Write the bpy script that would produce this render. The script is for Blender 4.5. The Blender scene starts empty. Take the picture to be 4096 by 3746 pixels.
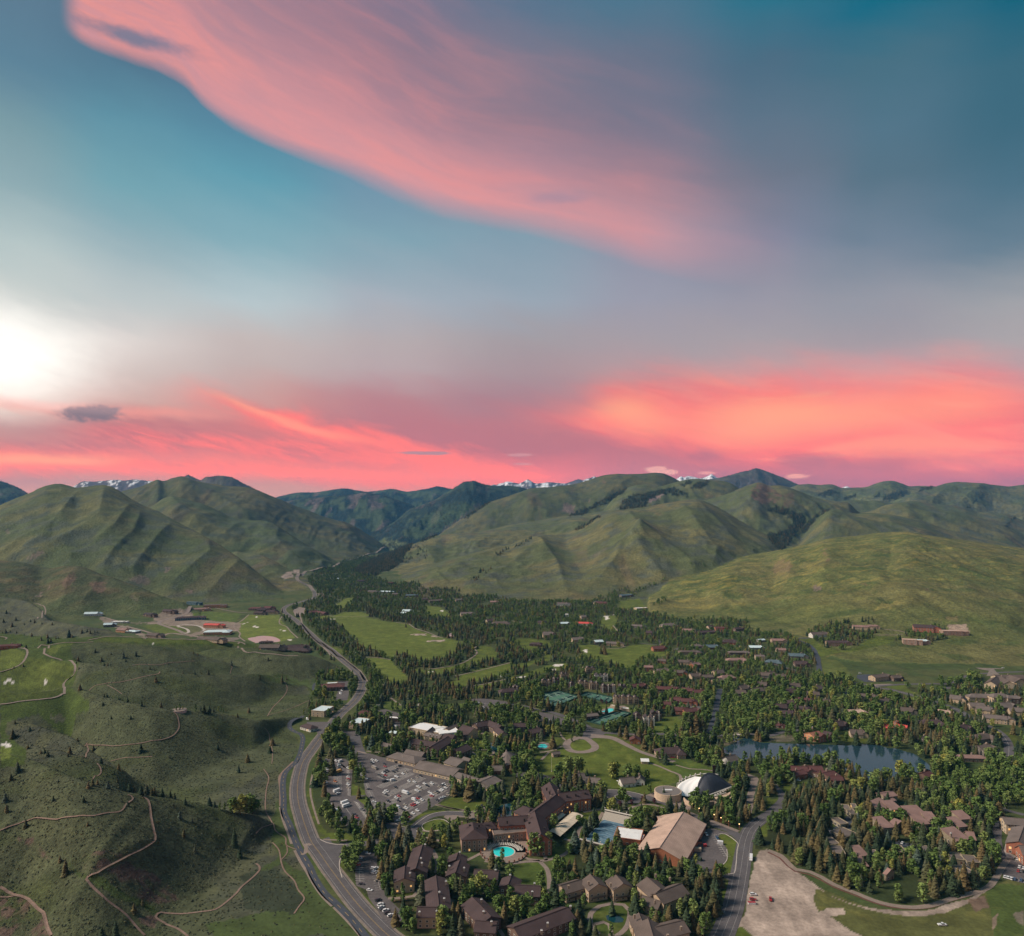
import bpy, bmesh, math, random
import numpy as np
from mathutils import Vector, Matrix

R = math.radians
scene = bpy.context.scene
COL = scene.collection
H, F, CX, HY = 270.0, 700.0, 512.0, 520.0        # camera height (m), focal length (px of a 1024 px wide frame), principal column, horizon row

# ------------------------------------------------------------------ camera
cam_d = bpy.data.cameras.new('camera')
cam = bpy.data.objects.new('camera', cam_d)
COL.objects.link(cam)
cam.location = (0, 0, H)
cam.rotation_euler = (R(90), 0, 0)
cam_d.sensor_width = 36.0
cam_d.lens = 36.0 * F / 1024.0
cam_d.shift_y = (HY - 468.0) / 1024.0
cam_d.clip_start = 1.0
cam_d.clip_end = 80000.0
scene.camera = cam

# ------------------------------------------------------------------ exposure
scene.view_settings.view_transform = 'Standard'
scene.view_settings.look = 'None'
scene.view_settings.exposure = 0.22
scene.view_settings.gamma = 1.0
scene.view_settings.use_curve_mapping = False

SUN_AZ, SUN_EL = -92.0, 38.0
SUN_STRENGTH, SUN_ANGLE = 4.6, 18.0
HAZE = 3.1e-5
HAZE_COL = (0.10, 0.37, 0.72)

# ------------------------------------------------------------------ sun
sl = bpy.data.lights.new('sun', 'SUN')
sl.energy = SUN_STRENGTH
sl.angle = R(SUN_ANGLE)
sl.color = (1.0, 0.86, 0.72)
sun = bpy.data.objects.new('sun', sl)
COL.objects.link(sun)
sd = Vector((math.sin(R(SUN_AZ)) * math.cos(R(SUN_EL)), math.cos(R(SUN_AZ)) * math.cos(R(SUN_EL)), math.sin(R(SUN_EL))))
sun.rotation_euler = (-sd).to_track_quat('-Z', 'Y').to_euler()
sun.location = (-800, 200, 600)

def lin(c):
	out = []
	for v in c[:3]:
		v = v / 255.0
		out.append(v / 12.92 if v <= 0.04045 else ((v + 0.055) / 1.055) ** 2.4)
	return tuple(out)

def lin4(c):
	return lin(c) + (1.0,)

# ------------------------------------------------------------------ node helper
class NT:
	def __init__(s, tree):
		s.t = tree
		s.n = tree.nodes
		s.l = tree.links

	def node(s, typ, **kw):
		n = s.n.new(typ)
		for k, v in kw.items():
			setattr(n, k, v)
		return n

	def put(s, sock, v):
		if isinstance(v, bpy.types.NodeSocket):
			s.l.new(v, sock)
		elif v is not None:
			if hasattr(sock.default_value, '__len__') and not hasattr(v, '__len__'):
				v = [v] * len(sock.default_value)
			if hasattr(sock.default_value, '__len__') and len(sock.default_value) == 4 and len(v) == 3:
				v = tuple(v) + (1.0,)
			sock.default_value = v

	def m(s, op, a, b=None, c=None, clamp=False):
		n = s.node('ShaderNodeMath', operation=op)
		n.use_clamp = clamp
		s.put(n.inputs[0], a)
		if b is not None:
			s.put(n.inputs[1], b)
		if c is not None:
			s.put(n.inputs[2], c)
		return n.outputs[0]

	def vm(s, op, a, b=None, scale=None):
		n = s.node('ShaderNodeVectorMath', operation=op)
		s.put(n.inputs[0], a)
		if b is not None:
			s.put(n.inputs[1], b)
		if scale is not None:
			s.put(n.inputs['Scale'], scale)
		return n.outputs[0]

	def mix(s, fac, a, b, blend='MIX', clamp=False):
		n = s.node('ShaderNodeMix', data_type='RGBA', blend_type=blend)
		n.clamp_result = clamp
		s.put(n.inputs[0], fac)
		s.put(n.inputs[6], a)
		s.put(n.inputs[7], b)
		return n.outputs[2]

	def ss(s, x, a, b):          # smoothstep
		n = s.node('ShaderNodeMapRange', interpolation_type='SMOOTHSTEP')
		s.put(n.inputs[0], x)
		s.put(n.inputs[1], a)
		s.put(n.inputs[2], b)
		return n.outputs[0]

	def rng(s, x, a, b, c, d):
		n = s.node('ShaderNodeMapRange')
		n.clamp = True
		s.put(n.inputs[0], x)
		s.put(n.inputs[1], a)
		s.put(n.inputs[2], b)
		s.put(n.inputs[3], c)
		s.put(n.inputs[4], d)
		return n.outputs[0]

	def comb(s, x, y, z=0.0):
		n = s.node('ShaderNodeCombineXYZ')
		s.put(n.inputs[0], x)
		s.put(n.inputs[1], y)
		s.put(n.inputs[2], z)
		return n.outputs[0]

	def noise(s, vec, scale, detail=4.0, rough=0.5, dist=0.0):
		n = s.node('ShaderNodeTexNoise')
		if vec is not None:
			s.put(n.inputs['Vector'], vec)
		n.inputs['Scale'].default_value = scale
		n.inputs['Detail'].default_value = detail
		n.inputs['Roughness'].default_value = rough
		n.inputs['Distortion'].default_value = dist
		return n.outputs['Fac'], n.outputs['Color']

	def ramp(s, fac, stops, interp='LINEAR'):
		n = s.node('ShaderNodeValToRGB')
		cr = n.color_ramp
		cr.interpolation = interp
		while len(cr.elements) > 1:
			cr.elements.remove(cr.elements[-1])
		cr.elements[0].position = stops[0][0]
		cr.elements[0].color = stops[0][1]
		for p, c in stops[1:]:
			e = cr.elements.new(p)
			e.color = c
		s.put(n.inputs[0], fac)
		return n.outputs[0]

	def fcurve(s, x, pts):       # piecewise curve of pts (x, y) in 0..1
		n = s.node('ShaderNodeFloatCurve')
		cv = n.mapping.curves[0]
		n.mapping.use_clip = False
		pts = sorted(pts)
		cv.points[0].location = pts[0]
		cv.points[1].location = pts[-1]
		for p in pts[1:-1]:
			cv.points.new(*p)
		for p in cv.points:
			p.handle_type = 'AUTO_CLAMPED'
		n.mapping.update()
		s.put(n.inputs['Value'], x)
		return n.outputs[0]

# ------------------------------------------------------------------ world: dusk sky with lit cloud bands, by direction
def az_el(px, py):
	a = math.atan((px - CX) / F)
	e = math.atan((HY - py) / F * math.cos(a))
	return math.degrees(a), math.degrees(e)

AZ0, AZ1 = -60.0, 60.0

def an(px, py):                  # azimuth and elevation, both scaled to 0..1
	a, e = az_el(px, py)
	return (a - AZ0) / (AZ1 - AZ0), e / 90.0

world = bpy.data.worlds.new('World')
scene.world = world
world.use_nodes = True
wt = NT(world.node_tree)
for n in list(wt.n):
	wt.n.remove(n)
geo = wt.node('ShaderNodeTexCoord')
dirv = wt.vm('NORMALIZE', geo.outputs['Generated'])
sep = wt.node('ShaderNodeSeparateXYZ')
wt.put(sep.inputs[0], dirv)
DX, DY, DZ = sep.outputs
azr = wt.m('ARCTAN2', DX, DY)                                    # radians, 0 = straight ahead
elr = wt.m('ARCSINE', DZ)
A = wt.m('MULTIPLY_ADD', azr, 180 / math.pi / (AZ1 - AZ0), -AZ0 / (AZ1 - AZ0))
E = wt.m('MULTIPLY', elr, 180 / math.pi / 90)
# streaky cloud noise: long in azimuth, thin in elevation, slanting down to the right
slant = wt.m('MULTIPLY_ADD', azr, 0.28, elr)
nv = wt.comb(wt.m('MULTIPLY', azr, 2.2), wt.m('MULTIPLY', slant, 9.0), 0.0)
n1, n1c = wt.noise(nv, 1.6, 6.0, 0.58, 0.35)
nv2 = wt.comb(wt.m('MULTIPLY', azr, 5.0), wt.m('MULTIPLY', slant, 16.0), 4.0)
n2, _ = wt.noise(nv2, 2.6, 6.0, 0.6, 0.6)
nv3 = wt.comb(wt.m('MULTIPLY', azr, 3.0), wt.m('MULTIPLY', elr, 4.0), 8.0)
n3, _ = wt.noise(nv3, 1.3, 4.0, 0.5, 0.2)
A_ = wt.m('ADD', A, wt.m('MULTIPLY', wt.m('SUBTRACT', n3, 0.5), 0.06))
E_ = wt.m('ADD', E, wt.m('MULTIPLY', wt.m('SUBTRACT', n1, 0.5), 0.035))

SKYX = [0, 128, 256, 384, 512, 640, 768, 896, 1024]
SKY = {
	0: [(88, 118, 138), (75, 108, 132), (80, 112, 138), (88, 108, 134), (84, 110, 134), (74, 112, 134), (38, 108, 130), (0, 100, 124), (0, 92, 115)],
	60: [(88, 125, 145), (76, 110, 132), (78, 114, 140), (84, 106, 130), (112, 114, 132), (94, 108, 128), (72, 102, 122), (66, 105, 122), (52, 98, 116)],
	120: [(118, 150, 158), (90, 140, 158), (80, 126, 150), (98, 115, 140), (116, 113, 130), (104, 111, 130), (90, 110, 128), (78, 110, 128), (56, 98, 116)],
	180: [(138, 166, 172), (112, 160, 172), (93, 152, 170), (108, 142, 164), (118, 126, 148), (124, 118, 134), (102, 112, 128), (82, 108, 124), (72, 106, 124)],
	240: [(178, 194, 194), (145, 172, 180), (128, 168, 180), (126, 160, 174), (126, 152, 168), (140, 142, 160), (124, 128, 148), (110, 125, 142), (98, 120, 136)],
	300: [(204, 208, 204), (186, 195, 196), (180, 195, 200), (164, 172, 182), (150, 162, 175), (150, 150, 165), (150, 146, 158), (145, 146, 156), (156, 156, 160)],
	340: [(226, 226, 220), (214, 206, 202), (192, 180, 177), (178, 166, 167), (160, 150, 154), (162, 151, 157), (162, 152, 157), (158, 148, 154), (168, 158, 160)],
	370: [(226, 220, 214), (204, 186, 180), (190, 172, 168), (180, 160, 162), (164, 140, 144), (176, 146, 148), (190, 150, 150), (194, 152, 154), (178, 150, 154)],
	400: [(225, 205, 195), (204, 164, 154), (200, 142, 134), (180, 122, 126), (164, 120, 128), (190, 122, 122), (235, 132, 120), (235, 135, 122), (215, 125, 122)],
	425: [(188, 138, 132), (190, 116, 112), (200, 112, 108), (182, 108, 114), (182, 108, 114), (196, 108, 112), (212, 110, 108), (205, 108, 108), (198, 110, 114)],
	450: [(200, 122, 115), (205, 110, 108), (205, 108, 108), (188, 102, 110), (180, 100, 108), (184, 100, 108), (200, 98, 106), (195, 100, 108), (195, 104, 112)],
	475: [(196, 134, 128), (200, 130, 124), (210, 122, 115), (228, 116, 110), (238, 108, 108), (190, 104, 114), (178, 98, 112), (198, 98, 110), (196, 98, 112)],
	495: [(226, 152, 136), (216, 152, 136), (208, 146, 132), (200, 142, 132), (225, 122, 115), (178, 104, 118), (184, 104, 118), (182, 100, 116), (180, 100, 116)],
}
base = None
rows = sorted(SKY, reverse=True)
for i, sx in enumerate(SKYX):
	stops = [(0.0, lin4(SKY[rows[0]][i]))]
	for ry in rows:
		# elevation of that row in this column
		stops.append((an(sx, ry)[1], lin4(SKY[ry][i])))
	top = SKY[0][i]
	stops.append((0.72, lin4([0.4 * v + 0.6 * w for v, w in zip(top, (120, 126, 140))])))
	rc = wt.ramp(E_, stops, 'LINEAR')
	if base is None:
		base = rc
	else:
		base = wt.mix(wt.ss(A_, an(SKYX[i - 1], 400)[0], an(sx, 400)[0]), base, rc)

def edge(pts):                    # an edge traced in the picture as a curve of elevation over azimuth
	return wt.fcurve(A, [an(*p) for p in pts])

def px2e(p):                      # pixels to units of E near the horizon
	return math.degrees(p / F) / 90

sky = base
# --- high pink cloud crossing from the top left down to the right
lowe = edge([(-300, -60), (40, 0), (63, 30), (95, 52), (130, 62), (165, 74), (187, 86), (200, 101), (220, 118), (260, 140), (300, 157), (350, 177), (400, 200), (450, 222), (500, 231), (560, 243), (600, 252), (640, 265), (680, 275), (730, 282), (790, 286), (900, 290), (1200, 300)])
upe = edge([(-300, -500), (300, -150), (360, -60), (400, 10), (430, 45), (480, 90), (520, 120), (600, 160), (680, 200), (750, 245), (800, 272), (900, 285), (1200, 296)])
wob = wt.m('MULTIPLY', wt.m('SUBTRACT', n1, 0.5), 0.016)
n4, _ = wt.noise(wt.comb(wt.m('MULTIPLY', azr, 26.0), wt.m('MULTIPLY', elr, 60.0), 1.0), 1.0, 6.0, 0.65, 0.3)
dl = wt.m('SUBTRACT', wt.m('ADD', E, wob), lowe)                     # above the lower edge
du = wt.m('SUBTRACT', upe, wt.m('ADD', E, wt.m('MULTIPLY', wt.m('SUBTRACT', n1, 0.5), 0.10)))
sA, _ = wt.noise(wt.comb(wt.m('MULTIPLY', azr, 2.6), wt.m('MULTIPLY', dl, 26.0), 2.0), 1.5, 5.0, 0.6, 0.5)
sA2, _ = wt.noise(wt.comb(wt.m('MULTIPLY', azr, 7.0), wt.m('MULTIPLY', dl, 60.0), 5.0), 1.5, 5.0, 0.65, 0.8)
soft = wt.rng(A, an(200, 100)[0], an(700, 270)[0], 0.010, 0.032)
mA = wt.m('DIVIDE', wt.m('ADD', dl, 0.002), soft, clamp=True)
mA = wt.m('MULTIPLY', mA, wt.ss(du, -0.12, 0.10))
mA = wt.m('MULTIPLY', mA, wt.rng(dl, 0.03, 0.26, 1.0, 0.32))
mA = wt.m('MULTIPLY', mA, wt.ss(A, an(58, 30)[0], an(84, 30)[0]))
mA = wt.m('MULTIPLY', mA, wt.rng(A, an(640, 250)[0], an(800, 280)[0], 1.0, 0.0))
mA = wt.m('MULTIPLY', mA, wt.m('ADD', wt.rng(sA, 0.28, 0.66, 0.74, 1.03), wt.rng(sA2, 0.3, 0.7, -0.05, 0.05)), clamp=True)
near = wt.ss(dl, 0.12, 0.01)
colA = wt.mix(near, lin4((176, 124, 132)), lin4((226, 150, 150)))
colA = wt.mix(wt.m('MULTIPLY', wt.ss(sA, 0.42, 0.72), 0.5), colA, lin4((228, 142, 138)))
colA = wt.mix(wt.m('MULTIPLY', wt.ss(A, an(330, 0)[0], an(60, 0)[0]), wt.m('MULTIPLY', wt.ss(sA2, 0.40, 0.6), 0.55)), colA, lin4((240, 148, 134)))
sky = wt.mix(wt.m('MULTIPLY', mA, 0.93), sky, colA)
# --- blue gap in that cloud
hx, hy = an(140, 38)

def ell(px, py, rx, ry, soft=0.35, wobble=0.9, nz=None):
	ax, ey = an(px, py)
	bx = abs(an(px + rx, py)[0] - ax)
	by = abs(an(px, py - ry)[1] - ey)
	xx = wt.m('DIVIDE', wt.m('SUBTRACT', A, ax), bx)
	yy = wt.m('DIVIDE', wt.m('SUBTRACT', E, ey), by)
	d = wt.m('SQRT', wt.m('ADD', wt.m('MULTIPLY', xx, xx), wt.m('MULTIPLY', yy, yy)))
	d = wt.m('ADD', d, wt.m('MULTIPLY', wt.m('SUBTRACT', nz if nz is not None else n2, 0.5), wobble))
	return wt.ss(d, 1.0 + soft, 1.0 - soft)

sky = wt.mix(wt.m('MULTIPLY', ell(140, 39, 46, 7, 0.8, 2.0, n4), 0.8), sky, lin4((88, 112, 138)))
sky = wt.mix(wt.m('MULTIPLY', ell(556, 197, 24, 5, 0.9, 2.0, n4), 0.4), sky, lin4((135, 130, 155)))

# --- lit streaks low over the hills
def band(sky, pts, wpx, col, fade, amt=1.0, wob=0.5, slopeup=1.0):
	c = edge(pts)
	d = wt.m('SUBTRACT', E, c)
	d = wt.m('ADD', d, wt.m('MULTIPLY', wt.m('SUBTRACT', n2, 0.5), px2e(wpx) * wob * 2.2))
	up = wt.ss(d, px2e(wpx * slopeup), 0.0)
	dn = wt.ss(d, -px2e(wpx), 0.0)
	mk = wt.m('MULTIPLY', up, dn)
	mk = wt.m('MULTIPLY', mk, wt.m('MULTIPLY', wt.ss(A, an(fade[0], 450)[0], an(fade[1], 450)[0]), wt.ss(A, an(fade[3], 450)[0], an(fade[2], 450)[0])))
	return wt.mix(wt.m('MULTIPLY', mk, amt), sky, lin4(col))

sky = band(sky, [(-400, 470), (0, 461), (100, 464), (230, 467), (320, 474), (420, 480), (530, 486), (700, 492), (1300, 500)], 17, (255, 116, 100), (-900, -500, 380, 560), 0.95)
sky = band(sky, [(-400, 470), (0, 459), (30, 459), (60, 460), (200, 462), (1300, 462)], 7, (255, 172, 126), (-900, 0, 60, 150), 0.6)
sky = band(sky, [(-400, 430), (60, 432), (120, 436), (180, 440), (240, 444), (300, 450), (380, 458), (460, 468), (560, 476), (1300, 500)], 13, (250, 112, 100), (40, 190, 420, 560), 0.85, 1.5)
sky = band(sky, [(-400, 380), (150, 388), (210, 395), (250, 410), (300, 427), (345, 437), (400, 448), (460, 461), (512, 476), (560, 486), (1300, 500)], 19, (255, 114, 102), (140, 300, 520, 590), 0.97, 0.9, 1.0)
sky = band(sky, [(-400, 380), (150, 388), (210, 392), (250, 407), (290, 424), (330, 434), (400, 446), (1300, 500)], 6, (255, 160, 124), (180, 260, 290, 400), 0.6, 1.0)
sky = band(sky, [(-400, 400), (0, 402), (60, 408), (200, 414), (300, 430), (1300, 440)], 9, (236, 146, 130), (-100, 20, 160, 260), 0.7, 0.8)
# dark mottling in the low clouds on the left
n5, _ = wt.noise(wt.comb(wt.m('MULTIPLY', azr, 9.0), wt.m('MULTIPLY', slant, 46.0), 11.0), 1.6, 6.0, 0.68, 1.2)
for (x, y, rx, ry, a) in ((150, 437, 70, 10, 0.75), (190, 425, 60, 7, 0.55), (300, 448, 80, 7, 0.5), (60, 446, 60, 6, 0.5), (215, 466, 60, 4, 0.4)):
	sky = wt.mix(wt.m('MULTIPLY', wt.m('MULTIPLY', ell(x, y, rx, ry, 0.9, 1.6, n5), wt.ss(n5, 0.42, 0.62)), a), sky, lin4((178, 98, 104)))
# right hand cloud mass, glowing peach in its middle
lowB = edge([(-300, 300), (440, 398), (512, 425), (560, 436), (620, 449), (690, 461), (740, 470), (800, 470), (880, 462), (960, 476), (1024, 482), (1400, 480)])
upB = edge([(-300, 300), (440, 398), (512, 404), (560, 404), (600, 388), (640, 380), (700, 383), (800, 375), (900, 372), (950, 360), (1000, 366), (1060, 385), (1400, 400)])
eb = wt.m('ADD', E, wt.m('ADD', wt.m('MULTIPLY', wt.m('SUBTRACT', n2, 0.5), 0.022), wt.m('MULTIPLY', wt.m('SUBTRACT', n1, 0.5), 0.03)))
sB, _ = wt.noise(wt.comb(wt.m('MULTIPLY', azr, 5.0), wt.m('MULTIPLY', wt.m('SUBTRACT', E, lowB), 55.0), 3.0), 1.3, 5.0, 0.6, 0.9)
mB = wt.m('MULTIPLY', wt.ss(wt.m('SUBTRACT', eb, lowB), -0.004, 0.022), wt.ss(wt.m('SUBTRACT', upB, eb), -0.022, 0.036))
mB = wt.m('MULTIPLY', mB, wt.rng(sB, 0.25, 0.5, 0.72, 1.0))
mB = wt.m('MULTIPLY', mB, wt.m('MULTIPLY', wt.ss(A, an(470, 420)[0], an(620, 420)[0]), wt.ss(A, an(1120, 420)[0], an(985, 420)[0])))
sky = wt.mix(wt.m('MULTIPLY', mB, 0.97), sky, wt.mix(wt.ss(sB, 0.38, 0.62), lin4((250, 104, 98)), lin4((255, 132, 112))))
for (x, y, rx, ry, a) in ((624, 410, 26, 11, 0.75), (648, 423, 26, 12, 0.45), (775, 420, 80, 15, 0.7), (770, 410, 50, 9, 0.4), (745, 436, 40, 12, 0.35), (880, 412, 80, 16, 0.4), (960, 404, 40, 14, 0.25)):
	sky = wt.mix(wt.m('MULTIPLY', ell(x, y, rx, ry, 0.95, 2.6, sB), a * 0.6), sky, lin4((255, 182, 128)))
sky = wt.mix(wt.m('MULTIPLY', ell(900, 446, 80, 9, 0.8, 1.2), 0.4), sky, lin4((255, 150, 112)))
for (x, y, rx, ry, a) in ((812, 462, 34, 8, 0.75), (703, 457, 16, 6, 0.7), (880, 466, 34, 7, 0.5)):
	sky = wt.mix(wt.m('MULTIPLY', ell(x, y, rx, ry, 0.7, 1.4), a), sky, lin4((176, 96, 110)))
# hot white glow where the sun has gone behind the cloud at the left edge
gx = wt.m('MULTIPLY', wt.m('SUBTRACT', A, an(-25, 355)[0]), (AZ1 - AZ0) / 6.8)
gy = wt.m('MULTIPLY', wt.m('SUBTRACT', E, wt.m('MULTIPLY_ADD', wt.m('SUBTRACT', A, an(-25, 355)[0]), 0.02, an(-25, 352)[1])), 90 / 3.1)
gd = wt.m('SQRT', wt.m('ADD', wt.m('MULTIPLY', gx, gx), wt.m('MULTIPLY', gy, gy)))
gd = wt.m('ADD', gd, wt.m('ADD', wt.m('MULTIPLY', wt.m('SUBTRACT', n1, 0.5), 1.0), wt.m('MULTIPLY', wt.m('SUBTRACT', n2, 0.5), 0.5)))
sky = wt.mix(wt.m('MULTIPLY', wt.m('POWER', wt.ss(gd, 1.75, 0.1), 1.3), 1.0), sky, (1.2, 1.18, 1.14, 1))
# small grey cloud on the left, small pale ones over the ridges
cl = ell(93, 413, 30, 7.5, 0.3, 2.4, n4)
sky = wt.mix(wt.m('MULTIPLY', cl, 0.92), sky, wt.mix(wt.ss(E, an(92, 417)[1], an(92, 408)[1]), lin4((118, 98, 106)), lin4((150, 124, 128))))
sky = wt.mix(wt.m('MULTIPLY', ell(427, 453, 24, 1.6, 0.4, 2.0, n4), 0.8), sky, lin4((150, 128, 140)))
for (x, y, rx, ry, c) in ((657, 470, 9, 3.6, (232, 168, 160)), (671, 472, 6, 2.2, (232, 168, 160)), (797, 476, 11, 2.3, (240, 165, 150)), (707, 473, 7, 1.6, (225, 150, 148)), (522, 455, 12, 1.2, (200, 135, 140)), (522, 464, 10, 1.2, (205, 135, 140))):
	sky = wt.mix(wt.m('MULTIPLY', ell(x, y, rx * 1.1, ry * 1.15, 0.35, 2.4, n4), 0.8), sky, lin4(c))
# below the horizon the sky fades to a dull slate so nothing glows from underneath
sky = wt.mix(wt.ss(E, -0.02, -0.2), sky, lin4((70, 70, 75)))
# the low sky is seen through many kilometres of air: what the haze takes away is added here
path_ = wt.m('MINIMUM', wt.m('DIVIDE', 1500.0, wt.m('MAXIMUM', DZ, 0.03)), 24000.0)
Tinv = wt.m('EXPONENT', wt.m('MULTIPLY', path_, HAZE))
lw_ = wt.m('SUBTRACT', Tinv, 1.0)
sky = wt.vm('MULTIPLY', sky, wt.comb(wt.m('MULTIPLY_ADD', lw_, 1.02, 1.0), wt.m('MULTIPLY_ADD', lw_, 0.74, 1.0), wt.m('MULTIPLY_ADD', lw_, 0.45, 1.0)))
nish = wt.node('ShaderNodeTexSky', sky_type='NISHITA')
nish.sun_disc = False
nish.sun_elevation = R(SUN_EL)
nish.sun_rotation = R(SUN_AZ)
bg1 = wt.node('ShaderNodeBackground')
wt.put(bg1.inputs[0], sky)
bg1.inputs[1].default_value = 0.86
bg2 = wt.node('ShaderNodeBackground')
wt.put(bg2.inputs[0], nish.outputs[0])
bg2.inputs[1].default_value = 0.004
ad = wt.node('ShaderNodeAddShader')
wt.l.new(bg1.outputs[0], ad.inputs[0])
wt.l.new(bg2.outputs[0], ad.inputs[1])
wo = wt.node('ShaderNodeOutputWorld')
wt.l.new(ad.outputs[0], wo.inputs[0])
world.cycles.sampling_method = 'MANUAL'
world.cycles.sample_map_resolution = 512

# ================================================================== small numpy noise kit
_rng = np.random.RandomState(7)
_LAT = _rng.rand(256, 256)

def vnoise(x, y, seed=0):
	x = x + seed * 17.3
	y = y + seed * 31.7
	xi = np.floor(x).astype(np.int64)
	yi = np.floor(y).astype(np.int64)
	fx = x - xi
	fy = y - yi
	fx = fx * fx * fx * (fx * (fx * 6 - 15) + 10)
	fy = fy * fy * fy * (fy * (fy * 6 - 15) + 10)
	a = _LAT[xi & 255, yi & 255]
	b = _LAT[(xi + 1) & 255, yi & 255]
	c = _LAT[xi & 255, (yi + 1) & 255]
	d = _LAT[(xi + 1) & 255, (yi + 1) & 255]
	return (a * (1 - fx) + b * fx) * (1 - fy) + (c * (1 - fx) + d * fx) * fy

def fbm(x, y, octv=4, seed=0, gain=0.5):
	s = 0.0
	a = 1.0
	t = 0.0
	for i in range(octv):
		s = s + a * vnoise(x * 2 ** i, y * 2 ** i, seed + i * 3)
		t += a
		a *= gain
	return s / t

def sstep(x, a, b):
	t = np.clip((x - a) / (b - a), 0, 1)
	return t * t * (3 - 2 * t)

# ================================================================== picture frames used while tracing (four columns, three rows)
ROWY = {'A': 1800, 'B': 2400, 'C': 3046}

CROP = {'D': (1500, 3346, 600), 'E': (2050, 3346, 800), 'G': (1800, 3080, 600), 'P': (1250, 2980, 600), 'V': (1500, 2750, 600), 'T': (2050, 2640, 600), 'W': (2300, 3060, 700), 'Q': (3300, 3080, 796)}

def px(tag, x, y):               # a traced point -> pixel of the 1024 x 936 frame
	if tag in CROP:
		a, b, w = CROP[tag]
		return ((a + x * w / 2016.0) / 4.0, (b + y * w / 2016.0) / 4.0)
	c = int(tag[1])
	return ((1024 * c + x * 0.507937) / 4.0, (ROWY[tag[0]] + y * 0.507937) / 4.0)

def trace(s):
	"""'A0 0,435 200,350 A1 300,1130' -> list of frame pixels"""
	out = []
	tag = None
	for w in s.split():
		if w[0].isalpha():
			tag = w
		else:
			a, b = w.split(',')[:2]
			out.append(px(tag, float(a), float(b)))
	return out

def trace3(s):                   # same with a third value (distance, or height when the ridge says so)
	out = []
	tag = None
	for w in s.split():
		if w[0].isalpha():
			tag = w
		else:
			a, b, c = w.split(',')
			out.append(px(tag, float(a), float(b)) + (float(c),))
	return out

# ================================================================== terrain height field on fans of lines of sight distance
_in = np.arange(-12, 1036.1, 1.5)
US = np.concatenate([np.arange(-420, -12, 12.0), _in, np.arange(1044, 1460, 12.0)])
_d = [40.0]
while _d[-1] < 26000:
	D_ = _d[-1]
	if D_ < 285:
		s_ = 12.0
	else:
		s_ = min(1.35 * D_ * D_ / (H * F), (0.0054 if D_ < 6500 else 0.0075) * D_)
	_d.append(D_ + s_)
DS = np.array(_d)
NU, ND = len(US), len(DS)
UU, DD = np.meshgrid(US, DS, indexing='ij')
XX = (UU - CX) / F * DD
LX = XX / 1000.0
LY = DD / 1000.0
Z = np.zeros_like(DD)
LID = np.zeros(DD.shape, np.int16)
RID = []

def smooth1(a, n):
	if n <= 1:
		return a
	k = np.hanning(n + 2)[1:-1]
	k /= k.sum()
	ap = np.concatenate([np.full(n, a[0]), a, np.full(n, a[-1])])
	return np.convolve(ap, k, 'same')[n:-n]

def seg_dist(pxs, pys, pts):
	d = np.full(pxs.shape, 1e9)
	side = np.zeros(pxs.shape)
	for (x0, y0), (x1, y1) in zip(pts[:-1], pts[1:]):
		dx, dy = x1 - x0, y1 - y0
		L = dx * dx + dy * dy + 1e-9
		t = np.clip(((pxs - x0) * dx + (pys - y0) * dy) / L, 0, 1)
		q = np.hypot(pxs - x0 - t * dx, pys - y0 - t * dy)
		s = np.sign((pxs - x0) * dy - (pys - y0) * dx)
		m = q < d
		d = np.where(m, q, d)
		side = np.where(m, s, side)
	return d, side

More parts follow.
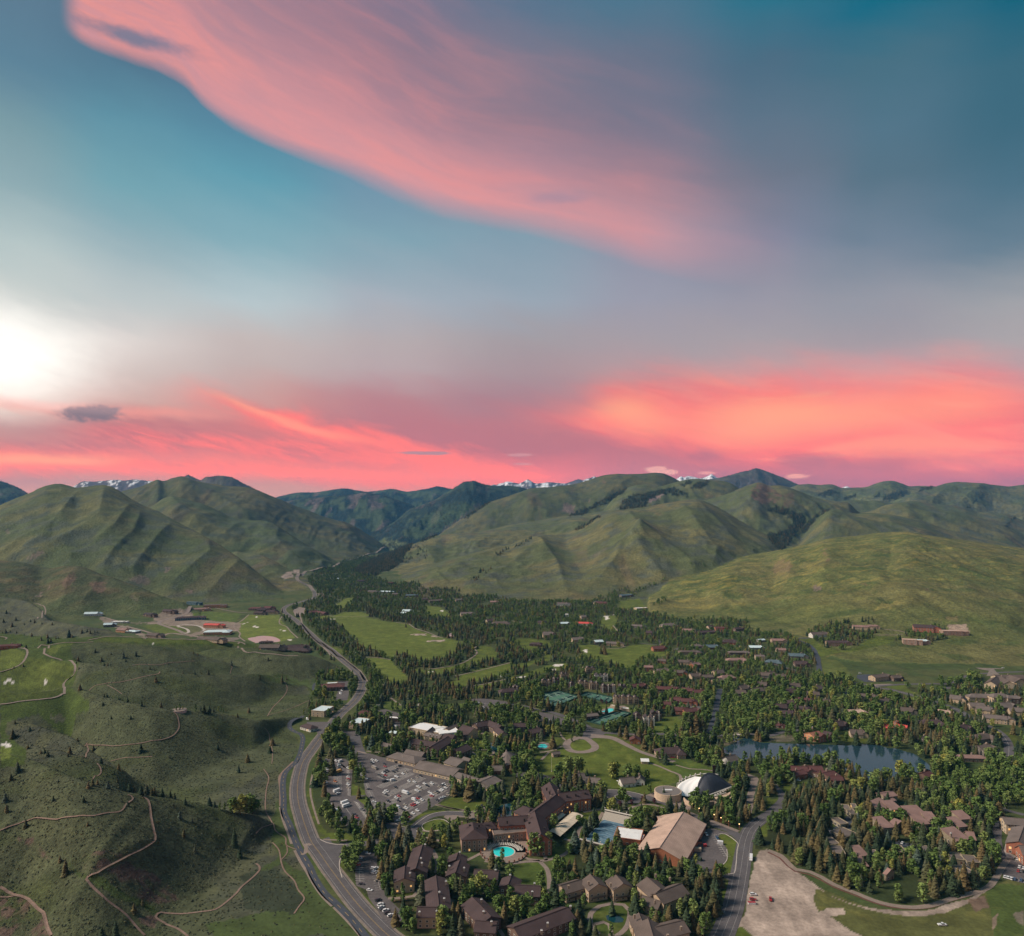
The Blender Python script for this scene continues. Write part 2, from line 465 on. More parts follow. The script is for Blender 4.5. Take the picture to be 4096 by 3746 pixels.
def ridge(name, spec, hz=False, foot=3.0, footD=None, back=0.35, amp=0.0, lam=400.0, skew=0.0, spurs=(), ext='', rough=1.0, k=None, seed=1, pro=0.5, sm=5):
	"""One hill or mountain: its crest at its own distance, a front slope down to its foot and a back slope."""
	global Z
	pts = sorted(trace3(spec))
	xs = np.array([p[0] for p in pts])
	vs = np.array([p[1] for p in pts])
	ds = np.array([p[2] for p in pts])
	if hz:                      # third value is the height in metres
		ds = ds * 0.76
		back = 0.8
		foot = foot * 0.82
		k = 2.5
		ds = (H - ds) * F / (vs - HY)
	u = US
	vc = smooth1(np.interp(u, xs, vs), sm)
	Dc = smooth1(np.interp(u, xs, ds), 9)
	zc = H + (HY - vc) * Dc / F
	out = np.zeros_like(u)
	if 'L' not in ext:
		out = out + np.clip(xs[0] - u, 0, None)
	if 'R' not in ext:
		out = out + np.clip(u - xs[-1], 0, None)
	zc = zc - out * Dc / F * 0.45
	zc0 = np.maximum(zc, 1.0)
	if footD is not None:
		fx = [p[0] for p in footD]
		fd = [p[1] for p in footD]
		Df = smooth1(np.interp(u, fx, fd), 9)
		Df = np.minimum(Df, Dc - 0.8 * zc0)
	else:
		Df = Dc - foot * zc0
	Dc_, Df_, zc_ = Dc[:, None], Df[:, None], zc[:, None]
	s = (DD - Df_) / (Dc_ - Df_)
	sc = np.clip(s, 0, 1)
	prof = (1 - pro) * sc + pro * (sc * sc * (3 - 2 * sc))
	zf = zc_ * prof
	tb = np.clip(DD - Dc_, 0, None)
	w = (0.05 * (Dc_ - Df_) + 4) if hz else (0.12 * (Dc_ - Df_) + 10)
	zb = zc_ - back * (tb - w * (1 - np.exp(-tb / w)))
	zi = np.where(s < 1, np.where(s < 0, (s * (Dc_ - Df_)) * 0.5, zf), zb)
	zi = np.where(zc_ <= 0, np.minimum(zi, zc_ - 8), zi)
	env = np.where(s < 1, 4 * sc * (1 - sc) + 0.0, 0) + np.where(s > 1, np.clip(tb / (Dc_ - Df_), 0, 0.4), 0)
	if amp:
		a = (XX + skew * (DD - Dc_)) / (lam * 0.62) + fbm(LX * 2.2, LY * 2.2, 3, seed + 5) * 1.1
		rd = vnoise(a, DD / lam * 0.08, seed)
		rd2 = vnoise(a * 2.3, DD / lam * 0.2, seed + 1)
		rr = (1 - np.abs(2 * rd - 1) * 1.6) * 0.7 + (1 - np.abs(2 * rd2 - 1) * 1.5) * 0.3
		rd3 = vnoise(a * 5.1, DD / lam * 0.5, seed + 7)
		zi = zi + (0.33 if hz is False else 0.6) * amp * (rr - 0.85 + 0.22 * (1 - np.abs(2 * rd3 - 1) * 1.6)) * env
	if rough:
		zi = zi + rough * (fbm(XX / 60.0, DD / 60.0, 5, seed + 2, 0.6) - 0.5) * np.clip(env + 0.12, 0, 1) * 0.0034 * Dc_
	if spurs:
		z0 = np.where(s <= 1, zi, zc_)
		vv = HY + (H - z0) * F / DD
		act = (s > -0.05) & (s < 1.15)
		for sp in spurs:
			am, wd, tr = sp[0], sp[1], sp[2]
			P = trace(tr)
			m = act & (UU > min(p[0] for p in P) - 5 * wd) & (UU < max(p[0] for p in P) + 5 * wd)
			d, side = seg_dist(UU[m], vv[m], P)
			edge_ = np.clip(4.5 * sc[m] * (1.02 - sc[m]), 0, 1)
			zi[m] += (0.40 if Dc.mean() > 1500 else 0.8) * (am if am > 0 else 0.35 * am) * (0.75 * np.exp(-d / (wd * 1.3)) + 0.35 * np.exp(-(d / (wd * 2.6)) ** 2)) * edge_
	kk = k if k is not None else max(5.0, 0.004 * float(np.mean(Dc)))
	RID.append(name)
	LID[zi > Z] = len(RID)
	df = np.abs(zi - Z)
	Z = np.maximum(Z, zi) + np.where(zi > -kk, kk / 4 * np.clip(1 - df / kk, 0, 1) ** 2, 0) * (np.clip(zi + kk, 0, kk) / kk)
	return Dc, Df, zc

# ---- far snow ranges and blue forested mountains
ridge('snow_range_west', 'A0 520,330,14000 570,290,14000 650,243,14000 740,248,14000 900,232,14000 990,238,14000 1060,229,14000 1150,240,14000 1300,245,14000', footD=[(0, 11000)], amp=160, lam=500, seed=3, rough=1.5)
ridge('snow_range_north', 'A1 1800,300,19000 1870,268,19000 1890,272,19000 1980,245,19000 2016,252,19000 A2 60,262,19000 125,226,19000 180,262,19000 300,252,19000 420,262,19000 520,226,19000 560,235,19000 650,204,19000 700,230,19000 900,260,19000', footD=[(0, 15000)], amp=260, lam=450, seed=4, rough=2.2, sm=1)
ridge('snow_peak_east', 'A2 1280,240,20000 1300,225,20000 1330,206,20000 1350,215,20000 1390,203,20000 1440,212,20000 1480,222,20000 1530,210,20000 1570,186,20000 1610,212,20000 1680,240,20000 A3 100,300,20000 560,305,20000 620,283,20000 660,300,20000', footD=[(0, 16500)], amp=260, lam=420, seed=6, rough=2.5, sm=1)
ridge('blue_mountain_west', 'A0 -200,260,9000 0,240,9000 60,262,9000 130,290,9000 235,350,9000 330,420,9000', ext='L', footD=[(0, 6500)], amp=120, lam=500, seed=7, rough=1.5)
ridge('peak_behind_ridge', 'A0 1380,235,9500 1450,208,9500 1480,195,9500 1530,215,9500 1580,238,9500 1610,212,8800 1680,205,8800 1760,199,8800 1830,215,8800 1920,262,8800 2016,310,8800 A1 120,420,8800', footD=[(0, 7200)], amp=90, lam=400, seed=8, rough=1.5, sm=1)
ridge('blue_mountain_back', 'A1 -200,560,12500 0,460,12500 160,370,12500 250,350,12500 350,329,12500 440,335,12500 560,318,12500 700,299,12500 800,318,12500 880,330,12500 980,318,12500 1060,305,12500 1120,315,12500 1180,328,12500 1260,320,12500 1370,300,12500 1430,284,12500 1500,300,12500 1700,320,12500 1800,400,12500', footD=[(0, 9800)], amp=170, lam=800, seed=9, rough=1.6,
	  spurs=((90, 4, 'A1 1060,310 1130,370 1230,430'), (80, 4, 'A1 1430,290 1370,350 1300,420')))
ridge('blue_mountain_front', 'A1 0,560,10000 250,400,10000 420,380,10000 560,365,10000 700,360,10000 860,334,10000 940,352,10000 1000,356,10000 1100,390,10000 1230,432,10000 1330,500,10000 1400,600,10000', footD=[(0, 8100)], amp=150, lam=500, seed=10, rough=1.6,
	  spurs=((130, 5, 'A1 860,340 900,430 960,520 1010,620'), (100, 5, 'A1 700,370 690,450 720,540 800,600'), (80, 5, 'A1 560,370 500,440 480,500'), (80, 4, 'A1 1000,360 1080,450 1120,520')))
ridge('forested_mountain', 'A1 830,760,8200 900,668,8200 1000,620,8200 1100,560,8300 1200,470,8400 1330,425,8500 1400,400,8500 1480,350,8600 1560,300,8600 1640,255,8600 1690,252,8600 1720,244,8600 1790,272,8600 1860,280,8600 2016,280,8600 A2 100,300,8600 300,380,8600', footD=[(0, 6600)], amp=120, lam=500, seed=11, rough=1.5,
	  spurs=((130, 5, 'A1 1640,260 1520,390 1450,470 1330,560 1180,680'), (90, 5, 'A1 1720,250 1700,380 1600,480 1450,600 1310,720'), (100, 4, 'A1 1400,405 1280,480 1200,560 1100,640')))
ridge('rocky_peak_east', 'A2 1350,260,11000 1560,228,11000 1660,212,11000 1740,192,11000 1800,172,11000 1860,166,11000 1920,141,11000 1960,152,11000 2016,170,11000 A3 50,190,11000 100,210,11000 170,240,11000 235,268,11000 400,340,11000', footD=[(0, 8800)], amp=130, lam=450, seed=12, rough=1.5,
	  spurs=((90, 4, 'A2 1920,145 1900,200 1880,280'), (80, 4, 'A2 1860,170 1780,240 1740,290')))
ridge('ridge_east_back', 'A2 1900,330,9000 A3 100,320,9000 180,292,9000 240,270,9000 320,264,9000 400,274,9000 460,268,9000 510,268,9000 580,298,9000 700,294,9000 780,290,9000 830,268,9000 900,245,9000 980,238,9000 1040,255,9000 1110,285,9000 1200,280,9000 1300,285,9000 1480,290,9000 2016,330,9000', ext='R', footD=[(0, 6800)], amp=90, lam=380, skew=0.3, seed=13, rough=1.2)
ridge('ridge_east_far', 'A3 960,412,7400 1060,370,7400 1130,345,7400 1240,310,7600 1320,288,7800 1400,262,8000 1480,252,8000 1560,254,8000 1650,262,8000 1760,275,8200 1900,288,8200 2016,272,8200 2400,240,8200', ext='R', footD=[(0, 6000)], amp=70, lam=360, skew=0.4, seed=14,
	  spurs=((110, 6, 'A3 1480,255 1400,320 1300,410'), (110, 6, 'A3 1700,290 1620,350 1540,430'), (100, 6, 'A3 1700,290 1850,370 2016,440')))
# ---- long green ridges on the right of the valley
ridge('long_green_ridge', 'A1 1400,700,6000 1450,660,6000 1530,600,6100 1640,530,6200 1740,460,6300 1840,410,6400 2016,360,6500 A2 60,335,6500 150,300,6500 300,293,6500 400,284,6500 520,262,6500 600,240,6500 660,215,6500 720,198,6500 830,187,6500 900,192,6500 1000,190,6500 1080,182,6500 1130,177,6500 1200,185,6500 1260,212,6500 1330,248,6500 1420,320,6500 1520,420,6500', footD=[(0, 4900)], amp=90, lam=520, seed=15,
	  spurs=((150, 10, 'A2 0,370 100,430 180,490 270,535'), (-80, 8, 'A2 620,250 560,360 480,480'), (100, 8, 'A2 960,200 860,290 740,390'), (80, 7, 'A2 380,300 440,400 530,500')))
ridge('green_shoulder', 'A2 700,500,5600 800,380,5700 900,300,5800 960,282,5800 1040,273,5800 1110,280,5800 1170,288,5800 1260,262,5900 1340,240,5900 1400,230,5900 1480,228,5900 1560,236,5900 1640,240,5900 1720,258,5900 1790,300,5900 1850,330,5900', footD=[(0, 4600)], amp=60, lam=350, seed=16,
	  spurs=((70, 7, 'A2 1040,280 960,340 900,420'), (60, 7, 'A2 1480,240 1350,320 1200,380')))
ridge('rocky_knob', 'A2 1500,400,5400 1620,370,5400 1740,330,5400 1810,298,5400 1870,275,5400 1940,256,5400 1990,268,5400 A3 0,284,5400 100,281,5400 180,300,5400 260,330,5400 330,360,5400 420,388,5400 520,405,5400 640,412,5400 700,480,5400', footD=[(0, 3900)], amp=80, lam=320, seed=17, rough=1.6,
	  spurs=((90, 6, 'A2 1940,260 1900,330 1890,400'), (90, 7, 'A3 100,285 160,340 330,440 500,470'), (50, 7, 'A2 1740,335 1800,420 1900,520')))
ridge('rolling_ridge_back', 'A3 380,520,6200 480,440,6200 560,405,6200 640,396,6200 740,396,6200 800,402,6200 840,394,6200 900,402,6200 1000,420,6200 1060,412,6200 1130,399,6200 1220,412,6200 1320,428,6200 1450,434,6200 1560,452,6200 1640,484,6200 1740,490,6200 1880,505,6200 2016,560,6200 2200,600,6200', ext='R', footD=[(0, 5000)], amp=60, lam=260, skew=0.5, seed=18)
ridge('rolling_ridge_mid', 'A3 500,600,5400 700,500,5400 820,480,5400 900,440,5400 1000,420,5400 1100,408,5400 1200,440,5400 1330,470,5400 1450,478,5400 1560,500,5400 1660,530,5400 1760,560,5400 1860,590,5400 1960,640,5400 2016,670,5400 2300,760,5400', ext='R', footD=[(0, 4400)], amp=50, lam=240, skew=0.6, seed=19,
	  spurs=((60, 8, 'A3 1330,480 1500,560 1700,640 1900,720'), (60, 6, 'A3 1000,430 1150,520 1300,560')))
ridge('rolling_ridge_front', 'A3 200,760,4600 300,640,4600 390,540,4700 440,490,4700 500,466,4700 560,472,4700 620,488,4700 690,502,4700 760,496,4700 820,494,4700 900,502,4700 1000,515,4700 1080,530,4700 1200,550,4700 1300,590,4700 1400,625,4700 1500,650,4700 1640,690,4700 1800,720,4700 2016,772,4700 2300,860,4700', ext='R', footD=[(0, 3500)], amp=45, lam=240, skew=0.5, seed=20,
	  spurs=((70, 8, 'A3 500,470 480,560 460,620 600,650'), (70, 7, 'A3 560,480 640,580 740,650'), (60, 7, 'A3 960,585 1080,640 1240,700'), (-50, 7, 'A3 600,520 560,600')))
ridge('valley_side_ridge', 'A1 1020,845,4700 1060,820,4700 1150,775,4800 1240,745,4900 1320,710,5000 1400,680,5000 1500,664,5200 1600,658,5200 1740,648,5300 1880,620,5400 2016,590,5500 A2 100,575,5500 200,560,5500 330,535,5500 460,518,5500 600,500,5500 720,480,5500 850,470,5500', footD=[(0, 3400)], amp=50, lam=420, seed=21,
	  spurs=((70, 8, 'A1 1500,670 1620,720 1740,800'), (70, 8, 'A1 1240,750 1330,800 1400,900'), (70, 8, 'A2 380,530 440,570 520,610'), (60, 9, 'A1 2016,600 1900,680 1760,760')))
ridge('central_green_hill', 'A1 700,1040,3300 860,1010,3450 940,1000,3500 1030,990,3550 1160,960,3600 1300,930,3700 1400,900,3800 1500,868,3850 1600,848,3900 1720,815,4000 1850,785,4050 2016,745,4100 A2 80,710,4150 160,690,4200 240,668,4200 340,672,4200 420,660,4250 500,625,4250 600,570,4300 680,525,4300 740,498,4300 800,482,4300 850,472,4300 950,462,4300 1050,450,4300 1180,425,4300 1300,408,4300 1380,396,4300 1440,391,4300 1500,400,4300 1580,430,4300 1700,495,4200 1800,560,4100 1900,615,4000 2016,672,3900 A3 60,720,3800 200,800,3700', footD=[(0, 2500), (300, 2450), (512, 2350), (640, 2350), (1024, 2600)], amp=40, lam=420, seed=22, rough=0.8, pro=0.35,
	  spurs=((95, 9, 'A2 800,485 920,520 955,600 985,700 1010,735'), (85, 8, 'A2 1010,735 860,810 820,900 700,1030 560,1150'), (85, 8, 'A2 1010,735 1160,770 1290,850 1430,950'), (60, 7, 'A2 1000,850 1100,930 1170,1000'),
			 (70, 8, 'A2 1300,420 1420,560 1550,760 1610,830 1600,900'), (60, 8, 'A2 1440,395 1620,600 1760,760 1880,830'), (80, 8, 'A2 180,690 270,820 350,920 400,1060 440,1140'), (60, 9, 'A2 160,820 60,900 A1 1900,1010 1700,1100'),
			 (-70, 10, 'A2 420,690 470,850 540,960 570,1080'), (-60, 9, 'A2 960,600 900,760 880,900 900,1000'), (50, 7, 'A1 2016,760 1850,850 1650,930 1380,1060'), (50, 7, 'A1 1860,800 1600,900 1330,1010')))
ridge('front_meadow_hill', 'A2 640,1330,2300 720,1270,2400 800,1228,2500 900,1190,2600 1000,1150,2650 1120,1080,2700 1230,1020,2750 1330,985,2800 1460,966,2850 1560,935,2900 1680,890,2950 1800,850,3000 1900,825,3050 2016,805,3100 A3 100,788,3100 200,768,3100 300,748,3100 400,720,3100 470,700,3100 560,688,3100 700,676,3100 840,656,3100 940,648,3100 1080,647,3100 1180,662,3100 1300,682,3100 1450,700,3100 1600,722,3100 1800,748,3150 2016,776,3200 2300,820,3200', ext='R',
	  footD=[(600, 2150), (660, 2000), (700, 1850), (740, 1650), (790, 1500), (850, 1330), (1000, 1280), (1200, 1280)], amp=34, lam=300, seed=23, rough=0.8, pro=0.7, back=0.25,
	  spurs=((80, 12, 'A3 1080,650 1220,740 1450,840 1700,920 1990,1010'), (-63, 7, 'A3 980,720 960,860 930,960 960,1040'), (52, 10, 'A3 880,1060 1100,1140 1350,1220 1700,1330 1900,1378'), (44, 9, 'A2 1100,1290 1300,1180 1500,1150 1650,1170'), (-72, 8, 'A2 1280,1190 1500,1240 1700,1300'),
			 (48, 9, 'A3 400,760 470,850 480,900 430,950'), (40, 9, 'A3 130,790 180,880 160,970'), (-81, 9, 'A3 50,900 60,1000 30,1100'), (36, 9, 'A2 1230,1040 1420,1020 1700,1020')))
# ---- green mountains on the left of the valley
ridge('dark_green_mountain', 'A0 780,420,5600 900,350,5600 960,325,5600 1040,305,5600 1120,285,5600 1180,258,5700 1240,233,5700 1280,250,5700 1310,243,5800 1350,225,5800 1430,208,5800 1480,222,5800 1560,250,5800 1650,266,5800 1760,280,5800 1880,285,5800 1940,290,5800 2016,310,5800 A1 80,345,5800 200,395,5900 300,440,6000 420,480,6100 540,530,6200 640,562,6300 720,575,6400 800,615,6500 880,665,6500 960,715,6500 1020,765,6500 1060,800,6500', footD=[(0, 4200), (240, 4300), (350, 4600), (400, 5300)], amp=70, lam=420, seed=24,
	  spurs=((110, 8, 'A0 1430,215 1600,330 1750,420 1950,530'), (-80, 8, 'A0 1900,300 1960,420 2016,520'), (90, 8, 'A1 200,400 340,520 480,600 620,700'), (80, 8, 'A1 640,570 760,690 860,800'), (90, 8, 'A0 1240,240 1260,320 1200,430')))
ridge('green_bench_left', 'A0 1080,500,4500 1200,440,4500 1280,385,4600 1350,362,4600 1430,378,4600 1520,405,4600 1600,425,4600 1700,468,4600 1800,520,4600 1900,550,4600 2016,560,4600 A1 60,560,4600 130,575,4600 200,625,4600 300,690,4500 400,755,4400 480,800,4400 560,840,4300 650,885,4200 760,940,4100', footD=[(0, 3300), (300, 3300), (420, 3700)], amp=50, lam=380, seed=25,
	  spurs=((80, 9, 'A0 1350,370 1420,460 1560,560'), (-60, 9, 'A0 1500,480 1560,560'), (80, 8, 'A0 2016,565 1900,600 1780,680'), (80, 9, 'A1 180,610 160,740 240,840 320,900'), (60, 8, 'A1 300,700 420,800 520,880')))
ridge('low_spur_left', 'A0 1860,800,3700 1940,810,3650 2016,812,3600 A1 60,830,3500 150,875,3400 230,925,3300 300,960,3200 400,1010,3050 470,1060,2950', footD=[(0, 2700), (300, 2600)], amp=20, lam=260, seed=26)
ridge('big_green_hill', 'A0 -500,640,3500 -200,540,3500 0,436,3500 80,400,3550 160,368,3600 235,340,3600 300,306,3650 360,284,3650 430,269,3700 490,270,3700 545,285,3700 600,301,3700 660,296,3700 740,283,3700 820,278,3700 870,288,3700 940,320,3700 1020,380,3650 1130,440,3600 1250,485,3550 1350,545,3450 1450,595,3350 1550,645,3250 1650,700,3150 1750,760,3050 1850,830,2950 1950,900,2850 2016,955,2800 A1 60,1000,2750 130,1060,2700 200,1110,2650 320,1175,2600', ext='L', footD=[(-400, 2600), (0, 2300), (120, 2150), (260, 2350), (330, 2500)], amp=28, lam=300, skew=-0.5, seed=27, rough=0.8, pro=0.35,
	  spurs=((70, 8, 'A0 640,330 520,480 400,620 200,740 0,860'), (55, 8, 'A0 430,275 320,380 150,500 0,560'), (-75, 8, 'A0 420,620 400,780 330,880'), (70, 8, 'A0 820,330 780,560 640,660 400,800 270,890'), (60, 8, 'A0 1020,470 900,640 760,760 640,860 560,900'), (-60, 8, 'A0 860,600 740,720 640,900'),
			 (60, 8, 'A0 1100,560 1050,680 900,820 820,930'), (-60, 8, 'A0 1130,640 960,800 880,930'), (65, 8, 'A0 1350,600 1250,700 1150,830 1050,960'), (-60, 8, 'A0 1380,700 1200,860 1130,980'), (60, 8, 'A0 1640,740 1650,830 1500,960 1350,1080'), (50, 7, 'A0 1880,900 1780,1010 1640,1140'), (-50, 8, 'A0 1740,860 1660,980 1540,1100'), (40, 7, 'A0 560,900 400,900 250,880')))
ridge('brown_foothill', 'A0 -400,860,2450 -100,860,2450 0,870,2450 100,876,2450 200,888,2450 320,925,2450 420,930,2400 500,917,2400 600,914,2400 680,930,2400 740,955,2380 800,985,2350 900,1010,2300 1000,1050,2260 1100,1080,2220 1200,1125,2180 1300,1160,2140 1440,1200,2100', ext='L', footD=[(-400, 1750), (0, 1800), (150, 1950), (250, 2000)], amp=16, lam=160, skew=-0.3, seed=28, rough=1.0,
	  spurs=((26, 7, 'A0 600,920 540,1000 520,1090 500,1200'), (26, 7, 'A0 800,990 760,1060 700,1160 640,1230'), (-24, 8, 'A0 420,950 330,1100 280,1180'), (24, 7, 'A0 900,1020 1000,1100 1100,1180')))
# ---- sagebrush foothills between the golf terraces and the road (third value = crest height)
ridge('knoll', 'A0 -500,1130,78 0,1156,70 150,1175,66 250,1203,60 330,1255,48 370,1330,30', hz=True, ext='L', foot=5, k=5, seed=31)
ridge('terrace_back', 'B0 -700,60,78 0,98,72 200,110,70 420,165,66 700,210,60 860,235,52 960,278,40 1060,330,20', hz=True, ext='L', foot=4.5, k=5, seed=32)
ridge('golf_terrace', 'B0 -700,250,70 0,265,66 300,285,64 500,300,62 700,292,60 860,284,60 1100,292,56 1300,300,52 1500,305,48 1700,312,42 1880,325,36 2016,345,30 B1 100,368,24 250,392,16 420,430,10', hz=True, ext='L', foot=4.0, k=5, seed=33)
ridge('sage_hill_back', 'B0 -900,370,72 -300,370,72 0,372,72 200,378,72 400,382,72 560,372,72 640,345,74 720,335,75 900,345,74 1100,352,70 1300,370,64 1500,408,52 1650,450,40 1800,505,28 1920,545,18 2016,585,8', hz=True, ext='L', foot=3.6, k=5, seed=34, rough=1.2)
ridge('sage_hill_road', 'B0 1300,500,2 1500,420,34 1700,385,46 1900,375,50 2016,385,50 B1 150,405,46 300,415,42 420,430,36 520,462,26 620,505,14 700,545,6 760,590,2', hz=True, foot=3.6, k=5, seed=35, rough=1.2)
ridge('sage_hill_middle', 'B0 430,480,60 560,472,66 640,490,70 760,505,70 900,522,69 1100,546,64 1250,562,59 1450,580,53 1640,595,47 1800,588,43 2016,583,36 B1 100,592,29 200,615,22 300,645,14 400,682,7 470,730,2', hz=True, foot=3.4, k=5, seed=36, rough=1.2)
ridge('sage_hill_trail', 'B0 -900,640,80 -300,660,78 0,720,70 200,740,66 400,720,66 540,680,68 620,690,70 700,728,70 800,760,70 1000,805,68 1200,842,64 1340,862,58 1500,876,51 1700,892,43 1850,915,34 2016,955,24 B1 100,940,18 200,925,12 300,920,7 380,930,2', hz=True, ext='L', foot=3.3, k=5, seed=37, rough=1.2)
ridge('sage_hill_gully', 'B0 -900,940,76 -300,930,76 0,925,74 120,948,72 250,980,71 400,1030,69 560,1088,66 660,1150,62 760,1222,56 860,1285,50 960,1340,46 C0 1000,95,40 1080,160,34', hz=True, ext='L', foot=3.0, k=4, seed=38, rough=1.2)
ridge('sage_hill_draw', 'B0 -300,1080,78 60,1100,78 150,1125,78 300,1160,77 500,1203,75 640,1238,72 800,1290,66 930,1340,58 C0 1000,110,50 1080,175,40', hz=True, foot=3.2, k=4, seed=40, rough=1.2)
ridge('sage_hill_left', 'C0 -900,-90,90 -300,-70,88 0,-50,86 200,-30,84 400,55,82 560,130,80 700,176,77 800,208,74 900,232,70 1000,252,66 1100,266,62 1250,290,55 1400,312,48 1550,335,42 1700,370,34 1850,400,26 2016,432,18 C1 100,470,8 180,520,2', hz=True, ext='L', foot=3.3, k=5, seed=39, rough=1.3, amp=4, lam=60, spurs=((-7, 9, 'C0 440,640 560,860 700,930 900,1060 1100,1130 1240,1220'), (5, 12, 'C0 1230,640 1000,720 800,840'), (4, 14, 'C0 0,560 300,460 700,440')))
# soft bumps of the open hills, nothing on the flat valley floor
hillw = sstep(Z, 3, 14)
Z += hillw * (fbm(XX / 22.0, DD / 22.0, 3, 51) - 0.5) * np.clip(DD * 0.0022, 0, 3.0)
VV = HY + (H - Z) * F / DD
VMIN = np.minimum.accumulate(VV, axis=1)          # lowest row seen so far going away from the camera

def gnd(px_, py_):
	"""First ground point met by the line of sight through a pixel."""
	ui = np.interp(px_, US, np.arange(NU))
	i = int(min(max(ui, 0), NU - 2))
	t = ui - i
	col = VMIN[i] * (1 - t) + VMIN[i + 1] * t
	j = int(np.searchsorted(-col, -py_))
	j = min(max(j, 1), ND - 1)
	a, b = col[j - 1], col[j]
	s = 0.0 if a == b else (a - py_) / (a - b)
	D = DS[j - 1] + min(max(s, 0), 1) * (DS[j] - DS[j - 1])
	x = (px_ - CX) / F * D
	return x, D, hgt(x, D)

def hgt(x, y):
	"""Terrain height at world x, y (scalars or arrays)."""
	x = np.asarray(x, float)
	y = np.maximum(np.asarray(y, float), DS[0] + 1)
	u = x / y * F + CX
	ui = np.clip(np.interp(u, US, np.arange(NU)), 0, NU - 1.001)
	dj = np.clip(np.interp(y, DS, np.arange(ND)), 0, ND - 1.001)
	i = ui.astype(int)
	j = dj.astype(int)
	s, t = ui - i, dj - j
	return (Z[i, j] * (1 - s) + Z[i + 1, j] * s) * (1 - t) + (Z[i, j + 1] * (1 - s) + Z[i + 1, j + 1] * s) * t

def proj(x, y, z):
	return CX + x / y * F, HY + (H - z) * F / y

def in_poly(X, Y, P):
	P = np.asarray(P, float)
	ins = np.zeros(np.shape(X), bool)
	n = len(P)
	for i in range(n):
		x0, y0 = P[i]
		x1, y1 = P[(i + 1) % n]
		if y0 == y1:
			continue
		c = ((y0 > Y) != (y1 > Y)) & (X < (x1 - x0) * (Y - y0) / (y1 - y0) + x0)
		ins ^= c
	return ins
# ================================================================== ground cover: albedo painted per vertex from noise and traced areas
def mixc(a, b, t):
	return a + (b - a) * t[..., None]

VIS = np.abs(VV - VMIN) < 0.6

def mask_sl(s, jit=1.2):
	P = trace(s) if isinstance(s, str) else s
	x0, x1 = min(p[0] for p in P) - 3, max(p[0] for p in P) + 3
	y0, y1 = min(p[1] for p in P) - 3, max(p[1] for p in P) + 3
	i0, i1 = np.searchsorted(US, x0), max(np.searchsorted(US, x1), np.searchsorted(US, x0) + 1)
	sub = slice(i0, i1)
	ok = (VV[sub] > y0) & (VV[sub] < y1) & VIS[sub]
	m = np.zeros(ok.shape)
	if not ok.any():
		return (sub, slice(0, 1)), m[:, :1]
	js = np.nonzero(ok.any(0))[0]
	sub = (sub, slice(js[0], js[-1] + 1))
	ok = ok[:, js[0]:js[-1] + 1]
	m = np.zeros(ok.shape)
	X, D = XX[sub][ok], DD[sub][ok]
	jx = (fbm(X / 12.0, D / 12.0, 2, 61) - 0.5) * jit
	jy = (fbm(X / 12.0, D / 12.0, 2, 62) - 0.5) * jit
	m[ok] = in_poly(UU[sub][ok] + jx, VV[sub][ok] + jy, P)
	return sub, m

def blend(s, c, a=1.0, jit=1.2, mod=None):
	"""Blend a colour into the albedo inside a traced outline; mod(slice) gives an extra factor."""
	sub, m = mask_sl(s, jit)
	m = m * a
	if mod is not None:
		m = m * mod(sub)
	c = c(sub) if callable(c) else np.array(c, float)
	ALB[sub] = mixc(ALB[sub], c, m)
	return sub, m

nA = fbm(XX / 260.0, DD / 260.0, 5, 71)
nB = fbm(XX / 60.0, DD / 60.0, 4, 72)
nC = fbm(XX / 900.0, DD / 900.0, 3, 73)
ALB = np.zeros(UU.shape + (3,))
C_ = lambda *a: np.array(a, float)
GREEN = C_(0.084, 0.098, 0.040)
OLIVE = C_(0.128, 0.120, 0.050)
SAGE = C_(0.072, 0.080, 0.054)
BROWN = C_(0.16, 0.105, 0.062)
DARKF = C_(0.013, 0.026, 0.027)
ROCK = C_(0.17, 0.12, 0.11)
SNOW = C_(0.8, 0.8, 0.82)
LAWN = C_(0.080, 0.104, 0.019)
base_valley = mixc(np.broadcast_to(C_(0.048, 0.070, 0.022), ALB.shape), C_(0.075, 0.085, 0.030), sstep(nB, 0.3, 0.7))
ALB[:] = base_valley
gx_, gy_ = np.gradient(Z, axis=0) / np.gradient(XX, axis=0), np.gradient(Z, axis=1) / np.gradient(DD, axis=1)
curv = gx_ * 0.9

def lid(*names):
	return np.isin(LID, [RID.index(n) + 1 for n in names])

far_green = lid('long_green_ridge', 'green_shoulder', 'rolling_ridge_back', 'rolling_ridge_mid', 'rolling_ridge_front', 'valley_side_ridge', 'central_green_hill', 'dark_green_mountain', 'green_bench_left', 'low_spur_left', 'big_green_hill', 'ridge_east_far', 'ridge_east_back', 'rocky_knob')
g = mixc(mixc(np.broadcast_to(GREEN, ALB.shape), OLIVE, sstep(nA, 0.42, 0.66)), SAGE * 1.1, sstep(nB, 0.50, 0.72))
g = mixc(g, BROWN, sstep(fbm(XX / 120.0, DD / 400.0, 4, 75), 0.66, 0.80) * 0.35)
ALB[far_green] = g[far_green]
m = lid('dark_green_mountain', 'long_green_ridge')
ALB[m] *= 0.8
m = lid('big_green_hill', 'green_bench_left')
ALB[m] *= C_(0.84, 0.92, 0.9)
forest = lid('blue_mountain_back', 'blue_mountain_front', 'forested_mountain', 'blue_mountain_west', 'peak_behind_ridge', 'rocky_peak_east')
nf = fbm(XX / 170.0, DD / 300.0, 5, 77)
gf = mixc(np.broadcast_to(DARKF, ALB.shape), C_(0.05, 0.07, 0.032), sstep(nf, 0.50, 0.60))
gf = mixc(gf, ROCK * 0.8, sstep(fbm(XX / 130.0, DD / 500.0, 4, 78), 0.62, 0.72) * 0.8)
ALB[forest] = gf[forest]
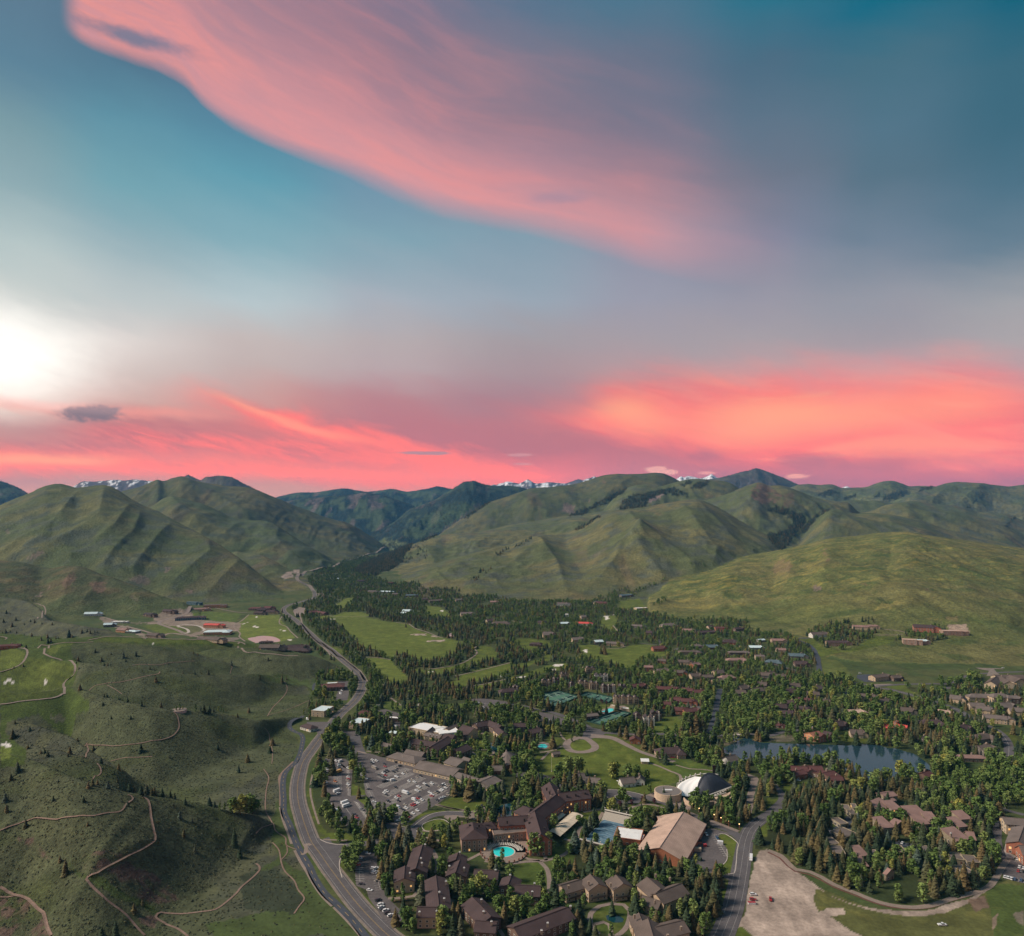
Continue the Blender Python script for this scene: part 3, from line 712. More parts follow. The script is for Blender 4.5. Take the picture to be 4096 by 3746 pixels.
m = lid('peak_behind_ridge', 'rocky_peak_east')
ALB[m] = mixc(gf, ROCK * 0.75, np.full(nf.shape, 0.45))[m]
snowr = lid('snow_range_west', 'snow_range_north', 'snow_peak_east')
ns = fbm(XX / 90.0, Z / 60.0, 4, 79)
sh = sstep(Z, 900, 1500)
thr = 0.62 - 0.16 * sh
gs = mixc(np.broadcast_to(ROCK * 0.62, ALB.shape), SNOW, sstep(ns, 0.60, 0.64) * lid('snow_range_west'))
thr2 = np.where(lid('snow_peak_east'), 0.36, 0.50)
gs = mixc(gs, SNOW, (1 - lid('snow_range_west')) * sstep(ns - thr2, 0.0, 0.05))
ALB[snowr] = gs[snowr]
# forest and rock patches traced on the hills
for s, c, a in (
		('A1 1540,310 1640,256 1720,246 1800,275 2016,285 A2 0,300 0,340 A1 1840,410 1760,420 1700,400 1560,400 1400,470 1280,560 1130,680 1060,720 1180,730 1100,700 920,670 1100,560 1200,470 1400,400', DARKF, 0.85),
		('A1 1480,430 1560,400 1740,430 1620,540 1500,610 1330,700 1180,720 1300,560', C_(0.045, 0.070, 0.032), 0.75),
		('A2 400,430 440,418 480,450 510,500 450,505 400,470', ROCK, 0.7), ('A2 600,385 620,410 605,415', ROCK, 0.6), ('A2 715,235 735,240 728,270 712,262', BROWN, 0.6),
		('A2 1060,440 1070,395 1140,360 1215,333 1205,350 1150,380 1090,420', ROCK * 1.35, 0.95),
		('A2 1890,310 1940,260 2016,275 2016,420 1960,430 1890,380', C_(0.15, 0.085, 0.062), 0.75), ('A3 0,285 100,340 110,400 60,420 0,400', C_(0.15, 0.085, 0.062), 0.75), ('A3 130,350 200,325 205,400 160,450 110,430', C_(0.14, 0.085, 0.060), 0.6),
		('A2 1500,350 1560,345 1600,375 1520,385', BROWN, 0.5),
		('A0 200,850 330,790 350,810 240,865', ROCK, 0.55), ('A0 1010,1020 1080,970 1190,1030 1180,1065 1080,1050', ROCK, 0.5), ('A0 1290,930 1350,930 1330,970 1300,975', ROCK, 0.6), ('A0 1440,1080 1500,1050 1530,1120 1480,1130', ROCK, 0.6),
		('A0 30,640 70,620 80,660 50,665', ROCK, 0.5), ('A0 510,1000 590,960 600,1040 520,1090 480,1060', C_(0.15, 0.09, 0.065), 0.8), ('A0 700,1040 850,1030 830,1100 780,1140 720,1080', C_(0.17, 0.10, 0.075), 0.8),
		('A0 1030,1150 1100,1160 1090,1200 1040,1190', ROCK, 0.6), ('A0 290,1150 340,1115 330,1150 300,1175', ROCK * 1.5, 0.8), ('A0 370,1090 395,1065 380,1110', ROCK * 1.4, 0.7),
		('A3 70,870 160,860 190,900 160,1000 60,980 30,940', C_(0.17, 0.115, 0.062), 0.6), ('A3 0,800 150,800 120,860 0,880', C_(0.16, 0.11, 0.06), 0.4), ('A3 400,760 450,770 490,850 480,900 450,880 440,810', C_(0.17, 0.115, 0.06), 0.7),
		('A3 350,1070 410,1070 410,1100 360,1095', ROCK, 0.7), ('A3 720,1045 800,1055 800,1075', BROWN, 0.6), ('A3 1230,1100 1250,1090 1310,1140 1200,1140', BROWN, 0.6), ('A3 1520,1065 1620,1110 1560,1115', BROWN, 0.5), ('A3 1750,1090 1860,1100 1790,1120', BROWN, 0.5),
		('A1 1600,540 1740,430 1840,410 1700,500 1460,650 1400,680', ROCK * 0.9, 0.5)):
	blend(s, c, a, 5, lambda q: sstep(nB[q] + 0.25 * fbm(XX[q] / 15.0, DD[q] / 15.0, 2, 80), 0.35, 0.6))
m = lid('brown_foothill')
gb = mixc(mixc(np.broadcast_to(C_(0.07, 0.07, 0.035), ALB.shape), BROWN * 0.8, sstep(nB, 0.45, 0.7)), GREEN, sstep(-Z, -60, -10))
keep = ALB.copy()
ALB[m] = (0.45 * gb + 0.55 * keep)[m]
m = lid('front_meadow_hill')
st = fbm(XX / 90.0 + DD / 300.0, DD / 22.0, 4, 82)
mea = mixc(np.broadcast_to(C_(0.110, 0.122, 0.038), ALB.shape), C_(0.140, 0.134, 0.048), sstep(nA, 0.4, 0.65))
mea = mixc(mea, C_(0.06, 0.085, 0.024), sstep(nB, 0.55, 0.75) * 0.8)
mea = mixc(mea, C_(0.30, 0.24, 0.055), sstep(st, 0.63, 0.75) * sstep(DD, 1700, 2300) * 0.5)
mea = mixc(mea, C_(0.25, 0.20, 0.06), sstep(fbm(XX / 14.0, DD / 14.0, 3, 84), 0.58, 0.7) * sstep(DD, 1700, 2300) * 0.4)
keep = ALB.copy()
dfk = np.abs(keep - g).sum(-1) > 0.01
ALB[m] = mea[m]
for s, c, a in (('A3 70,870 160,860 190,900 160,1000 60,980 30,940', C_(0.19, 0.125, 0.07), 0.6), ('A3 400,760 450,770 490,850 480,900 450,880 440,810', C_(0.19, 0.125, 0.07), 0.7),
				('A3 350,1070 410,1070 410,1100 360,1095', ROCK * 1.2, 0.7), ('A3 720,1045 800,1055 800,1075', BROWN, 0.6), ('A3 1230,1100 1250,1090 1310,1140 1200,1140', BROWN, 0.6), ('A3 1300,1150 1500,1200 1700,1300 1560,1240 1350,1190', BROWN, 0.5),
				('B3 900,25 1100,10 1120,25 860,80 820,75', C_(0.27, 0.22, 0.07), 0.5), ('B3 1400,130 1490,140 1490,175 1430,165', C_(0.27, 0.2, 0.09), 0.6), ('B3 1160,145 1370,145 1350,158 1170,160', C_(0.27, 0.22, 0.07), 0.5),
				('B3 1040,560 1100,565 1100,600 1000,590', BROWN, 0.8), ('B3 440,450 590,405 540,430 440,465', C_(0.2, 0.16, 0.05), 0.6)):
	blend(s, c, a, 4, lambda q: sstep(nB[q], 0.3, 0.55))
sage = lid('knoll', 'terrace_back', 'sage_hill_back', 'sage_hill_road', 'sage_hill_middle', 'sage_hill_trail', 'sage_hill_gully', 'sage_hill_draw', 'sage_hill_left')
gsg = mixc(np.broadcast_to(C_(0.055, 0.060, 0.042), ALB.shape), C_(0.084, 0.088, 0.046), sstep(fbm(XX / 14.0, DD / 14.0, 4, 83), 0.4, 0.65))
gsg = mixc(gsg, C_(0.05, 0.068, 0.020), sstep(nA, 0.52, 0.7) * 0.7)
rel_ = sstep(fbm(XX / 70.0, DD / 30.0, 3, 86), 0.35, 0.65)
gsg = mixc(gsg, C_(0.088, 0.094, 0.058), rel_ * 0.45)
ALB[sage] = gsg[sage]
# the gently sloping sage flat beside the canal path
mk = mask_sl('B0 560,470 2016,480 B1 420,560 450,640 480,760 400,900 260,960 290,1040 330,1090 330,1200 200,1378 C1 200,0 180,250 230,500 330,720 600,1130 900,1378 400,1420 C0 0,1420 0,400 B0 0,1300', jit=6)
mk = (mk[0], mk[1] * (Z[mk[0]] < 8))
ALB[mk[0]] = mixc(ALB[mk[0]], gsg[mk[0]], mk[1])
SAGEMASK = sage.astype(float)
SAGEMASK[mk[0]] = np.maximum(SAGEMASK[mk[0]], mk[1])
q_, m_ = mask_sl('B0 0,240 980,270 1900,320 2016,350 2016,400 B1 0,370 300,400 0,390 B0 1300,360 700,325 560,385 590,470 640,560 600,700 700,850 600,900 560,1080 400,1010 100,940 100,1100 210,1180 200,1290 100,1310 0,1330', jit=3)
SAGEMASK[q_] *= 1 - m_

def paint(s, c, a=1.0, jit=1.5, cover=True):
	q, mk = blend(s, c, a, jit)
	if cover:
		SAGEMASK[q] *= 1 - mk

LAWND = C_(0.055, 0.080, 0.017)
LAWNL = C_(0.115, 0.145, 0.028)
# lower golf slopes on the left terrace
paint('B0 0,262 500,300 860,284 1300,300 1880,325 2016,345 2016,362 B1 0,375 B0 1700,360 1300,352 900,335 700,325 560,345 560,390 580,470 620,480 600,600 560,700 700,800 700,870 600,900 560,1080 480,1050 300,900 60,960 40,1050 120,1110 210,1180 200,1290 120,1310 0,1330', LAWND)
paint('B0 0,380 150,385 200,420 195,470 120,530 0,565', LAWNL * 0.85)
paint('B0 240,460 440,460 590,520 580,600 500,640 490,720 420,760 150,790 0,810 0,570 120,540 210,480', LAWN * 0.85)
paint('B0 280,470 400,465 480,500 500,540 400,600 320,690 250,710 150,700 150,600 220,520', LAWNL * 0.8)
paint('B0 370,400 420,360 560,345 600,340 480,370 440,420 400,430', LAWNL * 0.9)
paint('B0 0,1150 60,1150 90,1180 80,1240 0,1260', LAWNL * 1.1)
paint('B0 740,300 1300,305 1880,335 1880,350 1300,345 1000,330 760,325', LAWN * 1.0)
paint('B0 850,640 960,700', LAWN)
paint('B0 380,900 480,900 500,960 430,960', C_(0.13, 0.11, 0.10), 0.5, 6)
for s in ('B0 20,645 45,645 60,668 35,668', 'B0 48,622 80,622 88,632 60,635', 'B0 88,646 108,646 112,660 92,660', 'B0 50,695 90,692 90,700 60,706', 'B0 330,645 375,642 380,660 350,666', 'B0 345,628 390,628 385,636 350,634', 'B0 362,676 405,680 405,686 370,684', 'B0 0,1125 30,1130 50,1120 90,1140 95,1160 60,1160 30,1150 0,1140', 'B0 1070,334 1105,336 1100,340 1070,339', 'B0 1140,341 1210,344 1205,352 1150,349'):
	paint(s, C_(0.62, 0.58, 0.55), 1, 0.3)
# reddish bare soil on the front slopes
for s in ('C0 650,720 830,690 980,730 830,830 760,860 680,840 620,790', 'C0 830,850 1000,780 1220,900 1340,990 1400,1080 1250,1120 1050,1040 930,960', 'C0 0,1080 180,1090 250,1130 330,1200 380,1378 0,1378', 'C0 1080,1230 1250,1210 1240,1300 1120,1330', 'C0 120,600 260,600 420,780 300,720'):
	q, mk = blend(s, C_(0.115, 0.072, 0.060), 0.8, 6, lambda q: sstep(fbm(XX[q] / 7.0, DD[q] / 7.0, 3, 85), 0.36, 0.56))
	SAGEMASK[q] *= 1 - mk * 0.7
# bright grass in the draws
for s in ('C0 450,640 560,860 700,930 900,1060 1100,1130 1240,1220 1300,1180 1100,1080 900,980 800,900 650,870 560,840', 'C1 330,10 300,100 230,330 260,480 340,640 460,840 700,1110 960,1378 1010,1378 C1 760,1170 560,900 420,700 310,520 260,330 340,130 400,0',
		  'B1 300,1040 500,1050 510,1090 400,1200 330,1378 240,1378 330,1220 370,1100', 'B1 0,590 200,600 460,650 460,690 300,680 0,610', 'B1 450,690 470,760 420,790 430,700', 'C1 150,300 190,360 300,680 200,800 120,600 130,480', 'C1 -60,900 180,760 400,900 600,1150 900,1378 C0 1700,1378 1600,1290 1850,1240 C1 60,1190 380,1090 300,950 200,820'):
	paint(s, C_(0.052, 0.078, 0.020), 0.8, 7)
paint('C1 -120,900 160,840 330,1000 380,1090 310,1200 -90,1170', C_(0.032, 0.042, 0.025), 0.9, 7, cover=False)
# lawns, fairways and fields of the valley floor
LAWNS = [
	# name-free list: (outline, colour factor)
	('B1 430,150 600,150 640,180 720,250 800,330 860,390 940,380 980,440 1080,470 1100,430 1180,420 1330,500 1560,420 1600,350 1640,330 1400,280 1260,230 1200,190 1000,165 900,140 700,130 560,120 440,140', LAWN * 1.1),
	('B1 600,120 700,95 830,95 900,120 860,135 640,135', LAWNL * 0.9),
	('B1 640,30 700,0 760,-20 740,20 690,60 640,70', LAWNL), ('A1 620,1230 700,1170 770,1160 750,1200 690,1250', LAWNL * 0.9),
	('B1 850,455 940,460 1060,470 1100,520 1190,600 1190,660 1100,670 1040,640 960,560 900,520', LAWNL),
	('B1 1330,40 1440,60 1530,110 1500,140 1400,140 1350,110', LAWN * 1.1), ('A1 1330,1225 1450,1240 1530,1290 1500,1320 1380,1320', LAWN * 1.1),
	('B1 1350,560 1450,545 1600,510 1700,460 1740,400 1760,360 1850,370 1920,430 1850,470 1700,510 1560,560 1400,590', LAWN),
	('B1 1560,620 1700,560 1860,520 2000,500 2016,560 1900,600 1800,640 1640,640', LAWN * 1.1), ('B2 0,505 60,500 200,470 300,420 330,470 200,490 100,530 0,545', LAWN),
	('B1 1680,690 1900,640 2016,600 2016,640 1900,670 1750,710', LAWN * 1.1), ('B2 0,600 120,570 300,510 440,490 400,550 250,570 150,600 60,630 0,640', LAWN * 1.1),
	('B1 1020,800 1100,795 1140,830 1280,840 1480,820 1660,810 1640,850 1500,860 1290,880 1110,860 1020,880 1000,840', LAWND * 1.2),
	('B1 720,810 830,830 810,760 720,780', LAWN), ('B1 500,330 700,400 640,440 520,360', LAWN),
	('B0 1880,240 1860,200 1900,160 1950,120 2016,115 B1 180,120 200,160 270,240 310,300 180,330 0,330 B0 1960,320 1900,300', LAWNL), ('B0 1300,200 1440,230 1440,270 1250,260 1100,200', LAWN), ('B0 1380,110 1640,90 1900,110 1860,170 1640,180 1500,160 1400,170', LAWND * 1.3),
	('B2 0,310 130,300 230,310 320,340 300,370 130,400 90,390', LAWN * 0.9), ('A1 860,830 950,790 1000,700 1180,725 1220,745 1120,770 1080,800 1000,815 900,845', C_(0.085, 0.105, 0.05)), ('B1 1210,530 1340,555 1560,520 1700,470 1720,500 1560,560 1400,590 1240,570', LAWN), ('B1 1480,640 1640,630 1700,640 1660,680 1500,670', LAWN),
	('B2 500,360 620,350 720,380 860,380 960,350 1110,350 1210,400 1200,440 1000,470 960,520 1010,540 1000,570 870,530 740,500 640,470 600,470 560,450', LAWN * 1.05),
	('B2 700,170 720,130 820,120 830,180 800,210 850,250 760,240 700,200', LAWN * 1.1), ('B2 840,10 1000,-10 1050,50 1000,80 880,80 850,60', LAWN),
	('B2 380,1160 400,1230 340,1280 240,1290 200,1378 1000,1378 1390,1378 1300,1330 1100,1260 1000,1270 900,1200 800,1150 720,1110 640,1095 620,1110 650,1150 660,1190 560,1200 440,1180', LAWN),
	('C2 240,60 160,20 200,-60 560,-180 800,-220 1010,-110 1340,150 1200,190 1050,260 900,220 700,200 600,170 470,170 330,110', LAWN),
	('C2 1140,-70 1310,-50 1600,60 1580,100 1450,110 1330,140 1200,0', LAWND * 1.2),
	('B2 1080,1010 1200,920 1300,920 1360,960 1340,1030 1200,1045 1100,1040', LAWN), ('B2 650,820 790,830 760,850 680,880 650,860', LAWN), ('B2 480,1150 530,1135 590,1145 600,1165 540,1180 490,1170', LAWN),
	('C2 560,400 720,390 690,450 640,500 540,520', LAWN), ('C2 480,530 590,540 520,640 420,610', LAWN), ('C2 280,700 460,640 490,660 440,700 300,780', LAWN * 0.8), ('C2 0,790 200,780 240,800 280,860 290,960 240,990 50,970 0,890', LAWND * 1.2), ('C2 280,790 450,720 500,740 480,800 330,850 290,830', LAWND * 1.1),
	('C2 960,370 1080,330 1180,360 1240,390 1200,440 1050,430', LAWN), ('C2 820,370 1000,320 1180,340 1240,380 1180,360 1050,325 900,375', LAWN), ('C2 400,1080 850,1080 900,1110 940,1160 910,1300 820,1360 640,1360 620,1200 700,1130', LAWND), ('C2 840,1060 930,1060 930,1150 830,1130', LAWN * 0.8),
	('C2 1340,750 1440,740 1430,790 1330,770', LAWN), ('C2 1620,570 1680,570 1780,640 1770,700 1700,650 1630,600', LAWN), ('C2 1650,600 1760,690 1740,880 1700,880 1620,850 1690,780 1690,690', LAWN), ('C2 1680,950 1720,960 1660,1200 1600,1378 1550,1378 1600,1240', LAWN * 0.9),
	('C2 1960,470 2016,440 2016,600 1900,570', LAWN * 0.9), ('C3 0,290 80,300 60,350 0,370', LAWN), ('C3 130,190 340,150 390,170 380,210 200,250 130,230', LAWN * 1.1), ('B3 0,1300 60,1320 50,1378 0,1378', LAWN),
	('C2 1780,1300 1900,1330 2016,1378 1760,1378', LAWN), ('C3 360,1010 420,1000 660,1100 900,1190 1100,1220 1450,1180 1620,1070 1760,1000 1900,920 2016,960 2016,1378 750,1378 640,1320 480,1210 620,1200 600,1160 480,1150 390,1180 360,1100', C_(0.088, 0.092, 0.030)),
	('C3 1700,1000 1860,960 2016,980 2016,1378 1780,1378 1760,1200', C_(0.060, 0.085, 0.022)),
	('B3 380,400 420,390 460,460 560,480 640,560 640,600 500,600 440,570 410,480', C_(0.08, 0.10, 0.026)), ('B3 240,310 350,300 420,370 560,400 700,370 800,300 860,285 980,290 1050,290 960,340 700,400 590,410 400,450 380,400 300,330', LAWN * 1.05),
	('B3 820,700 1000,730 1200,780 1180,800 1000,760 900,740', LAWN * 0.9), ('B3 920,680 1070,670 1100,700 1180,740 1300,780 1280,770 1080,720', LAWN), ('B3 1370,840 1600,920 1560,920 1400,890', LAWN * 0.8), ('B3 560,1020 640,1040 800,1080 960,1110 900,1130 600,1120 550,1090', LAWN * 0.8), ('B3 1840,1020 1960,1080 2016,1180 1950,1200 1900,1100', LAWN * 0.7),
	('C1 440,100 400,250 440,400 500,560 620,610 820,620 700,560 560,560 500,480 450,300 450,130', LAWN * 0.9), ('C1 500,600 640,560 780,600 900,580 880,620 720,625 560,620', LAWN), ('C1 750,170 880,240 850,265 760,270', LAWN * 0.9), ('C1 780,290 880,290 960,400 1000,400 1010,440 920,440 830,330', LAWN),
	('C1 1430,340 1540,280 1720,270 1830,330 1740,400 1640,390 1500,350', LAWN * 0.9), ('C1 1140,490 1280,420 1420,380 1640,400 1590,410 1400,420 1300,450 1240,510 1160,510', LAWN * 0.9), ('C1 1310,500 1400,460 1480,460 1530,510 1400,550 1330,545', LAWN), ('C1 1260,550 1330,550 1300,600 1260,580', LAWN), ('C1 1210,600 1260,620 1255,650 1220,665', LAWN),
	('C1 1130,1000 1280,1000 1230,1060 1080,1070', LAWN * 0.8), ('C1 650,740 690,720 690,840 700,920 660,880', LAWN * 0.9), ('C1 680,920 760,980 900,1080 1040,1260 1020,1280 860,1110', LAWN * 0.8), ('C1 1540,440 1800,520 1720,600 1600,560', LAWN * 0.6),
	('B1 1700,1110 1800,1100 1800,1170 1720,1160', LAWN), ('B1 1700,1190 1860,1200 1800,1240 1690,1230', LAWN), ('B1 1810,1240 1870,1210 1900,1290 1830,1290', LAWN), ('B1 1400,1180 1480,1200 1480,1230 1400,1230', LAWN * 0.8),
	('B2 220,1190 280,1200 230,1250', LAWN), ('B2 260,1080 360,1080 400,1110 350,1160 290,1130', LAWN * 0.8), ('B2 370,1010 460,1060 500,1080 440,1100 380,1060', LAWN), ('B2 60,1120 130,1160 120,1190 60,1180', LAWN),
]
LAWN_PX = []
nS = fbm(XX / 9.0, DD / 9.0, 2, 91)
for s, c in LAWNS:
	P = trace(s)
	LAWN_PX.append(P)
	blend(P, lambda q: np.array(c) * (0.86 + 0.28 * nB[q])[..., None] + 0.03 * sstep(nS[q], 0.55, 0.8)[..., None] * C_(1, 0.8, 0.2), 1, 0.9)
# mowing stripes on the fairways
for s in ('B1 850,455 940,460 1060,470 1100,520 1190,600 1190,660 1100,670 1040,640 960,560 900,520', 'B0 1900,120 2016,115 B1 180,120 200,160 270,240 180,330 0,330 B0 1900,300', 'B0 240,460 440,460 590,520 580,600 500,640 490,720 420,760 150,790 0,810 0,570 120,540'):
	q, mk = mask_sl(s)
	ALB[q] *= (1 - 0.16 * mk * (np.sin(XX[q] * 0.35 + DD[q] * 0.5) > 0))[..., None]
# bare earth: the gravel lot at the bottom right, building plots on the left, beaches
DIRT = C_(0.33, 0.26, 0.215)
dn = 0.6 * fbm(XX / 5.0, DD / 26.0, 4, 93) + 0.4 * fbm(XX / 30.0, DD / 14.0, 3, 94)
dn = np.clip((dn - 0.5) * 1.8 + 0.5, 0, 1)
for s, c in (('C2 1940,700 2016,690 C3 0,700 100,740 200,850 340,940 380,1010 350,1090 400,1180 480,1150 600,1160 620,1200 480,1210 640,1320 760,1378 C2 1900,1378 1800,1300 1750,1330 1740,1260 1830,1220 1860,1000 1900,820', DIRT),
			 ('C3 240,880 340,940 500,1060 700,1130 900,1170 1130,1180 1300,1160 1560,1080 1700,1010 1720,1020 1600,1100 1450,1180 1200,1220 1000,1215 800,1170 560,1090 420,1010 330,1000', DIRT * 0.85),
			 ('C3 1930,1190 2016,1170 2016,1290 1960,1260', C_(0.14, 0.12, 0.09)), ('C3 1780,1220 1820,1190 1800,1290 1760,1340', C_(0.2, 0.15, 0.11)), ('C3 1560,1080 1700,1060 1740,1150 1640,1180', C_(0.16, 0.11, 0.08)),
			 ('B0 1290,90 1500,60 1520,150 1640,160 1900,180 1880,250 1660,260 1500,290 1440,260 1300,200 1100,180 1050,190 1240,170 1200,150', C_(0.21, 0.165, 0.13)), ('B0 780,130 900,160 900,200 1000,200 1150,270 1140,300 1000,240 830,200', C_(0.2, 0.16, 0.125)), ('B0 1600,280 1900,300 1840,330 1600,310', C_(0.16, 0.13, 0.11)),
			 ('B0 1230,185 1450,220 1480,250 1430,270 1150,200', LAWN), ('B0 1400,205 1560,200 1600,240 1480,280 1500,250', C_(0.10, 0.10, 0.045)),
			 ('A1 200,985 280,950 290,1000 220,1015', DIRT), ('A1 285,945 350,940 340,975 290,965', DIRT), ('A1 480,1135 560,1135 550,1155 490,1150', DIRT * 0.8), ('B1 1220,268 1340,264 1340,276 1225,278', DIRT), ('B1 1350,318 1480,312 1480,328 1355,330', DIRT), ('B1 1375,280 1420,276 1430,290 1390,292', DIRT), ('A1 740,980 780,965 800,985 760,1000', C_(0.25, 0.13, 0.10)),
			 ('B3 0,1075 260,1060 300,1095 560,1090 500,1110 160,1110 0,1110', C_(0.22, 0.18, 0.13)), ('B3 260,1030 340,1020 520,1040 560,1090 300,1095', C_(0.33, 0.24, 0.19)), ('B2 1640,1080 1740,1075 1800,1110 1700,1140 1640,1130', C_(0.20, 0.16, 0.12)),
			 ('B3 1400,195 1560,190 1590,260 1530,290 1440,260', C_(0.27, 0.2, 0.15)), ('C1 1080,1090 1230,1075 1230,1180 1140,1170', C_(0.11, 0.06, 0.045)), ('B1 960,1210 1060,1200 1100,1230 1060,1250', C_(0.11, 0.055, 0.042)),
			 ('C2 1860,1240 2016,1230 2016,1378 1900,1378', DIRT * 1.05)):
	blend(s, lambda q: np.array(c) * (0.72 + 0.55 * dn[q])[..., None], 1, 2.5)
# sand bunkers on the valley golf course
for s in ('B2 560,395 580,388 600,395 590,405 600,412 580,415 565,405', 'B2 315,512 350,505 400,508 395,520 330,522', 'B2 298,545 320,538 350,545 340,552 305,552', 'B2 725,125 765,120 760,135 765,150 735,158 730,140', 'B2 780,110 810,112 800,118', 'B2 15,610 60,605 110,598 115,606 60,618', 'B1 1450,80 1475,80 1480,90 1460,92', 'B1 575,150 620,149 620,154 580,154', 'B1 610,35 630,33 630,38', 'B1 1920,595 1950,575 1970,575 1960,600 1930,606', 'B1 1355,560 1400,558 1400,565 1360,566', 'B2 120,468 145,466 145,476 120,476', 'B1 765,412 800,412 800,420 775,420', 'B0 1905,185 1925,185 1925,192 1908,192', 'B0 1935,176 1960,175 1960,182', 'B0 1990,205 2016,200 2016,215 1995,213', 'B1 0,208 28,208 20,217 0,217', 'B1 205,240 230,238 228,247 210,248', 'B1 180,232 200,231 198,236', 'B1 250,312 285,312 280,318 255,319', 'B1 0,130 10,130 12,138 0,138', 'B1 1140,668 1165,667 1165,672 1140,673', 'B1 1280,815 1310,825 1290,832 1270,828', 'B1 945,825 975,824 970,836 950,837'):
	paint(s, C_(0.60, 0.55, 0.50), 1, 0.3)
ALB *= (0.9 + 0.2 * fbm(XX / 5.0, DD / 5.0, 2, 95))[..., None]

# ------------------------------------------------------------------ materials of the terrain
def mat(name):
	m = bpy.data.materials.new(name)
	m.use_nodes = True
	t = NT(m.node_tree)
	b = m.node_tree.nodes['Principled BSDF']
	return m, t, b

def ground_mat(name, s1, s2, bump, amp=0.6, bdist=1.0):
	m, t, b = mat(name)
	at = t.node('ShaderNodeAttribute', attribute_name='albedo')
	gp = t.node('ShaderNodeNewGeometry')
	f1, _ = t.noise(gp.outputs['Position'], s1, 5, 0.65)
	f2, _ = t.noise(gp.outputs['Position'], s2, 3, 0.6)
	k = t.m('MULTIPLY', t.rng(f1, 0.3, 0.7, 1 - amp, 1 + amp), t.rng(f2, 0.3, 0.7, 0.75, 1.25))
	c = t.vm('SCALE', at.outputs['Color'], scale=k)
	t.put(b.inputs['Base Color'], c)
	b.inputs['Roughness'].default_value = 0.95
	b.inputs['Specular IOR Level'].default_value = 0.15
	bn = t.node('ShaderNodeBump')
	bn.inputs['Strength'].default_value = bump
	bn.inputs['Distance'].default_value = bdist
	t.put(bn.inputs['Height'], f1)
	t.put(b.inputs['Normal'], bn.outputs[0])
	return m

M_FLOOR = ground_mat('valley_grass', 0.35, 0.05, 0.5, 0.25, 0.6)
M_SAGE = ground_mat('sage_slope', 0.45, 0.06, 1.0, 0.45, 1.6)
M_HILL = ground_mat('hill_grass', 0.12, 0.014, 1.0, 0.4, 6.0)
M_FAR = ground_mat('far_slope', 0.03, 0.006, 0.9, 0.5, 16.0)

def terrain_object(name, sel_faces, material):
	fi, fj = np.nonzero(sel_faces)
	if len(fi) == 0:
		return
	v00 = fi * ND + fj
	quads = np.stack([v00, v00 + ND, v00 + ND + 1, v00 + 1], 1)
	uq, inv = np.unique(quads, return_inverse=True)
	inv = inv.reshape(quads.shape)
	co = np.stack([XX.ravel()[uq], DD.ravel()[uq], Z.ravel()[uq]], 1).astype(np.float32)
	me = bpy.data.meshes.new(name)
	me.vertices.add(len(uq))
	me.vertices.foreach_set('co', co.ravel())
	me.loops.add(len(quads) * 4)
	me.loops.foreach_set('vertex_index', inv.ravel().astype(np.int32))
	me.polygons.add(len(quads))
	me.polygons.foreach_set('loop_start', np.arange(len(quads), dtype=np.int32) * 4)
	me.polygons.foreach_set('use_smooth', np.ones(len(quads), bool))
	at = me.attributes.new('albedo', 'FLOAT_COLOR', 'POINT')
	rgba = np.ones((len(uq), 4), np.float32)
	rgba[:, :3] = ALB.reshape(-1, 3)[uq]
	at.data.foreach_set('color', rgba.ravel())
	me.update(calc_edges=True)
	me.materials.append(material)
	o = bpy.data.objects.new(name, me)
	COL.objects.link(o)
	o['kind'] = 'structure'
	return o

# ================================================================== mesh helpers
EXC = np.zeros(UU.shape)                     # where no tree may stand

def W3(p, z=None):
	"""frame pixel -> world point: on the ground, or on the level z"""
	if z is None:
		x, y, g_ = gnd(*p)
		return np.array([x, y, float(g_)])
	D = (H - z) * F / (p[1] - HY)
	return np.array([(p[0] - CX) / F * D, D, z])

def mesh_obj(name, verts, faces, materials, parent=None, midx=None, smooth=False, kind=None, loc=None, rz=None):
	me = bpy.data.meshes.new(name)
	me.from_pydata([tuple(v) for v in verts], [], faces)
	for m_ in (materials if isinstance(materials, (list, tuple)) else [materials]):
		me.materials.append(m_)
	if midx is not None:
		me.polygons.foreach_set('material_index', midx)
	if smooth:
		me.polygons.foreach_set('use_smooth', [True] * len(faces))
	me.update()
	o = bpy.data.objects.new(name, me)
	COL.objects.link(o)
	if parent is not None:
		o.parent = parent
	if kind:
		o['kind'] = kind
	if loc is not None:
		o.location = loc
	if rz is not None:
		o.rotation_euler = (0, 0, rz)
	return o

def thing(name, loc, rz=0.0, label=None, cat=None, group=None):
	o = bpy.data.objects.new(name, None)
	o.empty_display_size = 1.0
	COL.objects.link(o)
	o.location = tuple(float(v) for v in loc)
	o.rotation_euler = (0, 0, rz)
	if label:
		o['label'] = label
	if cat:
		o['category'] = cat
	if group:
		o['group'] = group
	return o

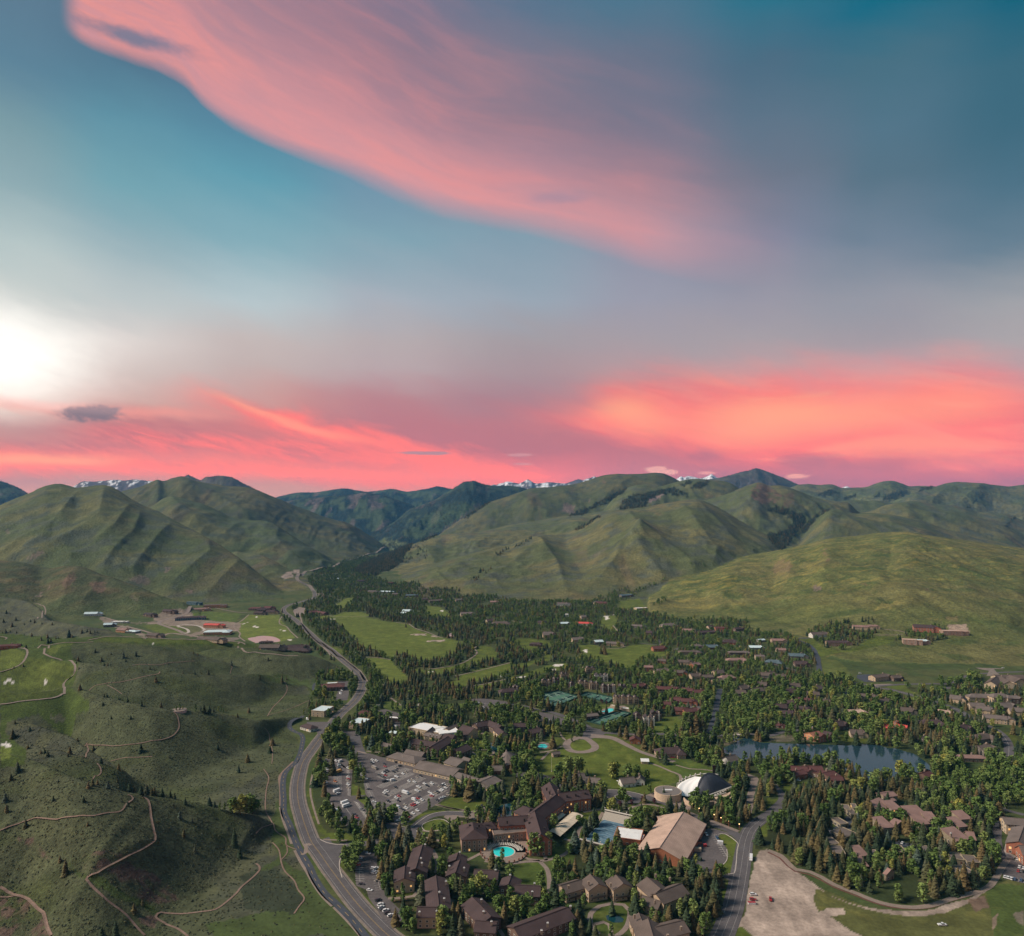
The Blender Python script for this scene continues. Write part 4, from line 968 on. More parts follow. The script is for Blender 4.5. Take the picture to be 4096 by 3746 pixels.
class MB:
	def __init__(s):
		s.v, s.f, s.mi = [], [], []

	def face(s, pts, mi=0):
		n = len(s.v)
		s.v += [tuple(p) for p in pts]
		s.f.append(tuple(range(n, n + len(pts))))
		s.mi.append(mi)

	def box(s, c, size, rz=0.0, mi=0, taper=1.0):
		cx, cy, cz = c
		hx, hy, hz_ = size[0] / 2, size[1] / 2, size[2] / 2
		n = len(s.v)
		co, si = math.cos(rz), math.sin(rz)
		for dz, t in ((-hz_, 1.0), (hz_, taper)):
			for dx, dy in ((-hx, -hy), (hx, -hy), (hx, hy), (-hx, hy)):
				dx *= t
				dy *= t
				s.v.append((cx + dx * co - dy * si, cy + dx * si + dy * co, cz + dz))
		for q in ((0, 3, 2, 1), (4, 5, 6, 7), (0, 1, 5, 4), (1, 2, 6, 5), (2, 3, 7, 6), (3, 0, 4, 7)):
			s.f.append(tuple(n + i for i in q))
			s.mi.append(mi)

	def prism(s, pts, z0, z1, mi=0, top=None):
		n = len(pts)
		a = 0.0
		for i in range(n):
			a += pts[i][0] * pts[(i + 1) % n][1] - pts[(i + 1) % n][0] * pts[i][1]
		if a < 0:
			pts = pts[::-1]
		b = len(s.v)
		s.v += [(p[0], p[1], z0) for p in pts] + [(p[0], p[1], z1) for p in pts]
		s.f.append(tuple(b + i for i in range(n))[::-1])
		s.mi.append(mi)
		s.f.append(tuple(b + n + i for i in range(n)))
		s.mi.append(mi if top is None else top)
		for i in range(n):
			j = (i + 1) % n
			s.f.append((b + i, b + j, b + n + j, b + n + i))
			s.mi.append(mi)

	def cyl(s, c, r, h, n=8, mi=0, r2=None):
		b = len(s.v)
		r2 = r if r2 is None else r2
		for rr, zz in ((r, 0), (r2, h)):
			for i in range(n):
				a = 2 * math.pi * i / n
				s.v.append((c[0] + rr * math.cos(a), c[1] + rr * math.sin(a), c[2] + zz))
		s.f.append(tuple(b + n + i for i in range(n)))
		s.mi.append(mi)
		for i in range(n):
			j = (i + 1) % n
			s.f.append((b + i, b + j, b + n + j, b + n + i))
			s.mi.append(mi)

	def bar(s, p, q, r, mi=0):
		p, q = Vector(p), Vector(q)
		d = (q - p).normalized()
		u = d.orthogonal().normalized() * r
		w = d.cross(u).normalized() * r
		b = len(s.v)
		for c in (p, q):
			for k in (u + w, w - u, -u - w, u - w):
				s.v.append(tuple(c + k))
		for i in range(4):
			j = (i + 1) % 4
			s.f.append((b + i, b + j, b + 4 + j, b + 4 + i))
			s.mi.append(mi)
		s.f += [(b + 3, b + 2, b + 1, b), (b + 4, b + 5, b + 6, b + 7)]
		s.mi += [mi, mi]

	def build(s, name, materials, parent=None, **kw):
		return mesh_obj(name, s.v, s.f, materials, parent, midx=s.mi, **kw)

def simple_mat(name, col, rough=0.8, spec=0.3, metal=0.0, scale=None, amp=0.25, bump=0.0, emit=None, es=0.0, coat=0.0):
	m_, t, b = mat(name)
	if scale:
		gp = t.node('ShaderNodeNewGeometry')
		f1, _ = t.noise(gp.outputs['Position'], scale, 5, 0.6)
		f2, _ = t.noise(gp.outputs['Position'], scale * 0.12, 3, 0.5)
		k = t.m('MULTIPLY', t.rng(f1, 0.3, 0.7, 1 - amp, 1 + amp), t.rng(f2, 0.3, 0.7, 1 - amp * 0.6, 1 + amp * 0.6))
		t.put(b.inputs['Base Color'], t.vm('SCALE', tuple(col), scale=k))
		if bump:
			bn = t.node('ShaderNodeBump')
			bn.inputs['Strength'].default_value = bump
			bn.inputs['Distance'].default_value = 0.3
			t.put(bn.inputs['Height'], f1)
			t.put(b.inputs['Normal'], bn.outputs[0])
	else:
		b.inputs['Base Color'].default_value = tuple(col) + (1,)
	b.inputs['Roughness'].default_value = rough
	b.inputs['Specular IOR Level'].default_value = spec
	b.inputs['Metallic'].default_value = metal
	if coat:
		b.inputs['Coat Weight'].default_value = coat
	if emit:
		b.inputs['Emission Color'].default_value = tuple(emit) + (1,)
		b.inputs['Emission Strength'].default_value = es
	return m_

M_ASPH = simple_mat('asphalt_road', (0.098, 0.090, 0.094), 0.9, 0.2, scale=0.9, amp=0.22)
M_ASPHD = simple_mat('asphalt_new', (0.055, 0.062, 0.078), 0.85, 0.2, scale=0.9, amp=0.2)
M_LOT = simple_mat('parking_asphalt', (0.105, 0.092, 0.092), 0.9, 0.2, scale=0.5, amp=0.25)
M_PAVE = simple_mat('paving', (0.215, 0.17, 0.148), 0.9, 0.2, scale=1.2, amp=0.2)
M_PATH = simple_mat('concrete_path', (0.23, 0.18, 0.15), 0.9, 0.2, scale=0.8, amp=0.2)
M_TRAIL = simple_mat('dirt_trail', (0.21, 0.145, 0.115), 0.95, 0.1, scale=0.7, amp=0.25)
M_GRAVEL = simple_mat('gravel_shoulder', (0.20, 0.165, 0.14), 0.95, 0.1, scale=1.4, amp=0.3)
M_KERB = simple_mat('kerb_concrete', (0.42, 0.37, 0.33), 0.9, 0.2, scale=1.0, amp=0.15)
M_GRASS = simple_mat('lawn_grass', (0.06, 0.08, 0.018), 0.95, 0.1, scale=0.5, amp=0.3)
M_WHITE = simple_mat('white_marking', (0.36, 0.34, 0.32), 0.8, 0.2, scale=1.5, amp=0.3)
M_YELLOW = simple_mat('yellow_marking', (0.36, 0.24, 0.09), 0.8, 0.2, scale=1.5, amp=0.3)

def spline(P, step=5.0, closed=False):
	P = [np.asarray(p, float) for p in P]
	n = len(P)
	out = []
	rng_ = range(n if closed else n - 1)
	for i in rng_:
		if closed:
			a, b, c, d = P[(i - 1) % n], P[i], P[(i + 1) % n], P[(i + 2) % n]
		else:
			a, b, c, d = P[max(i - 1, 0)], P[i], P[i + 1], P[min(i + 2, n - 1)]
		L = np.linalg.norm(c - b)
		k = max(1, int(L / step))
		for j in range(k):
			t = j / k
			out.append(0.5 * ((2 * b) + (-a + c) * t + (2 * a - 5 * b + 4 * c - d) * t * t + (-a + 3 * b - 3 * c + d) * t ** 3))
	if not closed:
		out.append(P[-1])
	return np.array(out)

def ribbon(name, s, w, material, off=0.12, step=5.0, shift=0.0, closed=False, kind='structure', parent=None, exc=True, pad=1.5, xy=None, across=2, dash=None, height=0.0):
	"""A strip of surface draped along a traced line."""
	if xy is None:
		P = [W3(p)[:2] for p in (trace(s) if isinstance(s, str) else s)]
		xy = spline(P, step, closed)
	t = np.gradient(xy, axis=0)
	if closed:
		t[0] = xy[1] - xy[-1]
		t[-1] = xy[0] - xy[-2]
	t /= np.linalg.norm(t, axis=1)[:, None] + 1e-9
	nrm = np.stack([t[:, 1], -t[:, 0]], 1)
	ww = np.broadcast_to(np.asarray(w, float), (len(xy),)) if np.ndim(w) == 0 else np.interp(np.linspace(0, 1, len(xy)), np.linspace(0, 1, len(w)), w)
	lanes = np.linspace(-0.5, 0.5, across + 1)
	V, Fc = [], []
	for k in lanes:
		V.append(xy + nrm * (ww * k + shift)[:, None])
	V = np.array(V)                            # lanes, n, 2
	zz = hgt(V[..., 0], V[..., 1])
	if across > 1:
		zz = np.maximum(zz, zz.max(0, keepdims=True) - 0.35)
	zz = zz + off
	n = len(xy)
	verts = [(V[l, i, 0], V[l, i, 1], zz[l, i]) for l in range(len(lanes)) for i in range(n)]
	m_ = n if closed else n - 1
	for l in range(across):
		for i in range(m_):
			if dash and (i // dash) % 2:
				continue
			j = (i + 1) % n
			Fc.append((l * n + i, (l + 1) * n + i, (l + 1) * n + j, l * n + j)[::-1])
	if height:
		b = len(verts)
		verts += [(v[0], v[1], v[2] - height - 0.15) for v in verts]
		L = across
		for i in range(m_):
			j = (i + 1) % n
			Fc.append((i, j, b + j, b + i)[::-1])
			Fc.append((L * n + i, L * n + j, b + L * n + j, b + L * n + i))
	o = mesh_obj(name, verts, Fc, material, parent, kind=None if parent is not None else kind)
	if exc:
		a = xy + nrm * (ww / 2 + shift + pad)[:, None]
		b_ = xy + nrm * (-ww / 2 + shift - pad)[:, None]
		for i in range(n - 1):
			mark_exc([a[i], a[i + 1], b_[i + 1], b_[i]])
	return o, xy

def mark_exc(poly, v=1.0):
	P = []
	for p in poly:
		P.append((p[0] / max(p[1], 60) * F + CX, p[1]))
	x0, x1 = min(p[0] for p in P), max(p[0] for p in P)
	y0, y1 = min(p[1] for p in P), max(p[1] for p in P)
	i0, i1 = np.searchsorted(US, x0) - 1, np.searchsorted(US, x1) + 1
	j0, j1 = np.searchsorted(DS, y0) - 1, np.searchsorted(DS, y1) + 1
	i0, j0 = max(i0, 0), max(j0, 0)
	q = (slice(i0, i1), slice(j0, j1))
	if UU[q].size:
		EXC[q] = np.maximum(EXC[q], in_poly(UU[q], DD[q], P) * v)

def area(name, s, material, z=0.06, kind='structure', parent=None, exc=True, smooth_=False, thick=0.0):
	P = [W3(p)[:2] for p in (trace(s) if isinstance(s, str) else s)]
	if smooth_:
		P = list(spline(P, 3.0, True))
	bm = bmesh.new()
	vs = [bm.verts.new((p[0], p[1], z)) for p in P]
	f = bm.faces.new(vs)
	f.normal_update()
	if f.normal.z < 0:
		f.normal_flip()
	if thick:
		r = bmesh.ops.extrude_face_region(bm, geom=[f])
		for v in [g_ for g_ in r['geom'] if isinstance(g_, bmesh.types.BMVert)]:
			v.co.z += thick
	bmesh.ops.triangulate(bm, faces=bm.faces[:])
	me = bpy.data.meshes.new(name)
	bm.to_mesh(me)
	bm.free()
	me.materials.append(material)
	o = bpy.data.objects.new(name, me)
	COL.objects.link(o)
	if parent is not None:
		o.parent = parent
	else:
		o['kind'] = kind
	if exc:
		mark_exc(P)
	return o, P

# ================================================================== roads
HWY = 'C1 1240,1500 1050,1378 850,1180 740,1050 650,930 575,830 500,720 440,640 395,530 360,420 335,330 325,230 335,130 365,15 B1 398,1232 437,1180 495,1100 575,1000 660,900 722,845 780,790 825,720 843,650 815,590 760,535 690,480 600,400 500,330 430,265 380,220 310,155 250,115 218,85 225,60 270,35 330,22 400,0 A1 455,1165 462,1135 445,1100 410,1065 345,1035 322,1010 335,980 380,965 440,950 520,930 620,915 700,885 800,850 880,820 960,800 1040,770 1100,755'
_, hw = ribbon('gravel_shoulder', HWY, [15.5, 15.5, 15.5, 15, 15, 15, 15, 14, 14, 14, 14, 14], M_GRAVEL, 0.05, step=8)
ribbon('road', HWY, [11.8] * 3 + [11.5] * 7, M_ASPH, 0.14, xy=hw, exc=False)
for sh, mm in ((-0.22, M_YELLOW), (0.22, M_YELLOW), (-4.6, M_WHITE), (4.6, M_WHITE)):
	ribbon('road_marking', None, 0.16, mm, 0.2, xy=hw[:int(len(hw) * 0.45)], shift=sh, exc=False, across=1)
CANAL = 'C1 960,1480 860,1378 760,1250 640,1130 540,1040 460,920 420,830 350,710 300,600 265,500 220,400 218,300 212,180 230,90 290,30 315,5 B1 330,1245 350,1200 365,1130 370,1090 350,1055 300,1035 265,1005 268,975 300,950 340,930 370,912'
_, cw = ribbon('bike_path', CANAL, 5.6, M_ASPHD, 0.14)
ribbon('path_marking', None, 0.3, M_YELLOW, 0.2, xy=cw, exc=False, across=1, dash=1)
ribbon('bike_path', 'B1 490,750 455,720 452,680 465,655', 4, M_ASPHD, 0.14)
ribbon('dirt_trail', 'C1 200,350 200,230 190,130 210,90 270,30 300,0', 4, M_TRAIL, 0.12)
for s, w in (('C1 188,360 215,470 250,560 280,650', 2.0), ('C1 305,700 350,790 400,870 450,960 520,1060 600,1140', 2.2), ('C1 445,95 430,180 430,260 455,370 495,495', 1.8), ('C1 610,1150 700,1240 790,1340 820,1378', 1.6)):
	ribbon('dirt_trail', s, w, M_PATH, 0.14)
ribbon('path', 'C1 360,735 390,720 395,680 385,655 410,650 430,660', 3, M_PATH, 0.15)
ribbon('path', 'B1 470,330 520,340 560,375 600,400 640,440 690,460 740,500 790,540 820,560 845,610 870,635 930,650 1000,670', 4.2, M_PATH, 0.14)
ribbon('path', 'B1 640,440 600,445 560,400 500,345 440,290 370,200 355,150 340,110', 4.0, M_PATH, 0.14)
# the east road past the junction and its markings
EAST = 'C2 1580,1480 1650,1378 1700,1260 1740,1150 1775,1000 1800,860 1820,730 1840,620 1880,530 1960,460 2016,425 C3 60,370 120,300 100,250 60,210 40,180'
_, er = ribbon('road', EAST, [15, 14.5, 14, 13, 12, 9, 8], M_ASPH, 0.14)
for sh, mm in ((0.0, M_WHITE), (-4.4, M_WHITE), (4.4, M_WHITE)):
	ribbon('road_marking', None, 0.17, mm, 0.2, xy=er[:int(len(er) * 0.7)], shift=sh, exc=False, across=1)
# roads through the resort
VR = 'C2 1830,640 1720,545 1600,505 1450,450 1330,385 1240,340 1100,295 900,250 780,240 640,220 500,205 400,195 320,160 250,120 180,100 100,100 20,110'
_, vr = ribbon('road', VR, [9, 9, 9, 9, 9, 11, 12, 10, 8, 8, 9, 10], M_ASPH, 0.13)
area('road', 'C2 740,250 800,240 960,270 1020,300 1000,330 940,330 830,330 790,340 740,340 700,290', M_ASPH, 0.125)
area('traffic_island', 'C2 810,270 840,262 930,272 952,290 940,305 880,312 830,300', M_GRASS, 0.16, smooth_=True)
ribbon('kerb', 'C2 810,270 840,262 930,272 952,290 940,305 880,312 830,300', 0.6, M_KERB, 0.28, closed=True, exc=False, across=1, height=0.12, step=3)
ribbon('road', 'B3 100,1378 60,1360 0,1440', 6, M_ASPH, 0.12)
ribbon('road', 'C2 1790,90 1860,110 1910,130 1900,200 1880,290 1850,400', 8, M_PAVE, 0.11)
# entrance to the hotel
EN = 'C1 500,620 600,680 690,660 830,650 930,635 1050,605 1150,580'
ribbon('road', EN, [18, 10, 9, 8.5, 8.5, 9, 9], M_ASPH, 0.125)
area('road', 'C1 480,600 530,620 600,645 720,655 720,720 680,760 655,830 675,915 600,800 540,700', M_ASPH, 0.115)
ribbon('road', 'C1 1075,480 1110,560 1160,570 1240,560 1290,600 1350,655', [13, 13, 12, 10, 9], M_ASPH, 0.13)
ribbon('road', 'C1 1130,540 1230,530 1290,480 1370,430 1480,410 1600,408 1680,420', 9, M_ASPH, 0.135)
area('paving', 'C1 1500,400 1680,395 1740,380 1790,345 1810,380 1790,440 1720,460 1640,440 1590,440 1560,460 1585,510 1560,530 1520,500 1530,470 1480,440', M_PAVE, 0.11)
ribbon('road', 'C1 1290,600 1240,620 1250,650 1220,680', 7, M_ASPH, 0.12)
ribbon('road', 'B1 780,1070 800,1150 830,1220', 12, M_ASPH, 0.12)
ribbon('kerb', 'C1 1100,490 1160,515 1230,515 1290,470 1370,420 1480,395 1600,395 1700,400', 0.6, M_KERB, 0.27, exc=False, across=1, height=0.12, step=3)
ribbon('kerb', 'C1 505,615 560,640 640,655 720,655', 0.7, M_KERB, 0.27, exc=False, across=1, height=0.12, step=3)
ribbon('kerb', 'C1 725,715 680,745 658,790 660,850 678,915', 0.7, M_KERB, 0.27, exc=False, across=1, height=0.12, step=3)
ribbon('kerb', 'C1 1310,500 1400,460 1480,460 1530,510 1400,550 1330,545', 0.6, M_KERB, 0.27, closed=True, exc=False, across=1, height=0.12, step=3)
ribbon('kerb', 'C1 1210,600 1260,620 1255,650 1220,675', 0.6, M_KERB, 0.27, exc=False, across=1, height=0.12, step=3)
ribbon('kerb', 'C1 1265,545 1290,590 1330,615', 0.6, M_KERB, 0.27, exc=False, across=1, height=0.12, step=3)
# parking lots
area('parking_lot', 'C1 545,55 640,40 760,60 745,270 870,265 790,290 850,340 910,480 830,520 760,525 680,500 600,400 580,320 540,240 535,120', M_LOT, 0.09)
area('parking_lot', 'B1 545,1245 620,1240 750,1260 742,1378 C1 745,80 530,90 B1 540,1330', M_LOT, 0.088)
area('parking_lot', 'B1 700,1060 800,1045 830,1200 900,1210 1000,1240 1080,1250 1260,1310 1420,1378 C1 1550,160 1530,200 1520,270 1420,340 1280,420 1180,500 1100,490 1060,430 1000,390 940,400 860,250 840,60 B1 800,1300 790,1160', M_LOT, 0.087)
area('parking_lot', 'C1 850,700 960,730 950,800 960,830 990,950 1020,1060 1160,1190 1160,1240 1090,1290 1080,1330 1010,1270 960,1180 890,1080 870,1010 790,980 780,870 790,780 820,730', M_LOT, 0.089)
area('parking_lot', 'C2 1470,570 1560,520 1700,560 1790,590 1640,570 1620,600 1690,680 1690,780 1620,850 1600,880 1740,880 1720,940 1640,900 1450,850 1400,740 1430,660 1480,600', M_LOT, 0.086)
area('parking_lot', 'C3 1850,800 2016,740 2016,960 1850,920', M_LOT, 0.086)
area('parking_lot', 'C3 455,560 540,510 620,430 690,440 690,520 620,560 500,620 470,640', M_ASPHD, 0.09)
area('parking_lot', 'C3 1430,730 1560,770 1600,800 1590,850 1420,820', M_ASPHD, 0.09)
area('parking_lot', 'C3 930,620 1080,640 1180,680 1320,720 1420,780 1360,800 1200,760 1000,680', M_ASPHD, 0.088)
area('parking_lot', 'B1 1660,780 1800,775 1980,800 1990,850 1900,880 1800,900 1740,840 1720,800', M_LOT, 0.09)
area('parking_lot', 'B2 60,850 160,870 320,900 470,960 440,990 330,980 130,940 90,900', M_LOT, 0.09)
area('parking_lot', 'B1 640,640 750,640 740,700 720,790 620,790 650,700', M_LOT, 0.09)
area('parking_lot', 'B1 400,960 640,960 600,1040 500,1080 480,1040 400,1000', M_LOT, 0.09)
area('parking_lot', 'B1 650,1030 800,1030 800,1110 640,1100', M_LOT, 0.085)
area('parking_lot', 'B1 950,870 1020,860 1150,900 1130,1010 1060,1040 1030,960 960,930', M_LOT, 0.088)
area('parking_lot', 'B3 700,590 790,585 980,620 980,640 760,645 700,615', M_ASPHD, 0.09)
area('parking_lot', 'B2 1290,820 1460,815 1490,850 1450,870 1300,840', M_LOT, 0.09)
area('paving', 'C2 1040,270 1160,230 1290,270 1400,300 1420,330 1400,390 1300,360 1200,300', M_PAVE, 0.105)
ribbon('path', 'C2 1330,370 1500,430 1660,490 1800,545', 4.5, M_PAVE, 0.19, exc=False, shift=3)
area('paving', 'C2 1330,770 1400,740 1430,790 1420,780 1340,785', M_LOT, 0.083)
area('paving', 'C2 930,680 1040,640 1040,720 1300,770 1330,780 1160,800 950,770', M_LOT, 0.083)
for s in ('C2 1625,575 1680,572 1775,640 1772,700 1750,880 1660,870 1620,850 1690,780 1692,690', 'C2 1330,770 1400,790 1430,775'):
	ribbon('kerb', s, 0.6, M_KERB, 0.24, exc=False, across=1, height=0.12, step=3)
ribbon('kerb', 'C2 740,270 790,320 830,330', 0.6, M_KERB, 0.24, exc=False, across=1, height=0.12, step=3)
ribbon('kerb', 'C2 640,235 780,222 960,245 1060,275', 0.6, M_KERB, 0.24, exc=False, across=1, height=0.12, step=3)
ribbon('kerb', 'C1 1420,335 1500,360 1600,380 1700,405', 2.2, M_PATH, 0.16, across=1, step=3)
# village streets and loop
ribbon('road', 'B2 620,1070 700,1075 800,1090 900,1140 1000,1190 1100,1225 1200,1250 1280,1275', [16, 12, 9, 7.5, 7, 7, 7], M_PAVE, 0.12)
ribbon('road', 'B2 450,1110 430,1150 470,1190 560,1198 640,1180 655,1150 620,1115 580,1090 530,1085', 9, M_PAVE, 0.115, closed=True)
area('road', 'B2 570,1000 610,1000 700,1020 740,1050 700,1075 600,1100 540,1100 560,1060', M_ASPH, 0.11)
ribbon('road', 'B2 610,1010 560,980 440,930 330,890 160,850 0,820', 9, M_ASPH, 0.12)
ribbon('road', 'B2 690,1045 800,1050 1000,1060 1150,1055 1320,1065 1450,1080 1560,1075 1700,1060 1850,1055 2016,1070 B3 100,1045 260,1020 360,980', 7.5, M_ASPH, 0.12)
ribbon('road', 'B2 1545,1070 1570,1000 1600,900 1620,780 1640,700', 8, M_ASPHD, 0.118)
ribbon('path', 'B2 1085,1285 1160,1310 1250,1350 1320,1378 C2 1330,155', 3.2, M_PATH, 0.12)
for s, w in (('B2 220,1200 300,1190 400,1150', 3), ('B2 230,1260 290,1200', 3), ('B2 370,1000 375,1040 400,1085 430,1110', 2.6), ('B2 430,1110 500,1075', 3), ('B2 0,1120 60,1120 130,1140 150,1190 80,1230', 3),
			 ('C2 560,400 640,385 720,375 800,380', 3.2), ('C2 800,378 900,380 960,355 1050,335 1130,345 1230,385', 3.4), ('C2 0,805 100,790 260,780 400,740 450,700', 3.6), ('C2 220,790 270,840 290,900 295,990 290,1060 300,1120', 3.6), ('C2 65,745 130,770 220,780', 3.2), ('C2 250,720 270,780', 3),
			 ('C2 450,700 500,640 540,520 640,500 720,400', 3.4), ('C2 410,610 510,640', 3.2), ('C2 680,1360 620,1280 620,1200 690,1140 780,1120 880,1130 930,1180 910,1290 860,1350 820,1378', 3.6), ('C2 640,1285 720,1265 770,1290 780,1378', 3.2), ('C2 200,1240 190,1180', 2.4),
			 ('C1 1660,780 1740,740 1800,700 1790,650', 3), ('C1 1385,690 1420,760 1430,830 1420,880', 3.6), ('C1 1420,870 1500,875', 2.8), ('C1 1040,1080 1150,1075 1240,1060 1290,1000', 3.2), ('C1 1230,960 1280,970', 2.4), ('C1 1540,1080 1535,1200', 3), ('C1 1740,1030 1850,1040 1900,1010', 2.6), ('C1 1900,1300 1950,1378', 2.6),
			 ('C1 1310,545 1400,550 1540,515', 2.4), ('C1 530,615 640,620 720,622', 2.2), ('C1 1330,600 1420,620 1500,640', 3), ('C1 1710,250 1790,270 1860,280 2016,300', 3.2), ('C1 1410,340 1540,370 1650,385 1700,405', 2.4), ('C1 1800,785 1870,800', 2.6),
			 ('B1 1700,1195 1790,1250 1870,1210 1850,1180 1740,1180', 2.6), ('B1 1690,1190 1620,1230', 2.6), ('B1 870,1190 960,1200 1040,1175', 2.4), ('B1 800,1190 870,1210', 3), ('B1 1690,1085 1760,1060 1830,1010 1860,990', 5), ('B1 1060,770 1140,830', 3), ('B1 1880,950 1900,990', 3),
			 ('B1 560,120 640,133 780,130 900,128', 3), ('B1 1200,185 1260,225 1340,250 1440,290 1475,300', 3), ('B1 1350,545 1450,535 1560,515 1640,490 1720,440 1740,410 1720,380 1750,360', 3.4), ('B1 1560,600 1700,570 1880,525 2016,490', 3.2), ('B1 1640,690 1780,665 1900,640 2016,610', 3.2), ('B1 1100,175 1200,190', 3), ('B1 860,450 960,455 1060,470', 2.8),
			 ('B1 205,130 185,160 190,190 240,210 270,245 330,300', 3), ('B0 1960,115 1900,165 1850,190 1845,220 1890,260 1885,290 1930,325', 3.4), ('B0 1890,335 1875,365 1910,390 2016,412 B1 100,425 220,438 330,440', 3.4), ('B2 795,200 830,240 880,275', 3.2), ('B2 750,380 830,382 900,360', 3), ('B2 440,460 540,475', 3), ('B2 1010,515 1040,530', 3), ('B2 1290,1300 1400,1330 1500,1335 1640,1355', 2.4),
			 ('B3 1640,1080 1700,1090', 3), ('B3 850,1065 960,1080 1080,1110', 5), ('B3 1300,1210 1400,1240 1500,1300', 4), ('C3 0,700 100,740 160,800 220,850 330,870 420,910 520,970 700,1040 820,1090 960,1130 1140,1150 1300,1130 1450,1080 1600,1040 1720,1000 1780,940 1850,820 1900,760', 4.5), ('C3 860,800 B3 0,0', 0)):
	if w:
		ribbon('path', s, w, M_PATH if w != 3.6 else M_PAVE, 0.16)
ribbon('mulch_bed', 'C3 0,715 90,760 150,820 210,865 320,890 420,935 520,990 700,1060 820,1108 960,1145 1140,1163 1300,1145 1450,1095 1600,1055', 1.6, simple_mat('red_mulch', (0.13, 0.06, 0.05), 0.95, 0.1, scale=1.5), 0.12, exc=False)
ribbon('road', 'C3 1800,360 1900,390 2016,420', 6, M_ASPH, 0.12)
ribbon('road', 'C3 1880,470 1820,500 1800,600 1820,700 1860,770 1960,790', 7, M_ASPH, 0.12)
area('paving', 'C3 1880,620 1920,640 1900,720 1960,750 1900,780 1850,720', M_KERB, 0.11)
# right hand valley roads
R2 = 'B3 540,620 620,640 760,665 860,690 960,705 1100,740 1250,780 1400,830 1500,870 1600,930 1720,990 1800,1030 1860,1080 1895,1150 1890,1240 1860,1280'
_, r2 = ribbon('road', R2, [8, 9, 11, 12, 11, 11, 11, 10, 10, 10], M_ASPH, 0.14)
ribbon('road_marking', None, 0.25, M_WHITE, 0.2, xy=r2, exc=False, across=1)
ribbon('road', 'B3 860,680 1000,668 1150,662 1300,660 1420,655 1560,600 1760,575 2016,565', 8, M_ASPH, 0.13)
area('paving', 'B3 790,665 960,660 1060,670 900,680 860,690 790,690', M_PAVE, 0.12)
area('parking_lot', 'B3 1340,690 1440,680 1700,665 1700,680 1450,700 1340,705', M_LOT, 0.1)
ribbon('road', 'B3 580,790 620,740 690,690 720,665', 8, M_ASPHD, 0.12)
ribbon('road', 'B3 620,640 520,615 450,600 410,580 400,520 385,440 330,360 240,320 230,305 330,300', 9, M_ASPHD, 0.3)
ribbon('road', 'B3 0,500 60,510 160,540 B3 250,560', 6, M_ASPH, 0.12)
ribbon('road', 'B3 830,222 1000,240 1100,262', 3.4, M_PATH, 0.35)
ribbon('road', 'B3 860,278 1000,276 1060,270', 3, M_PATH, 0.35)
ribbon('road', 'B3 250,290 310,300', 4, M_ASPHD, 0.3)
area('parking_lot', 'B3 1630,528 1780,520 1840,540 1860,548 1780,545 1800,570 1840,600 1720,600 1740,560 1660,545', M_GRAVEL, 0.5)
ribbon('road', 'B2 1280,400 1310,380 1380,375 B2 1440,380', 7, M_ASPH, 0.12)
ribbon('road', 'B2 1280,395 1330,425', 5, M_PATH, 0.12)
ribbon('road', 'B2 1540,405 1620,420 1740,435 1770,440', 7, M_ASPH, 0.12)
ribbon('road', 'B2 1150,310 1170,350 1100,350 1000,340', 5, M_ASPH, 0.12)
ribbon('road', 'B2 1740,340 1800,370', 4, M_PATH, 0.12)
ribbon('road', 'B2 1620,250 1750,252 1850,255', 4, M_PATH, 0.12)
ribbon('road', 'A2 860,1255 920,1252 980,1240 1000,1235', 4, M_PATH, 0.2)
ribbon('road', 'B2 0,165 50,172 90,180', 5, M_PATH, 0.12)
ribbon('road', 'A0 2016,1285 1900,1280 1780,1262 1680,1240', 5, M_GRAVEL, 0.3)
# streets of the new houses at the foot of the left hill
ribbon('road', 'B0 1500,55 1480,90 1440,120 1340,145 1270,165 1250,185 1300,205 1400,240 1450,265', 10, M_PAVE, 0.35)
ribbon('road', 'B0 1260,165 1150,178 1050,182 950,170 880,155 800,135', 6, M_PATH, 0.4)
ribbon('road', 'B0 1450,265 1485,255 1470,230 1400,205 1460,195 1560,205 1610,235 1590,245', 6, M_KERB, 0.4)
ribbon('road', 'B0 1140,300 1300,275 1450,275 1560,290 1640,300', 9, M_PATH, 0.4)
ribbon('road', 'B0 1000,210 1120,240 1200,265', 7, M_PATH, 0.4)
area('parking_lot', 'B1 290,80 340,55 395,65 390,110 310,130', M_PAVE, 0.1)
# cart paths on the left golf terraces
for s, w in (('B0 0,372 60,375 190,382 215,410 205,450 170,500 110,535 0,567', 3.0), ('B0 190,382 300,375 370,362 450,345 540,335 640,335 735,330', 3.0), ('B0 690,318 800,295 880,287 1000,292 1150,298 1300,305 1500,313 1700,318 1880,330 1930,350', 3.0),
			 ('B0 385,360 350,395 350,425 400,450 500,475 575,500 592,540 580,590 520,635 500,665 508,700 490,740 430,770 330,783 180,797 50,820 0,823', 3.0), ('B0 295,148 330,130 355,110 358,80 345,50 310,35 265,22', 3.0), ('B0 0,290 40,295 55,300 40,312', 2.6)):
	ribbon('cart_path', s, w, M_PATH, 0.3, step=4)
